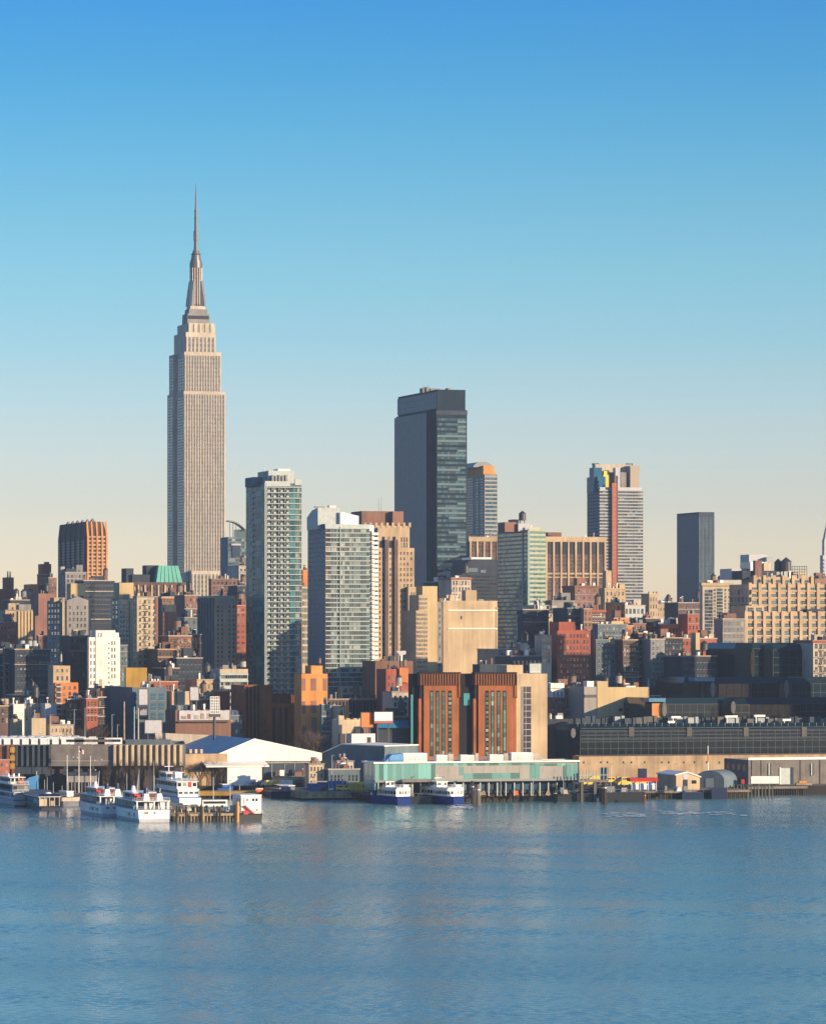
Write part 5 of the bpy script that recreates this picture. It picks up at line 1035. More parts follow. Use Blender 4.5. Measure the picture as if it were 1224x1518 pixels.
def corner(px, py0, py1, y0, mat='grey_stone'):
    x = b.X(px, y0); z1, z0 = b.Z(py0, x, y0), b.Z(py1, x, y0); r = 3.4 / F * b.Cy; cz = (z0 + z1) / 2; h = (z1 - z0) / 2; mb = MB()
    for k in range(8):
        t = math.pi * k / 8; t2 = 2 * math.pi * k / 8; t3 = 2 * math.pi * (k + 1) / 8
        mb.bar((x + r * math.cos(t), y0 - .3, cz + h * math.sin(t)), (x - r * math.cos(t), y0 - .3, cz - h * math.sin(t)), .14); mb.bar((x + r * math.cos(t2), y0 - .3, cz + h * math.sin(t2)), (x + r * math.cos(t3), y0 - .3, cz + h * math.sin(t3)), .16)
    b.mk(mb, 'space_frame', mat)
b.top = tier('lower_hall', 846, 1290, 1074, 1124, 0, 20, 4)
tier('middle_tier', 962, 1290, 1035, 1080, 40, 60, 5); tier('middle_bay', 1075, 1186, 1036, 1080, 34, 5.9, 4); tier('upper_tier', 1020, 1290, 1004, 1040, 62, 40, 6); tier('upper_bay', 1052, 1110, 1005, 1040, 56, 5.9, 4); tier('upper_bay', 1160, 1290, 1005, 1040, 56, 5.9, 4); tier('crystal_block', 1096, 1207, 953, 1008, 84, 40, 6); tier('crystal_bay', 1136, 1205, 955, 1008, 79, 4.9, 3)
corner(984, 1041, 1062, 38); corner(1086, 1040, 1058, 33); corner(1056, 1011, 1034, 55); corner(1165, 1008, 1034, 55); corner(1115, 962, 1003, 83, 'olive'); corner(849, 1080, 1094, -.8)
x0, x1 = b.X(962, 39.8), b.X(982, 39.8); mb = MB()
for k in range(5): xa = x0 + 1 + (x1 - x0 - 2) * k / 5; mb.box(xa, xa + (x1 - x0) * .12, 39.0, 39.6, b.Z(1064, x0, 39), b.Z(1043, x0, 39))
b.mk(mb, 'orange_reflection', 'orange_stone')  # bars paint an orange reflection onto the black glass
mb = MB(); mb.box(b.X(962, 40) - .5, b.X(985, 40), 38.9, 46, b.Z(1041.5, 0, 40), b.Z(1036, 0, 40)); b.mk(mb, 'blue_roof', 'teal_roof'); mb = MB(); mb.box(b.X(1020, 62), b.X(1050, 62), 55, 61.9, b.Z(1011, 0, 60), b.Z(1005, 0, 60)); b.mk(mb, 'blue_roof', 'teal_roof')
rg = random.Random(21)
for k in range(27):
    px = 838 + 15 * k + rg.uniform(-2, 2); w = rg.uniform(7, 11); ly = rg.uniform(6, 16)
    if px < 850: continue
    z1 = b.Z(rg.uniform(1062, 1066), b.X(px, ly), ly); mb = MB(); x0, x1 = b.X(px, ly), b.X(px + w, ly); mb.box(x0, x1, ly, ly + 3, b.top - .6, z1)
    mb.box(x1 + .3, x1 + 1.6, ly - .5, ly + 2, b.top - .6, z1 + .3); b.mk(mb, 'roof_unit', rg.choice(['dark_grey', 'dark_metal', 'slab_grey', 'navy_brick_shade', 'dark_grey']))
for px, w, py in ((1118, 16, 1060), (995, 14, 1062), (990, 10, 1069), (1160, 12, 1066), (1075, 18, 1061)):
    ly = 4.0; mb = MB(); mb.box(b.X(px, ly), b.X(px + w, ly), ly, ly + 1.5, b.Z(py + 3, b.X(px), ly), b.Z(py, b.X(px), ly)); mb.box(b.X(px + 2, ly), b.X(px + 3, ly), ly, ly + 1, b.top - .5, b.Z(py + 3, b.X(px), ly)); b.mk(mb, 'duct', 'white_metal')
for k in range(38):
    px = 856 + 10.4 * k; x = b.X(px, -.2); mb = MB(); mb.bar((x, -.2, b.Z(1077, x)), (x, -.2, b.Z(1072.5, x)), .1); mb.ball(x, -.2, b.Z(1072.5, x), .22, n=6); b.mk(mb, 'roof_light', 'slab_grey')
for px in (935, 1021, 1105, 1191):
    x = b.X(px); mb = MB(); mb.prism([(x - 1.1, -.6), (x + 1.1, -.6), (x + 1.1, -.01), (x - 1.1, -.01)], b.Z(1092, x), b.Z(1078, x)); b.mk(mb, 'louvre', 'black_paint')
for k in range(5): zz = b.Z(1080 + 5 * k); mb = MB(); mb.box(4.2, b.W, -.30, -.10, zz - .28, zz + .1); b.mk(mb, 'rail_band', 'dark_grey')
b.done()
bld('low_building', 'dark windowless hall corner between the tan block and the exhibition hall', 'building', None, 811, 850, 1066, 1140, 1600, 'navy_brick_shade', None, None, clut=3, D=30)
b = B('retaining_wall', 'long stained tan wall beneath the black exhibition hall', 'wall', None, 858, 1290, 1552, D=8, th=TH); b.body(1121, 'stained_concrete', px0=858); rg = random.Random(8)
for k in range(14):
    px = 868 + 18 * k + rg.uniform(-5, 5); 
    if px < 1075: b.pbox('wall_lamp', px, px + 1.2, 1129, 1131.5, 'dark_metal', -.4, .2)
b.pbox('coping', 858, 1290, 1119.5, 1121.5, 'dark_brick', -.3, .4); b.done()

# unseen block, added only to throw a stepped shadow over the tenement row
Y_SHIFT = False
b = B('apartment_tower', 'added unseen brown block beyond the right edge casting shade on the tenements', 'tower', None, 1282, 1420, 1670, D=16); b.body(834, 'brown_brick'); b.body(800, 'brown_brick', px0=1312, px1=1370, y0=3, y1=13, name='upper_wall'); b.win(1286, 1416, 840, 1080, 10, 18, .45, .5); b.clutter(3, 1); b.done()
# ------------------------------------------------------------------ the waterfront
Y_SHIFT = False
SH = R(4)
b = B('pier_shed', 'long grey pier shed with ribbed ends and coaches parked on its roof', 'shed', None, -20, 275, 1490, D=50, th=SH)
W = b.W; b.body(1104, 'grey_block', 'roof_pale', z0=9.5); ztop = b.top; SHED = b
mb = MB(); mb.box(.5, W - .5, 3, b.D - 1, 0, 9.497); b.mk(mb, 'undercroft', 'dark_brick')
for k in range(14): mb = MB(); x = W * (k + .5) / 14; mb.box(x - .4, x + .4, .3, 1.2, 0, 9.497); b.mk(mb, 'column', 'dark_grey')
for k in range(12):
    x = b.X(167 + 8.9 * k); mb = MB(); mb.prism([(x, -.01), (x + .35, -1.5), (x + 1.15, -1.5), (x + 1.35, -.01)], 9.6, ztop - .2); b.mk(mb, 'rib', 'cream')
for k in range(7):
    x = b.X(23 + 8.2 * k); mb = MB(); mb.box(x, x + .9, -1.3, -.01, 9.6, ztop - .2); b.mk(mb, 'rib', 'dark_grey')
b.pbox('dark_wall', 22, 72, 1105, 1148, 'dark_grey', -.12, .2)
for px in (-2, 10, 17): b.pbox('rust_column', px, px + 4.5, 1105, 1150, 'rusty_pier', -1.4, -.01)
for k in range(3): b.pbox('amber_panel', 15, 22, 1108 + 12 * k, 1116 + 12 * k, 'ochre', -1.6, -1.41)
b.pbox('belt', 74, 165, 1128, 1128.8, 'concrete', -.15, .1)
for px, py in ((108, 1122), (114, 1123), (140, 1127), (150, 1126), (141, 1141)): b.pbox('wall_lamp', px, px + 1.2, py, py + 1.4, 'white_paint', -.4, .1)
b.done()
b = bld('low_building', 'red painted gatehouse low at the left edge of the pier shed', 'building', None, -8, 14, 1126, 1150, 1486, 'hoist_red', (3, 2, .5, .4), None, clut=1, D=5)
# coaches and lorries on the shed roof
def coach_proto(name, Lc, h, matb, cab):
    r = empty(name, (0, 0, 0), 0, 'x', 'coach'); mb = MB(); mb.box(0, Lc, 0, 2.4, .5, h); mb.build('body', matb, r)
    mb = MB(); mb.box(.4, Lc - .6, -.03, -.002, h * .52, h * .82); mb.box(.4, Lc - .6, 2.402, 2.43, h * .52, h * .82); mb.build('window_strip', 'pane_dark', r)
    mb = MB(); mb.box(Lc + .002, Lc + .04, .2, 2.2, h * .45, h * .85); mb.build('windscreen', 'pane_dark', r)
    for x in (1.4, Lc - 1.8):
        for y in (-.04, 2.2):
            mb = MB(); k = [(x + .48 * math.cos(t), .48 + .48 * math.sin(t)) for t in [2 * math.pi * i / 10 for i in range(10)]]; mb.extrude_y(k, y, y + .24); mb.build('wheel', 'tyre', r)
    return r
coach0 = coach_proto('coach', 11.0, 3.2, 'white_paint', True)
def car_proto(mat):
    r = empty('parked_car', (0, 0, 0), 0, 'x', 'car'); mb = MB(); mb.extrude_y([(0, .35), (4.4, .35), (4.4, .8), (3.4, .95), (0, 1.0)][::-1], 0, 1.75); mb.build('body', mat, r)
    mb = MB(); mb.extrude_y([(.3, 1.0), (3.2, .96), (2.5, 1.5), (.6, 1.52)][::-1], .12, 1.63); mb.build('cabin', 'pane_dark', r)
    mb = MB(); mb.box(.75, 2.4, .14, 1.6, 1.521, 1.56); mb.build('roof', mat, r)
    for x in (.8, 3.5):
        for y in (-.03, 1.58):
            k = [(x + .33 * math.cos(t), .33 + .33 * math.sin(t)) for t in [2 * math.pi * i / 10 for i in range(10)]]; mb = MB(); mb.extrude_y(k, y, y + .2); mb.build('wheel', 'tyre', r)
    return r
def van_proto(mat):
    r = empty('van', (0, 0, 0), 0, 'x', 'van'); mb = MB(); mb.extrude_y([(0, .4), (5.6, .4), (5.6, 1.2), (4.9, 1.5), (4.3, 2.3), (0, 2.4)][::-1], 0, 2.0); mb.build('body', mat, r)
    mb = MB(); mb.box(3.2, 4.3, -.03, -.002, 1.35, 2.0); mb.box(.4, 2.9, -.03, -.002, 1.4, 2.0); mb.build('side_window', 'pane_dark', r)
    for x in (1.0, 4.6):
        for y in (-.03, 1.83):
            k = [(x + .38 * math.cos(t), .38 + .38 * math.sin(t)) for t in [2 * math.pi * i / 10 for i in range(10)]]; mb = MB(); mb.extrude_y(k, y, y + .2); mb.build('wheel', 'tyre', r)
    return r
used = set()
def place(proto, loc, rz, label, group, scale=1.0):
    o = proto if proto.name not in used else copy_tree(proto)
    used.add(proto.name); o.location = loc; o.rotation_euler = (0, 0, rz); o['label'] = label; o['group'] = group; o.scale = (scale,) * 3
    return o
rg = random.Random(12)
zr = GZ + ztop - .9
for row, (ly, n0) in enumerate(((4, 11), (17, 11), (31, 9))):
    for k in range(n0):
        px = 2 + 13.5 * k + row * 4
        if 70 < px < 84 and row == 0: continue
        v = Vector((SHED.X(px, ly), ly, 0)); c, s_ = math.cos(SH), math.sin(SH)
        place(coach0, (SHED.Cx + v.x * c - v.y * s_, SHED.Cy + v.x * s_ + v.y * c, zr), SH + R(90) + rg.uniform(-.03, .03) if px < 90 or row else SH, ['white coach in the front row on the grey shed roof', 'white coach in the middle row on the grey shed roof', 'white coach in the back row on the grey shed roof'][row], ['coaches in the front row on the shed roof', 'coaches in the middle row on the shed roof', 'coaches in the back row on the shed roof'][row])
b = B('teal_container', 'long teal flat roofed cabin at the right end of the shed roof', 'cabin', None, 186, 252, 1512, zg=zr, D=6, th=R(-3)); b.body(1097, 'blue_grey', 'dark_metal'); b.done()
b = B('cabin', 'dark low plant cabin on the shed roof left of the teal cabin', 'cabin', None, 160, 188, 1516, zg=zr, D=6, th=R(-3)); b.body(1098, 'navy_brick_shade', 'dark_metal'); b.done()
# white gabled shed
b = B('white_shed', 'white gabled event shed with a long blue shaded roof slope', 'shed', None, 300, 478, 1550, D=68)
X, Z = b.X, b.Z; W = b.W; zb = Z(1129); xl, xp, xr = X(318), X(377), X(477); zl, zp, zr_ = Z(1120, xl), Z(1095, xp), Z(1116.5, xr)
mb = MB(); D = b.D; prof = [(xl, zb), (xr, Z(1128, xr)), (xr, zr_), (xp, zp), (xl, zl)]
mb.extrude_y(prof, 0, .8, 0); b.mk(mb, 'gable', 'white_metal')
mb = MB(); a = [(xl, .8, zl - .5), (xp, .8, zp - .5), (xp, D, zp - .5), (xl, D, zl - .5)]; mb.face(a[::-1]); mb.face([(x, y, z_ + .35) for x, y, z_ in a])
for i in range(4): j = (i + 1) % 4; mb.face([a[j], a[i], (a[i][0], a[i][1], a[i][2] + .35), (a[j][0], a[j][1], a[j][2] + .35)])
b.mk(mb, 'roof_slope', 'roof_blue_shade')  # shade put into the colour: bluer and darker than the white slope
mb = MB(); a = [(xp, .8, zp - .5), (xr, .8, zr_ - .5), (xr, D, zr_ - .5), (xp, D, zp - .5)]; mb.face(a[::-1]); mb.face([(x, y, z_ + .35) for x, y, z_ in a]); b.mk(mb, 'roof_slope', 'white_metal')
mb = MB(); mb.box(xl + .2, xr - .2, 1, D - 1, 0, zl - 1.5); b.mk(mb, 'wall', 'corrugated_grey')
mb = MB(); mb.extrude_x([(-7, Z(1137) + .5), (-7, Z(1137)), (0, Z(1130)), (0, Z(1129) - .01)], X(299), X(392)); b.mk(mb, 'canopy', 'white_metal')
mb = MB(); mb.box(X(337, -6.5), X(388, -6.5), -6.5, 0.9, 0, Z(1138, X(337), -6.5)); b.mk(mb, 'front_block', 'white_metal'); b.pbox('door_recess', 390, 462, 1132, 1168, 'dark_grey', -.1, .5)
mb = MB()
for k in range(34): xx = xl + (xr - xl) * (k + .5) / 34; zt = zl + (zp - zl) * (xx - xl) / (xp - xl) if xx < xp else zp + (zr_ - zp) * (xx - xp) / (xr - xp); mb.box(xx - .04, xx + .04, -.05, -.002, zb + .2, zt - .3)
b.mk(mb, 'cladding_seam', 'slab_grey'); b.pbox('tan_wall', 262, 337, 1118, 1170, 'stained_concrete', -.6, .7)
for px in (281, 289, 297): b.pbox('vent', px, px + 3.5, 1111, 1117, 'cream', -.9, 2.0)
mb = MB(); xa, xb = X(237, 60), X(366, 60); mb.extrude_y([(xa, 0), (xb, 0), (xb, Z(1099, xb, 60)), (xb * .6 + xa * .4, Z(1091, xa, 60)), (xa, Z(1087, xa, 60))], D + .2, D + 1.2); b.mk(mb, 'back_parapet', 'pale_stone'); b.done()
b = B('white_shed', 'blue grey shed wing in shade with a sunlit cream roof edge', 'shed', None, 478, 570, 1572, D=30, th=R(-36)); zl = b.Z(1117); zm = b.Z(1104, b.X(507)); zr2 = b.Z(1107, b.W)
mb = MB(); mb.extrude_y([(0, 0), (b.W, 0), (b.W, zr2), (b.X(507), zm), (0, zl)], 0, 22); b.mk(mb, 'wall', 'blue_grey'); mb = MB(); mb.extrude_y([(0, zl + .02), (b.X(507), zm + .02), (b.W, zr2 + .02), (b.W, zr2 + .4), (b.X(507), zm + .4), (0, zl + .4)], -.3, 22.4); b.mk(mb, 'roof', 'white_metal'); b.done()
# ferry terminal
b = B('ferry_terminal', 'long pale green glass ferry terminal with roof machinery', 'terminal', 538, 555, 857, 1462, zg=0)
W, D = b.W, b.D; z1, z0 = b.Z(1130), b.Z(1158); mb = MB(); mb.roofbox(.3, W - .2, .3, D, z0, z1 - .6, 0, 1); b.mk(mb, 'wall', ['corrugated_grey', 'roof_pale']); b.top = z1 - .6
mb = MB(); mb.roofbox(-.5, W + .5, -.5, D + .3, z1 - .59, z1, 0, 1, .2); b.mk(mb, 'roof', ['white_metal', 'roof_pale'])
def glaz(px0, px1, py0, py1, nx, ny=1, part='glazing'): b.win(px0, px1, py0, py1, nx, ny, .97, .97, 'terminal_glass', 'slab_grey', 'plain', y0=.3, part=part)
glaz(555.5, 645, 1132, 1157.5, 14); glaz(645, 792, 1132, 1136, 22); glaz(680.5, 687.5, 1137, 1150, 1); glaz(687, 770.5, 1146.5, 1155.5, 6, part='window'); glaz(785, 800, 1132, 1157, 2); glaz(800, 838, 1132, 1136, 6); glaz(834, 856.5, 1132, 1157, 4)
b.lwin(.02, .98, 1132, 1172, 6, 2, .96, .97, 'terminal_glass', 'slab_grey', 'plain', x0=.3, part='side_glazing')
b.pbox('belt', 556, 857, 1157.6, 1160.5, 'frame_grey', -.8, 2); b.pbox('undercroft', 556, 857, 1160.6, 1178, 'navy_brick_shade', 4, 12)
for k in range(24): b.pbox('column', 560 + 12.6 * k, 561.4 + 12.6 * k, 1160.5, 1180, 'slab_white', -.4, .5)
for k in range(14): b.pbox('shopfront', 668 + 13.3 * k, 678 + 13.3 * k, 1162, 1171, 'pane_blue', 3.2, 3.9)
b.pbox('balcony', 596, 640, 1156, 1160, 'wood_grey', -3, -.82)
for px0, px1, py in ((597, 633, 1117), (647, 663, 1119.5), (664, 672, 1118), (683, 703, 1119.5), (704, 709, 1117), (726, 746, 1119), (747, 753, 1117), (758, 790, 1116)):
    b.box('roof_machine', px0, px1, py, 'white_brick' if px1 - px0 > 9 else 'pale_stone', 8, 4, b.top - .8)
x0, x1 = b.X(790, 8), b.X(808, 8); mb = MB(); mb.extrude_y([(x0 + .01, b.top - .5), (x1, b.top - .5), (x0 + 1.5, b.Z(1116, x0, 8)), (x0 + .01, b.Z(1116, x0, 8))], 8, 12); b.mk(mb, 'duct_hood', 'pale_stone')
x0, x1 = b.X(567, 6), b.X(598, 6); mb = MB(); mb.extrude_y([(x0, b.top - .5), (x1, b.top - .5), (x1, b.Z(1117.5, x1, 6)), (x0 + (x1 - x0) * .45, b.Z(1119, x1, 6))], 6, 12); b.mk(mb, 'blue_hood', 'sky_blue')
mb = MB(); zz = z1 + .1
for k in range(50): x = b.X(594 + 4.2 * k, 2); mb.bar((x, 2, zz), (x, 2, zz + 1.3), .06)
for h in (.6, 1.3): mb.bar((b.X(594, 2), 2, zz + h), (b.X(800, 2), 2, zz + h), .06)
b.mk(mb, 'roof_railing', 'slab_grey'); b.mast(577, 1116, .2, 3, 'dark_metal', 'lamp_post'); b.mast(570, 1118, .15, 4, 'slab_grey', 'lamp_post')
for k in range(60): b.pbox('seam', 647 + 3.5 * k, 647.2 + 3.5 * k, 1137, 1145.5, 'frame_grey', .24, .4) if k % 5 == 0 else None
b.done()
b = B('walkway', 'grey raised walkway with open railings running right from the ferry terminal', 'walkway', None, 857.6, 902, 1476, zg=0, D=8); mb = MB(); mb.box(0, b.W, 0, 6, b.Z(1160), b.Z(1157)); b.mk(mb, 'deck', 'wood_grey')
for k in range(9):
    px = 859 + 5 * k; b.pbox('post', px, px + .8, 1142 if k < 6 else 1138, 1157, 'slab_grey', 0, .4)
b.pbox('rail', 858, 902, 1149, 1150, 'slab_grey', .05, .3); b.pbox('screen', 890, 901, 1138, 1156, 'pane_grey', .6, .9); b.pbox('pier_leg', 861, 864, 1160, 1190, 'dark_metal', .5, 1.5); b.pbox('pier_leg', 880, 884, 1160, 1190, 'dark_metal', .5, 1.5); b.done()
# dark floating landings and their gear
def pontoon(label, px0, px1, wpy, h, mat='black_paint', d=7, th=R(6), name='pontoon', rails=True):
    b = B(name, label, 'pontoon', None, px0, px1, water_Y(wpy), zg=0, D=d, th=th); mb = MB(); mb.box(0, b.W, 0, d, -.4, h); b.mk(mb, 'hull', mat)
    if rails:
        mb = MB(); n_ = max(2, int(b.W / 2.2))
        for k in range(n_ + 1): mb.bar((b.W * k / n_, .2, h), (b.W * k / n_, .2, h + 1.1), .05)
        mb.bar((0, .2, h + 1.1), (b.W, .2, h + 1.1), .05); b.mk(mb, 'railing', 'slab_grey')
        mb = MB(); mb.box(b.W * .1, b.W * .3, 2, 5, h, h + 2.2); b.mk(mb, 'shelter', 'frame_grey')
        for k in range(int(b.W / 6)): mb = MB(); x = 3 + 6 * k; mb.cyl(x, .5, h, h + .9, .25, n=8); b.mk(mb, 'bollard', 'wood_pale')
    b.body_h = h; return b.done()
pontoon('black floating landing behind the two blue ferries', 600, 640, 1192, 2.6); pontoon('long black floating landing in front of the terminal columns', 690, 822, 1188, 2.4); pontoon('black floating landing right of the long one', 826, 880, 1188.5, 2.8); pontoon('black steel barge end under the red canopy', 893, 957, 1189, 3.4, d=9)
def dolphin(label, px, wpy, py_top, wpx, mat='wood_dark'):
    Y = water_Y(wpy); p = at(px, wpy, Y); r = wpx / 2 / F * Y; h = CAMZ - (py_top - HY) / F * Y; e = empty('mooring_dolphin', (p.x, p.y, 0), 0, label, 'mooring post')
    for k in range(5):
        t = 2 * math.pi * k / 5; mb = MB(); mb.bar((r * .7 * math.cos(t), r * .7 * math.sin(t), -1), (r * .45 * math.cos(t), r * .45 * math.sin(t), h - (k % 2) * .6), r * .38, n=7); mb.build('pile', mat, e)
    mb = MB(); mb.cyl(0, 0, h * .72, h * .78, r * 1.05, n=10); mb.build('cable_band', 'steel', e)
dolphin('thick timber mooring dolphin right of the blue ferries', 707, 1194, 1163, 11, 'wood_grey'); dolphin('dark timber mooring dolphin below the raised walkway', 895, 1192, 1160, 9); dolphin('slender black mooring dolphin before the terminal', 700, 1192, 1158, 5); dolphin('short dark dolphin at the end of the long landing', 822, 1190, 1172, 5); dolphin('low red footed dolphin at the barge end', 955, 1190, 1176, 4, 'rusty_pier')
# right-hand pier: long brick shed, trailer, huts
b = B('brick_shed', 'long grey brick pier shed with a tall white door at right', 'shed', 1073, 1109, 1270, 1560, D=60); b.body(1127, 'grey_block', 'roof_pale'); b.pbox('coping', 1109, 1270, 1123.5, 1127, 'white_metal', -.4, .5)
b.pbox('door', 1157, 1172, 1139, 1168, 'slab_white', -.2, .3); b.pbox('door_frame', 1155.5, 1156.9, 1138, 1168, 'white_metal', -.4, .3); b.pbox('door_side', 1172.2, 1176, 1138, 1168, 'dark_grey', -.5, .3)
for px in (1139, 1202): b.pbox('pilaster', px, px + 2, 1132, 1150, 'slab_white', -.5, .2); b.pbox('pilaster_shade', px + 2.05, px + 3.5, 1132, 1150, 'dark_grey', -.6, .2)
for px in (1114, 1128, 1186, 1215): b.pbox('downpipe', px, px + .8, 1127, 1166, 'dark_metal', -.3, .1)
b.lwin(.05, .95, 1130, 1165, 4, 2, .5, .5, 'curtain_black', 'dark_grey', 'plain'); b.done()
def pier(label, xl, xc, xr, wpy, h, d, npile, mat='wood_grey', name='pier', th=TH, pile='wood_dark', deckt=.9):
    b = B(name, label, 'pier', xl, xc, xr, water_Y(wpy), zg=0, D=d, th=th); mb = MB(); mb.box(0, b.W, 0, b.D, h - deckt, h); b.mk(mb, 'deck', mat)
    for k in range(npile):
        x = .3 + (b.W - .6) * k / max(1, npile - 1); mb = MB(); mb.cyl(x, .4, -1, h - deckt, .24, n=7); b.mk(mb, 'pile', pile)
    for k in range(min(8, npile // 2)):
        y = 2 + (b.D - 4) * k / max(1, npile // 2 - 1); mb = MB(); mb.cyl(.4, y, -1, h - deckt, .24, n=7); b.mk(mb, 'pile', pile)
    mb = MB(); mb.box(.5, b.W - .5, 1.5, min(b.D - .5, 6), -.5, h - deckt - .05); b.mk(mb, 'under_deck_shade', 'wood_dark'); return b.done()  # dark block stands in for the shade beneath the deck
pier('dark concrete pier carrying the glass ferry terminal', None, 560, 858, 1190.6, 2.6, 78, 30, 'wood_dark'); pier('pier deck on closely set dark piles before the long brick shed', None, 1110, 1260, 1179, 3.2, 40, 44); pier('low timber pier under the tan hut and rounded shed', None, 932, 1112, 1185, 3.0, 44, 30)
b = B('lorry_trailer', 'long white lorry trailer parked before the brick shed', 'trailer', None, 1113, 1154.5, 1540, zg=3.2, D=2.6, th=R(4)); mb = MB(); mb.box(0, b.W, 0, 2.6, 1.1, 3.9); b.mk(mb, 'box', 'white_paint'); mb = MB(); mb.box(.3, b.W - .3, .3, 2.3, .8, 1.098); b.mk(mb, 'chassis', 'dark_metal')
for x in (1.2, 2.4, b.W - 2): mb = MB(); mb.extrude_y([(x + .5 * math.cos(t), .5 + .5 * math.sin(t)) for t in [2 * math.pi * i / 10 for i in range(10)]], 0, .3); b.mk(mb, 'wheel', 'tyre')
b.done()
b = B('timber_stack', 'stack of pale orange timber beside the tall white door', 'stack', None, 1180, 1203, 1546, zg=3.2, D=3, th=R(5)); mb = MB(); mb.box(0, b.W, 0, 3, .3, 1.1); b.mk(mb, 'planks', 'wood_pale'); mb = MB(); mb.box(b.W * .2, b.W * .7, .3, 2.5, 1.105, 1.9); b.mk(mb, 'upper_planks', 'orange_stone'); mb = MB(); mb.box(b.W * .1, b.W * .15, .1, 2.9, 0, .3); b.mk(mb, 'bearer', 'wood_dark'); b.done()
b = B('hut', 'small tan gabled hut with a white roof on the right pier', 'hut', 974, 1002, 1037, 1510, D=12); z_ = b.Z(1153); zp = b.Z(1144, b.W * .45); mb = MB(); z_ = b.Z(1149.3); zp = b.Z(1145.5, b.W * .45); mb.extrude_y([(0, 0), (b.W, 0), (b.W, z_ - .9), (b.W * .45, zp), (0, z_)], 0, b.D); b.mk(mb, 'wall', 'tan_panel')
mb = MB(); mb.extrude_y([(-.5, z_ - .15), (b.W * .45, zp + .02), (b.W * .45, zp + .4), (-.5, z_ + .25)], -.4, b.D + .3); b.mk(mb, 'roof_slope', 'white_metal'); mb = MB(); mb.extrude_y([(b.W * .45 + .01, zp + .02), (b.W + .4, z_ - 1.0), (b.W + .4, z_ - .6), (b.W * .45 + .01, zp + .4)], -.4, b.D + .3); b.mk(mb, 'roof_slope', 'white_metal')
b.pbox('door', 1012, 1019, 1156, 1172, 'pane_dark', -.1, .2); b.pbox('window', 1025, 1032, 1157, 1162, 'pane_dark', -.1, .2); x = b.X(1016); mb = MB(); mb.extrude_y([(x + 1.2 * math.cos(t), b.Z(1151) + 1.2 * math.sin(t)) for t in [2 * math.pi * i / 14 for i in range(14)]], -.15, -.01); b.mk(mb, 'emblem', 'lilac_grey'); b.done()
b = B('rounded_shed', 'blue grey rounded roof shed behind the tan hut', 'shed', None, 1030, 1073, 1540, D=14, th=R(-25)); r = b.W / 2; mb = MB(); zt = b.Z(1142); mb.extrude_y([(0, 0), (b.W, 0), (b.W, zt * .4)] + [(r + r * math.cos(t), zt * .4 + zt * .6 * math.sin(t)) for t in [math.pi * i / 12 for i in range(1, 12)]] + [(0, zt * .4)], 0, 14); b.mk(mb, 'shell', 'blue_grey')
mb = MB(); mb.box(r - 1.6, r + 1.6, -.1, -.01, 0, 3.4); b.mk(mb, 'door', 'slab_grey'); b.done()
b = B('canopy_kiosk', 'red roofed landing canopy with blue and white panels', 'canopy', None, 936, 973, 1505, zg=3.0, D=7, th=R(8)); z_ = b.Z(1157); mb = MB(); mb.extrude_x([(-.4, z_ - .5), (7.4, z_ - .5), (6.5, z_ + .8), (.5, z_ + .8)], -.5, b.W + .5); b.mk(mb, 'roof', 'red_paint')
for k in range(6): mb = MB(); mb.box(b.W * k / 6, b.W * (k + .8) / 6, .5, .7, .3, z_ - 1.2); b.mk(mb, 'panel', 'blue_paint' if k % 2 == 0 else 'white_paint')
for k in range(4): mb = MB(); mb.box(b.W * k / 3.05, b.W * k / 3.05 + .2, .2, .4, 0, z_ - .5); b.mk(mb, 'post', 'white_paint')
mb = MB(); mb.box(b.W * .35, b.W * .65, 2, 5, z_ + .8, z_ + 4.2); b.mk(mb, 'upper_cabin', 'navy_paint'); b.done()
for px0, px1, wpy, lab in ((985, 1001, 1184, 'short black float before the tan hut'), (1011, 1043, 1184.5, 'black float with mooring gear before the hut door'), (1054.5, 1077.5, 1184.5, 'tall dark steel caisson float beside the brick shed')): pontoon(lab, px0, px1, wpy, 2.4 if px0 < 1050 else 4.0, 'navy_paint', 5, rails=px0 < 1050)
e = at(1049, 1160, 1545); r = empty('radio_mast', (e.x, e.y, GZ), 0, 'red and white banded mast rising before the tan wall', 'mast'); zt = CAMZ - (1106 - HY) / F * 1545 - GZ
for k in range(5): mb = MB(); mb.cyl(0, 0, zt * k / 5, zt * (k + 1) / 5, .3 - .04 * k, n=8); mb.build('mast_section', 'red_paint' if k % 2 else 'white_paint', r)
# channel piles by the brick shed
for k in range(14):
    Y = 1519; p = at(1077 + 5.2 * k, 1183, Y); mb = MB(); mb.cyl(0, 0, -1, 3.9 + (k * 37 % 5) * .25, .3, .26, 8); o = mb.build('mooring_pile', 'olive' if k % 3 else 'wood_grey'); o.location = (p.x, Y, 0); tag(o, 'tarred timber pile in the row below the brick shed', 'pile', 'piles below the brick shed')
mb = MB(); mb.cyl(0, 0, 0, 5.2, .15, n=8); o = mb.build('channel_marker', 'dark_metal'); p = at(1101, 1180, 1516); o.location = (p.x, p.y, 0); tag(o, 'slim post with a red marker among the piles', 'marker'); mb = MB(); mb.box(-.6, .6, -.2, .2, 5.2, 6.8); mb.build('red_board', 'red_paint', o)
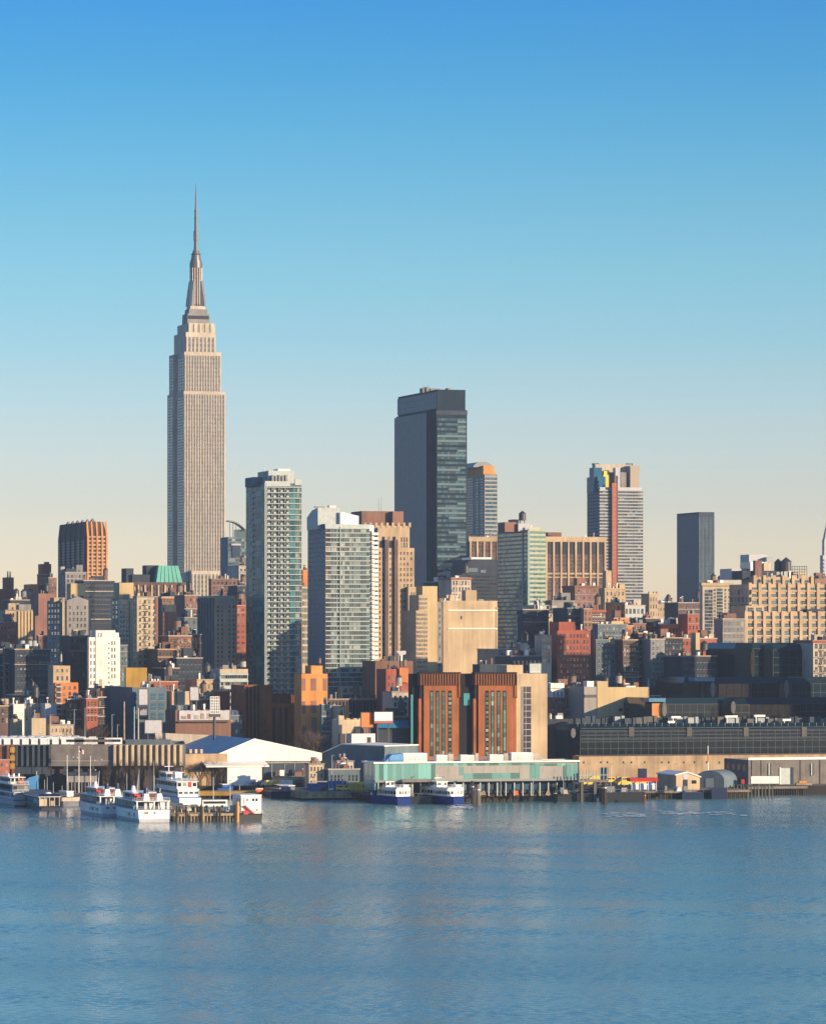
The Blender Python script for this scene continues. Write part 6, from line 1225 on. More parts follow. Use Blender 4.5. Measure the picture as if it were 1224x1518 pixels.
# left and middle piers
pier('wide dark pier under the grey shed', None, -30, 272, 1188.3, 3.0, 70, 40, 'wood_grey', th=R(4)); DOCK = pier('old timber finger dock with vehicles on it', None, 258, 352, 1217.5, 2.3, 95, 20, 'wood_pale', pile='wood_pale', deckt=.8)
pier('tan timber edged pier left of the ferry terminal', 385, 447, 558, 1186.0, 2.9, 56, 6, 'wood_pale', deckt=2.4); pier('low brown finger pier behind the dock', None, 295, 380, 1184, 2.6, 10, 12, 'ochre', th=R(4), deckt=1.6)
for px in (262, 276, 298, 301, 322, 326, 348): 
    Y = water_Y(1218.6); p = at(px, 1218, Y); mb = MB(); mb.cyl(0, 0, -1, 4.6 + (px % 5) * .3, .34, .3, 8); o = mb.build('mooring_pile', 'wood_pale' if px % 2 else 'wood_dark'); o.location = (p.x, Y, 0); tag(o, 'stout timber pile along the front of the finger dock', 'pile', 'piles along the finger dock')
for k in range(26): 
    Y = 1332 + (k % 3) * 9; p = at(259 + 3.4 * k, 1200, Y); mb = MB(); h = .8 + (k * 7 % 4) * .3; mb.cyl(0, 0, 0, h, .16, n=6); o = mb.build('bollard', 'black_paint' if k % 3 else 'yellow_paint'); o.location = (p.x, Y, 2.3); tag(o, 'small dark bollard on the finger dock' if k % 3 else 'small yellow bollard on the finger dock', 'bollard', 'dark bollards on the finger dock' if k % 3 else 'yellow bollards on the finger dock')
coach1 = coach_proto('minibus', 8.5, 2.7, 'white_paint', True); coach1['category'] = 'bus'
p = at(300, 1200, 1368); place(coach1, (p.x, 1368, 2.3), R(8), 'white minibus with a dark window strip parked on the finger dock', 'vehicles on the finger dock')
cw, cd, cg, cr_ = car_proto('white_paint'), car_proto('dark_metal'), car_proto('steel'), car_proto('deep_red')
for c_, px, Y, rz, lab in ((cd, 280, 1352, .1, 'dark car at the head of the finger dock'), (cg, 284, 1336, 1.9, 'silver car parked nose out on the finger dock')): p = at(px, 1200, Y); place(c_, (p.x, Y, 2.3), rz, lab, 'vehicles on the finger dock', 1.15)
vw, vb, vy = van_proto('white_paint'), van_proto('blue_paint'), van_proto('yellow_paint')
rg = random.Random(31); n_ = 0
for k in range(34):
    px = rg.uniform(396, 536); Y = rg.uniform(1508, 1513) if k % 2 else rg.uniform(1499, 1504); Y = Y if px > 455 else rg.uniform(1547, 1549); pr, nm_ = rg.choice([(cw, 'white parked car'), (cd, 'dark parked car'), (cg, 'silver parked car'), (vw, 'white parked van'), (vb, 'blue parked van'), (vy, 'yellow parked van'), (cr_, 'dark red parked car')])
    p = at(px, 1170, Y); place(pr, (p.x, Y, GZ), rg.choice([0, 0, 3.14, 1.6]) + rg.uniform(-.2, .2), f'{nm_} in the crowded yard beside the ferry terminal', f'{nm_}s in the yard')
for k, (px, Y, w, mat, lab) in enumerate(((455, 1502, 7, 'blue_paint', 'blue freight box at the left of the terminal yard'), (470, 1502, 6, 'navy_paint', 'navy freight box in the middle of the terminal yard'), (486, 1500, 7, 'blue_paint', 'blue freight box with a white van behind in the terminal yard'), (516, 1501, 5, 'yellow_paint', 'yellow freight box beside the terminal glass'), (530, 1503, 4, 'safety_yellow', 'small yellow booth touching the terminal corner'), (428, 1548, 8, 'wood_pale', 'tan site hut behind the parked cars'), (505, 1513, 12, 'dark_grey', 'long dark container at the back of the yard'), (462, 1514, 10, 'concrete', 'pale container at the back of the yard'))):
    p = at(px, 1170, Y); r = empty('freight_box', (p.x, Y, GZ - .0), rg.uniform(-.1, .2), lab, 'container'); mb = MB(); mb.box(0, w, 0, 2.4, .1, 2.7 + k % 3 * .5); mb.build('box', mat, r); mb = MB()
    for q in range(int(w / .8)): mb.box(q * .8 + .3, q * .8 + .42, -.06, -.002, .2, 2.5)
    mb.build('rib', 'dark_metal', r)
b = bld('low_building', 'grey site office with a white roof at the back of the terminal yard', 'building', None, 500, 524, 1128, 1160, 1530, 'pale_stone', (5, 2, .5, .4), None, clut=5, D=8); b = bld('low_building', 'dark long shed at the back of the terminal yard', 'building', None, 487, 533, 1140, 1165, 1524, 'blue_grey', (8, 1, .5, .4), None, clut=5, D=6); b = bld('low_building', 'cream sunlit block in the crowded yard', 'building', None, 458, 480, 1132, 1165, 1526, 'cream', (4, 3, .4, .5), None, clut=3, D=6); b = bld('low_building', 'tan low wall house behind parked cars in the yard', 'building', None, 408, 470, 1151, 1172, 1552, 'tan_panel', (9, 1, .5, .5), None, clut=7, D=4)
b = B('pavilion', 'grey pavilion with a dark flat roof under three flagpoles', 'building', None, 100, 144, 1483, D=6, zg=GZ, th=R(4)); b.body(1149, 'corrugated_grey', 'dark_metal', z0=b.Z(1160)); mb = MB(); mb.box(-1.6, b.W + .5, -1, 10, b.top, b.top + .9); b.mk(mb, 'roof', 'navy_brick_shade'); b.pbox('shopfront', 101, 143, 1160.5, 1172, 'pane_dark', 1.0, 1.6)
for k in range(9): b.pbox('column', 101 + 5 * k, 101.8 + 5 * k, 1160, 1180, 'pale_stone', 0, .5)
b.done()
for px, py, Y, lab, big in ((99.5, 1121, 1482, 'short white pole left of the flag on the pavilion', 0), (117, 1108, 1482, 'tall flagpole flying a striped flag above the pavilion', 1), (134, 1122, 1482, 'short white pole right of the flag on the pavilion', 0)):
    p = at(px, 1149, Y); r = empty('flagpole', (p.x, Y, GZ), 0, lab, 'flagpole'); zt = CAMZ - (py - HY) / F * Y - GZ; mb = MB(); mb.cyl(0, 0, 0, zt, .16, .09, 8); mb.build('pole', 'white_paint', r); mb = MB(); mb.ball(0, 0, zt + .1, .2, n=6); mb.build('finial', 'white_paint', r)
    if big:
        f = MB(); n1 = 8
        for s_ in range(7):
            for k in range(n1):
                xa, xb = 1.7 * k / n1, 1.7 * (k + 1) / n1; q = lambda x: .25 * math.sin(x * 4); dz = lambda x: -.55 * x; z0, z1 = zt - .1 - (s_ + 1) * .24, zt - .1 - s_ * .24
                f.face([(xa + .1, q(xa), z0 + dz(xa)), (xb + .1, q(xb), z0 + dz(xb)), (xb + .1, q(xb), z1 + dz(xb)), (xa + .1, q(xa), z1 + dz(xa))], 2 if (s_ < 4 and k < 3) else s_ % 2)
        f.build('flag', ['red_paint', 'flag_white', 'navy_paint'], r)
b = B('tent', 'bright blue tarpaulin tent behind the left tour boat', 'tent', None, 37, 55, 1483, D=6, th=0); mb = MB(); z_ = b.Z(1153); mb.extrude_y([(0, 0), (b.W, 0), (b.W, z_ + .8), (b.W * .35, z_), (0, z_ - 1.2)], 0, 6); b.mk(mb, 'canvas', 'sky_blue')
mb = MB(); mb.bar((b.W * .9, 3, z_), (b.W * .9, 3, z_ + 2.2), .1); b.mk(mb, 'pole', 'white_paint'); b.done()
# ------------------------------------------------------------------ boats
def boat(name, label, cat, px0, px1, wpy, L, h, hull, stripe, cabins, th=TH, group=None, sheer=.3, stern_f=.96, deck='wood_grey', boot=.5):
    b = B(name, label, cat, None, px0, px1, water_Y(wpy), zg=0, D=L, th=th, group=group); W = b.W; m_ = W / 2
    st = [(0, stern_f), (.06, .99), (.3, 1.0), (.6, 1.0), (.76, .88), (.88, .58), (.95, .3), (1.0, .04)]
    mb = MB(); rings = []
    for f, w in st:
        sh = h * (1 + sheer * max(0, (f - .45) / .55) ** 2); y = f * L; yw = y - (L * .045 if f > .9 else 0)
        rings.append([(m_ - m_ * w * .90, yw, -.5), (m_ - m_ * w * .94, yw, boot), (m_ - m_ * w, y, sh), (m_ + m_ * w, y, sh), (m_ + m_ * w * .94, yw, boot), (m_ + m_ * w * .90, yw, -.5)])
    for r0, r1 in zip(rings, rings[1:]):
        for i, mi in ((0, 1), (1, 0), (2, 2), (3, 0), (4, 1)): mb.face([r0[i + 1], r0[i], r1[i], r1[i + 1]] if False else [r0[i], r0[i + 1], r1[i + 1], r1[i]][::-1], mi)
    mb.face([rings[0][i] for i in (1, 4, 5, 0)][::-1], 1); mb.face([rings[0][i] for i in (1, 2, 3, 4)][::-1], 0)
    b.mk(mb, 'hull', [hull, stripe, deck])
    mb = MB()
    for r0, r1 in zip(rings, rings[1:]):
        for i in (2, 3): mb.bar(r0[i], r1[i], .14)
    mb.bar(rings[0][2], rings[0][3], .14); b.mk(mb, 'gunwale', stripe)
    for (f0, f1, ins, z0, z1, mat, gl, ns, nst, wh, over) in cabins:
        x0, x1, y0, y1 = ins, W - ins, f0 * L, f1 * L; mb = MB()
        mb.prism([(x0, y0), (x1, y0), (x1, y1 - (x1 - x0) * .3), (x1 - (x1 - x0) * .25, y1), (x0 + (x1 - x0) * .25, y1), (x0, y1 - (x1 - x0) * .3)], z0, z1); b.mk(mb, 'cabin', mat)
        mb = MB(); o = over; mb.prism([(x0 - o, y0 - o * 1.5), (x1 + o, y0 - o * 1.5), (x1 + o, y1 - (x1 - x0) * .3), (x1 - (x1 - x0) * .25, y1 + o), (x0 + (x1 - x0) * .25, y1 + o), (x0 - o, y1 - (x1 - x0) * .3)], z1 + .003, z1 + .22); b.mk(mb, 'deck_roof', 'white_paint')
        zc = z0 + (z1 - z0) * .58; ww = (y1 - y0 - (x1 - x0) * .3) / max(1, ns)
        if ns:
            me = shared(('bw', round(ww, 2), wh, gl), lambda: win_mesh(round(ww * .82, 2), wh, gl, 'white_paint', 'plain'))
            for k in range(ns): b.put('window', me, x0, y0 + (k + .5) * ww, zc, -math.pi / 2)
        if nst:
            w2 = (x1 - x0) / nst; me = shared(('bs', round(w2, 2), wh, gl), lambda: win_mesh(round(w2 * .7, 2), wh, gl, 'white_paint', 'plain'))
            for k in range(nst): b.put('window', me, x0 + (k + .5) * w2, y0, zc)
    return b
def rail(b, x0, x1, y0, y1, z, mat='white_paint'):
    mb = MB(); n_ = max(2, int((y1 - y0) / 2)); 
    for k in range(n_ + 1): mb.bar((x0, y0 + (y1 - y0) * k / n_, z), (x0, y0 + (y1 - y0) * k / n_, z + 1.0), .05)
    for k in range(5): mb.bar((x0 + (x1 - x0) * k / 4, y0, z), (x0 + (x1 - x0) * k / 4, y0, z + 1.0), .05)
    for h in (.55, 1.0): mb.bar((x0, y0, z + h), (x0, y1, z + h), .05); mb.bar((x0, y0, z + h), (x1, y0, z + h), .05)
    b.mk(mb, 'railing', mat)
def sight_boat(label, px0, px1, wpy):
    b = boat('sightseeing_boat', label, 'boat', px0, px1, wpy, 46, 3.9, 'white_paint', 'lilac_grey', [(.14, .80, .35, 3.95, 6.5, 'blue_grey', 'pane_teal', 7, 0, 1.7, .25), (.26, .66, 1.6, 6.75, 8.9, 'slab_white', 'pane_dark', 5, 0, 1.2, .5)], boot=.9, group='white sightseeing boats')
    W, L = b.W, b.D
    for y in (5, 12): mb = MB(); mb.box(-.12, .3, y, y + 4.4, 1.7, 2.9); b.mk(mb, 'port_window', 'pane_dark')
    mb = MB(); mb.box(.6, W - .6, .26 * L - .3, .26 * L - .02, 6.9, 8.6); b.mk(mb, 'red_bay', 'deep_red'); mb = MB(); mb.box(.35, W * .3, .26 * L - 1.8, .26 * L - .35, 7.6, 8.6); b.mk(mb, 'red_bench', 'red_paint')
    mb = MB(); mb.box(0, W, 2.2, .26 * L, 6.5, 6.74); b.mk(mb, 'upper_deck', 'white_paint')
    for x in (0.3, W * .52, W - .7): mb = MB(); mb.box(x, x + .4, 2.3, 2.7, 3.9, 6.5); b.mk(mb, 'deck_post', 'white_paint')
    mb = MB(); mb.box(W * .3, W * .55, 4.5, 6.3, 3.9, 6.4); b.mk(mb, 'stair_box', 'white_paint'); mb = MB(); mb.box(W * .68, W * .95, 3.4, 6.3, 3.9, 6.4); b.mk(mb, 'stair_box', 'white_paint')
    for x in (W * .36, W * .68): mb = MB(); mb.extrude_x([(1.2, 3.95), (1.6, 3.95), (3.4, 6.5), (3.0, 6.5)], x, x + .35); b.mk(mb, 'ladder', 'navy_paint')
    for x in (W * .36, W * .74):
        mb = MB(); mb.prism([(x - 1.1, 4.2), (x + 1.1, 4.2), (x + 1.1, 7.5), (x - 1.1, 7.5)], 6.75, 9.0, 0, [(x - .7, 4.6), (x + .7, 4.6), (x + .7, 7), (x - .7, 7)]); f = b.mk(mb, 'funnel', 'white_paint'); mb = MB(); mb.cyl(x, 5.8, 9.003, 10.9, .75, .8, 12); mb.build('funnel_top', 'navy_paint', f)
    mb = MB(); mb.cyl(W * .3, L * .45, 9.1, 10.3, .95, .7, 10); mb.ball(W * .3, L * .45, 10.5, .7, n=10); b.mk(mb, 'radar_dome', 'white_paint'); mb = MB(); mb.bar((W * .45, L * .5, 9), (W * .5, L * .5, 14.6), .13, r1=.05); b.mk(mb, 'mast', 'white_paint')
    rail(b, .15, W - .15, .3, 6, 3.9); rail(b, .2, W - .2, 2.5, .26 * L, 6.74)
    mb = MB(); mb.prism([(W * .5 + .45 * math.cos(t), -.02) for t in (0, 1)] + [(W * .5, .1)], 1, 1.1); x = W * .5
    mb = MB(); mb.extrude_y([(x + .42 * math.cos(t), 2.9 + .42 * math.sin(t)) for t in [2 * math.pi * i / 12 for i in range(12)]], W * .0 - .04, .25); b.mk(mb, 'emblem', 'frame_grey'); mb = MB(); mb.box(W * .2, W * .32, -.02, .3, 2.6, 3.2); b.mk(mb, 'emblem', 'hoist_red'); mb = MB(); mb.box(W * .68, W * .8, -.02, .3, 2.8, 3.1); b.mk(mb, 'name_board', 'lilac_grey')
    return b.done()
sight_boat('nearest white sightseeing boat with twin blue topped funnels beside the dock', 203.5, 255, 1219); sight_boat('white sightseeing boat with twin blue topped funnels, left of the nearest one', 149, 190, 1211)
b = boat('tour_ship', 'big white tour ship of three decks behind the dock vehicles', 'ship', 265, 299, 1198, 48, 3.6, 'white_paint', 'blue_paint', [(.05, .84, .3, 3.65, 6.3, 'white_paint', 'pane_blue', 14, 4, .8, .2), (.10, .80, .5, 6.55, 9.0, 'white_paint', 'pane_dark', 9, 4, 1.3, .5), (.50, .74, 1.2, 9.25, 11.6, 'white_paint', 'pane_dark', 4, 2, 1.2, .4)]); W, L = b.W, b.D
mb = MB(); mb.bar((W * .4, L * .6, 11.8), (W * .4, L * .6, 15.6), .25, r1=.1); mb.box(W * .2, W * .6, L * .6 - .1, L * .6 + .1, 13.6, 13.8); b.mk(mb, 'mast', 'white_paint'); mb = MB(); mb.ball(W * .75, L * .3, 10.2, 1.1, n=10, sz=.7); b.mk(mb, 'lifeboat', 'pane_teal')
mb = MB(); mb.prism([(W * .35, L * .36), (W * .65, L * .36), (W * .65, L * .44), (W * .35, L * .44)], 9.2, 12.0); b.mk(mb, 'funnel', 'white_paint'); rail(b, .4, W - .4, L * .1, L * .45, 9.2); mb = MB(); mb.box(W * .55, W * .7, L * .1 - .1, L * .1 + .2, 7, 8.8); b.mk(mb, 'red_door', 'red_paint'); b.done()
b = boat('tour_boat', 'white tour boat of three decks at the left edge', 'boat', 20, 46, 1196, 44, 2.2, 'lilac_grey', 'navy_paint', [(.03, .85, .25, 2.25, 4.8, 'lilac_grey', 'pane_dark', 9, 0, 1.2, .2), (.07, .80, .3, 5.05, 7.5, 'blue_grey', 'pane_dark', 8, 3, 1.4, .25), (.22, .70, .9, 7.75, 9.9, 'white_paint', 'pane_dark', 6, 3, 1.3, .7)]); W, L = b.W, b.D
mb = MB(); mb.box(.2, W - .2, .01 * L, .07 * L, 4.85, 5.04); b.mk(mb, 'aft_deck', 'white_paint'); mb = MB(); mb.box(.1, W - .1, .06 * L, .22 * L, 7.55, 7.74); b.mk(mb, 'aft_deck', 'cream'); rail(b, .2, W - .2, .4, L * .07, 4.95); rail(b, .2, W - .2, L * .07, L * .22, 7.74)
for x in (.2, .5, .8): mb = MB(); mb.cyl(W * x, L * .35, 10.1, 11.2, .35, n=8); b.mk(mb, 'roof_vent', 'white_paint')
mb = MB(); mb.box(W * .55, W * .9, L * .2, L * .21, 7.8, 9.3); b.mk(mb, 'red_screen', 'hoist_red'); b.done()
b = boat('dinner_boat', 'low glass sided dinner boat with a dark flat roof', 'boat', 57.5, 90, 1200.5, 34, 1.0, 'navy_paint', 'black_paint', [(.02, .82, .3, 1.05, 4.3, 'blue_grey', 'pane_pale', 9, 0, 1.6, .5)], boot=.4); W, L = b.W, b.D
mb = MB(); mb.prism([(-.1, -.3), (W + .1, -.3), (W + .1, L * .8), (-.1, L * .8)], 4.56, 5.4, 0, [(.5, .6), (W - .5, .6), (W - .5, L * .78), (.5, L * .78)]); b.mk(mb, 'roof', 'navy_paint'); mb = MB(); mb.box(W * .1, W * .8, L * .25, L * .6, 5.4, 6.3); b.mk(mb, 'roof_hump', 'navy_paint'); mb = MB(); mb.cyl(W * .5, 3, 5.42, 5.9, 1.3, .8, 12); b.mk(mb, 'roof_dome', 'white_paint')
for k in range(5): mb = MB(); x = .4 + (W - .8) * k / 4; mb.box(x - .15, x + .15, .3, .62, 1.05, 4.3); b.mk(mb, 'stern_post', 'cream')
mb = MB(); mb.box(.5, W * .38, .4, .66, 1.2, 3.6); b.mk(mb, 'stern_panel', 'cream'); mb = MB(); mb.box(W * .42, W - .5, .52, .66, 1.3, 4.0); b.mk(mb, 'stern_glass', 'pane_dark'); mb = MB(); mb.box(W * .55, W * .75, .42, .5, 1.3, 3.0); b.mk(mb, 'stern_panel', 'pale_stone'); b.done()
b = boat('work_boat', 'white decked boat with a dark hull pointing right beside the dinner boat', 'boat', 78, 92, 1194, 11, 3.2, 'pale_stone', 'navy_paint', [(.2, .5, .8, 3.2, 5.0, 'white_paint', 'pane_dark', 3, 3, .8, .2)], th=R(-62), sheer=.3, boot=1.7); b.done()
def blue_ferry(label, px0, px1, wpy):
    b = boat('commuter_ferry', label, 'ferry', px0, px1, wpy, 27, 2.7, 'ferry_blue', 'ferry_blue', [(.04, .86, .25, 2.75, 5.2, 'white_paint', 'pane_dark', 9, 5, 1.1, .25), (.42, .66, 1.3, 6.0, 7.7, 'white_paint', 'pane_dark', 3, 2, .9, .3)], sheer=.35, boot=.4, th=R(27), group='blue hulled commuter ferries'); W, L = b.W, b.D
    mb = MB(); mb.box(.3, W - .3, .5, L * .8, 5.43, 5.95); mb.box(.45, W - .45, .65, L * .79, 5.951, 5.99); b.mk(mb, 'upper_bulwark', 'white_paint'); mb = MB(); mb.box(W * .6, W * .95, 2, 5, 5.96, 7.0); b.mk(mb, 'stack', 'white_paint'); mb = MB(); mb.bar((W * .4, L * .5, 7.9), (W * .4, L * .5, 10.2), .1); mb.box(W * .2, W * .6, L * .5 - .2, L * .5 + .2, 9.0, 9.2); b.mk(mb, 'mast', 'white_paint')
    mb = MB(); mb.extrude_x([(L * .76, 5.45), (L * .97, 6.8), (L * .97, 7.1), (L * .70, 6.2)], W * .15, W * .85); b.mk(mb, 'bow_hood', 'white_paint'); rail(b, .3, W - .3, .6, L * .42, 6.0); return b.done()
blue_ferry('blue hulled white commuter ferry at the left corner of the terminal', 588, 610.5, 1193); blue_ferry('blue hulled white commuter ferry churning foam at the landing', 664, 689, 1193)
b = boat('house_barge', 'white two storey house barge on a black hull with red stairs', 'barge', 351, 390, 1216.5, 15, 2.0, 'black_paint', 'black_paint', [], sheer=0, deck='wood_grey'); W = b.W; z_ = b.Z(1180)
mb = MB(); mb.roofbox(W * .18, W * .95, .6, 12, 2.02, z_, 0, 1, .3); b.mk(mb, 'house', ['white_metal', 'roof_pale'])
for px in (365.5, 374, 379): b.pbox('window', px, px + 3, 1184, 1188, 'pane_dark', .5, .8)
b.pbox('window', 380, 382, 1200, 1202, 'pane_dark', .5, .8); b.pbox('door', 361, 363, 1183, 1192, 'lilac_grey', .5, .8)
for k in range(3): mb = MB(); mb.box(W * .18 - .06, W * .18 + .1, 2 + 3 * k, 3.2 + 3 * k, z_ - 2.2, z_ - 1.0); b.mk(mb, 'window', 'pane_dark')
x0, x1 = b.X(362, -.5), b.X(378, -.5); mb = MB(); mb.extrude_y([(x0, b.Z(1195)), (x0 + .5, b.Z(1194)), (x1, 2.1), (x1 - .7, 2.1)], -.4, .5); b.mk(mb, 'stair', 'red_paint'); b.pbox('red_cabinet', 361, 368, 1202, 1208, 'red_paint', -.3, .5); mb = MB(); mb.box(0, W * .16, 1, 9, 2.02, 4.6); b.mk(mb, 'side_shed', 'slab_grey'); rail(b, .1, W - .1, .1, 12, 2.0)
mb = MB(); mb.box(W * .15, W * .97, .5, 12.2, z_, z_ + .25); b.mk(mb, 'roof_edge', 'white_paint'); b.done()
Y = water_Y(1217.5); p = at(355, 1217, Y); mb = MB(); mb.cyl(0, 0, -1, 6.4, .55, .5, 10); o = mb.build('mooring_pile', 'orange_stone'); o.location = (p.x - .6, Y - 1, 0); tag(o, 'thick orange rusted pile at the corner of the house barge', 'pile')
b = boat('patrol_boat', 'long low navy boat moored at the left of the tan pier', 'boat', 392, 402, 1181, 16, 2.4, 'navy_paint', 'black_paint', [(.25, .6, .8, 2.4, 4.4, 'blue_grey', 'pane_dark', 4, 2, .9, .2)], th=R(-80), sheer=.4); b.done()
b = boat('lifeboat', 'bright orange rescue boat beside the navy boat', 'boat', 374, 380, 1178, 4.2, 1.5, 'orange_paint', 'orange_paint', [(.2, .7, .4, 1.5, 2.4, 'orange_paint', 'pane_dark', 2, 1, .4, .1)], th=R(-80)); b.done()
b = boat('tug_boat', 'small royal blue boat moored behind the dock', 'boat', 316, 322, 1178, 7, 2.8, 'blue_paint', 'ferry_blue', [(.3, .7, .5, 2.8, 4.0, 'blue_paint', 'pane_dark', 2, 1, .6, .1)], th=R(-78)); b.done()
b = boat('motor_launch', 'small white launch tied between the dock and the tour ship', 'boat', 254, 262, 1203, 9, 1.3, 'white_paint', 'lilac_grey', [(.3, .65, .5, 1.3, 2.6, 'white_paint', 'pane_dark', 3, 1, .6, .1)], th=R(-60)); b.done()
# masts and lamp posts
def lamp(px, py, Y, zb=GZ, label='', mat='slab_white', r=.14, head=True, group=None, name='lamp_post', cat='lamp post'):
    p = at(px, 1150, Y); o = empty(name, (p.x, Y, zb), 0, label, cat, group); h = CAMZ - (py - HY) / F * Y - zb; mb = MB(); mb.cyl(0, 0, 0, h, r, r * .6, 8); mb.build('pole', mat, o)
    if head: mb = MB(); mb.box(-.2, 1.0, -.15, .15, h - .05, h + .15); mb.build('lamp_head', 'frame_grey', o)
for px, py, Y in ((110, 1052, 1560), (126, 1050, 1565), (166, 1060, 1550), (174, 1075, 1552), (58, 1088, 1545), (75, 1060, 1556)): lamp(px, py, Y, label='tall pale street lamp along the road behind the shed', group='street lamps behind the shed')
for px, py, Y in ((188, 1146, 1395), (206, 1140, 1392), (229, 1150, 1394), (243, 1148, 1392), (269, 1138, 1404), (291, 1148, 1410), (228, 1128, 1396), (70, 1152, 1405), (79, 1160, 1405), (92, 1165, 1404), (100, 1163, 1403), (66, 1156, 1407)): lamp(px, py, 1481, 2.5, 'thin white mast rising along the left pier', r=.13, head=False, group='thin masts along the left pier', name='mast', cat='mast')
lamp(316, 1152, 1375, 2.3, 'tall white mast standing on the finger dock', r=.2, head=False, name='mast', cat='mast'); lamp(341, 1157, 1420, 2.3, 'double headed white lamp behind the house barge', r=.2); lamp(355, 1164, 1509, label='white lamp post behind the brown finger pier', r=.15)
for px, py in ((403, 1132), (422, 1134), (487, 1149), (508, 1152), (492, 1120), (437, 1130)): lamp(px, py, 1500 if px > 455 else 1548, label='slim lamp post in the crowded yard', group='lamp posts in the yard')
lamp(184, 1040, 1560, label='rusty tan pole standing beside the dark glass office', mat='wood_pale', r=.5, head=False, name='mast', cat='mast'); lamp(199, 1048, 1572, label='grey pole under the white upright billboard', r=.3, head=False, name='mast', cat='mast'); lamp(205, 1050, 1574, label='ivory pole just left of the dark poster', mat='cream', r=.4, head=False, name='mast', cat='mast')
# bare winter trees
def tree_mesh(seed, h):
    rg = random.Random(seed); tr, cr = MB(), MB(); tr.bar((0, 0, 0), (0, 0, h * .4), h * .028, r1=h * .02, n=6)
    def grow(p, d, ln, r, lv):
        q = p + d * ln; (tr if lv < 2 else cr).bar(p, q, r, r1=r * .6, n=3)
        if lv >= 5: return
        for k in range(3 if lv < 3 else 2):
            nd = (d + Vector((rg.uniform(-1, 1), rg.uniform(-1, 1), rg.uniform(-.25, .7))) * .62).normalized(); grow(q, nd, ln * rg.uniform(.66, .84), r * .6, lv + 1)
    for k in range(4): grow(Vector((0, 0, h * (.28 + .05 * k))), Vector((rg.uniform(-.6, .6), rg.uniform(-.6, .6), 1)).normalized(), h * .22, h * .016, 0)
    return tr.mesh('trunk', ['twig']), cr.mesh('crown', ['twig'])
TM = [tree_mesh(k, 9.0) for k in range(3)]
def tree(px, Y, k, s, label, group, zb=GZ):
    p = at(px, 1150, Y); e = empty('bare_tree', (p.x, Y, zb), px * 1.7, label, 'tree', group); e.scale = (s, s, s)
    for nm_, me in zip(('trunk', 'crown'), TM[k % 3]): o = bpy.data.objects.new(nm_, me); COL.objects.link(o); o.parent = e
for k, (px, Y, s) in enumerate(((118, 1575, 2.2), (124, 1588, 2.0), (131, 1592, 2.1), (138, 1589, 2.3), (146, 1591, 2.0), (152, 1588, 1.8), (84, 1590, 1.7), (40, 1592, 1.8))): tree(px, Y, k, s, 'bare brown winter tree behind the shed roof coaches', 'bare trees behind the shed roof')
for k, (px, Y, s) in enumerate(((212, 1590, 1.6), (220, 1588, 1.8), (229, 1592, 1.9), (237, 1590, 1.6), (242, 1588, 1.7))): tree(px, Y, k, s, 'bare reddish tree below the lilac white billboards', 'bare trees below the billboards')
for k, (px, Y, s) in enumerate(((452, 1597, 1.8), (459, 1600, 2.0), (466, 1598, 2.1), (474, 1602, 1.7))): tree(px, Y, k, s, 'bare tree at the foot of the orange stone tower', 'bare trees at the orange stone tower')
for k, (px, Y, s) in enumerate(((160, 1484, 1.1), (172, 1484, 1.2), (184, 1484, 1.0), (198, 1484, 1.25), (213, 1484, 1.1), (226, 1484, 1.2), (240, 1484, 1.1), (252, 1484, 1.0), (264, 1484, 1.2))): tree(px, Y, k, s, 'bare tree in the row before the cream ribs of the pier shed', 'bare trees before the pier shed')
for k, (px, Y, s) in enumerate(((286, 1547, .9), (298, 1548, 1.0), (307, 1547, .9), (318, 1548, 1.0), (328, 1547, .8))): tree(px, Y, k, s, 'bare tree before the tan wall of the white shed', 'bare trees before the white shed')
for k in range(13):
    px = 330 + 11 * k; p = at(px, 1160, 1549); mb = MB(); rg = random.Random(k)
    for q in range(60): a = Vector((rg.gauss(0, 1.0), rg.gauss(0, .5), abs(rg.gauss(.9, .5)))); mb.bar(a, a + Vector((rg.uniform(-.5, .5), rg.uniform(-.5, .5), rg.uniform(.1, .6))), .09, n=3)
    for q in range(3): mb.bar((q * .5 - .5, 0, 0), (q * .5 - .5 + rg.uniform(-.4, .4), 0, 1.2), .06, n=3)
    o = mb.build('shrub', 'olive'); o.location = (p.x, 1549, GZ); tag(o, 'dark clipped shrub in the row before the white shed', 'shrub', 'shrubs before the white shed')
# people are too small to see; a few crates and bins on the landings
for k, (px, Y, z_, mat, lab) in enumerate(((764, 1478, 2.4, 'orange_paint', 'orange crate on the long black landing'), (838, 1478, 2.8, 'cream', 'cream tarpaulin heap on the right landing'), (716, 1478, 2.4, 'tan_stone', 'tan sail bag on the long black landing'), (812, 1477, 2.4, 'wood_pale', 'pale heap near the end of the long landing'), (925, 1480, 3.4, 'concrete', 'pale deck box on the black barge end'), (1006, 1498, 3.0, 'white_paint', 'white marker cone stand before the tan hut'), (1003, 1500, 3.0, 'blue_paint', 'blue parasol shaped bin before the tan hut'))):
    p = at(px, 1170, Y); mb = MB(); mb.prism([(-1, -.6), (1, -.6), (1, .6), (-1, .6)], 0, 1.6, 0, [(-.3, -.3), (.5, -.3), (.5, .3), (-.3, .3)] if k in (1, 2, 3, 5) else None); mb.box(-1.1, 1.1, -.7, .7, -.0, .12); o = mb.build('crate', mat); o.location = (p.x, Y, z_); tag(o, lab, 'crate')
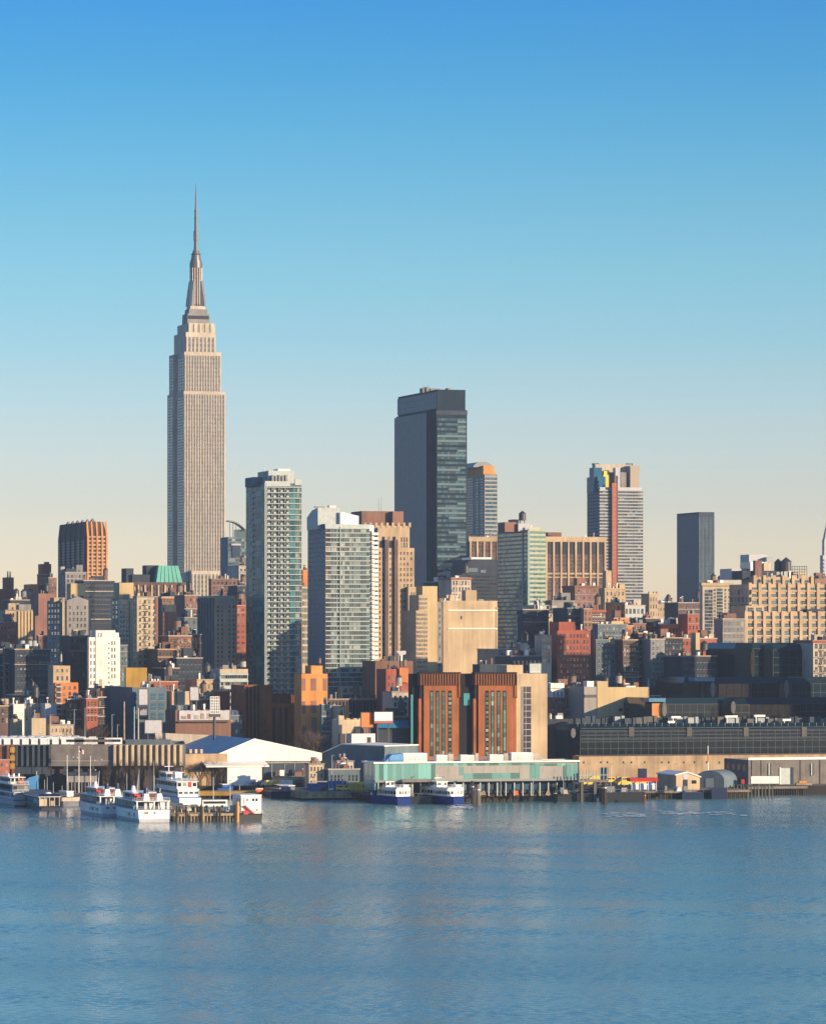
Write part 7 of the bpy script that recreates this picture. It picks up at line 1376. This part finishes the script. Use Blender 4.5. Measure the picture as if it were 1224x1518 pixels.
# churned foam
WAVE_TOP = .12
def foam(label, px0, px1, py, n_, seed):
    rg = random.Random(seed); mb = MB(); Y = water_Y(py)
    for k in range(n_):
        x = (rg.uniform(px0, px1) - CX) / F * Y; y = Y + rg.gauss(0, 9); w, d = rg.uniform(.3, 2.2), rg.uniform(.5, 2.5); a = [2 * math.pi * i / 7 for i in range(7)]
        mb.face([(x + w * math.cos(t) * rg.uniform(.6, 1.1), y + d * math.sin(t) * rg.uniform(.6, 1.1), WAVE_TOP + k * .0004) for t in a])
    o = mb.build('foam', 'white_paint'); tag(o, label, None, None, 'stuff')
foam('churned foam behind the right commuter ferry', 668, 700, 1197, 60, 1); foam('white wake streak below the black barge', 898, 955, 1208.5, 45, 2); foam('thin white wake streak below the brick shed', 975, 1100, 1206.5, 60, 3)

rg = random.Random(77)
for k in range(30):                                                # vehicles on the roadway before the tan wall
    px = rg.uniform(866, 1070); Y = rg.uniform(1550, 1600); pr, nm_ = rg.choice([(cw, 'white'), (cd, 'dark'), (cg, 'silver'), (vw, 'white van'), (vy, 'yellow van'), (cr_, 'dark red')])
    p = at(px, 1160, Y); place(pr, (p.x, Y, GZ), rg.choice([0, 3.14]) + TH, f'{nm_} parked car on the roadway before the stained tan wall' if 'van' not in nm_ else f'{nm_} on the roadway before the stained tan wall', f'{nm_} vehicles before the tan wall')
for k, px in enumerate((872, 905, 925, 950, 1000, 1064)): lamp(px, 1133, 1548, label='slim lamp post along the roadway before the tan wall', group='lamp posts before the tan wall')
for k, px in enumerate((566, 612, 655, 700, 742, 790, 835)): lamp(px, 1152, 1466, 2.6, label='short lamp post on the edge of the terminal pier', group='lamp posts on the terminal pier', r=.12)
# ------------------------------------------------------------------ thin blue air between the towers
hm = bpy.data.materials.new('haze'); hm.use_nodes = True; hn = hm.node_tree.nodes; hn.clear()
ho = hn.new('ShaderNodeOutputMaterial'); hv = hn.new('ShaderNodeVolumePrincipled')
hv.inputs['Color'].default_value = (.62, .80, 1.0, 1); hv.inputs['Density'].default_value = 0.000052; hv.inputs['Anisotropy'].default_value = 0.2
hm.node_tree.links.new(hv.outputs[0], ho.inputs['Volume']); MATS['haze'] = hm
mb = MB(); mb.box(-1100, 1100, -60, 4300, -2.3, 470)
tag(mb.build('haze', 'haze'), 'thin pale haze over the river and city', None, None, 'stuff')
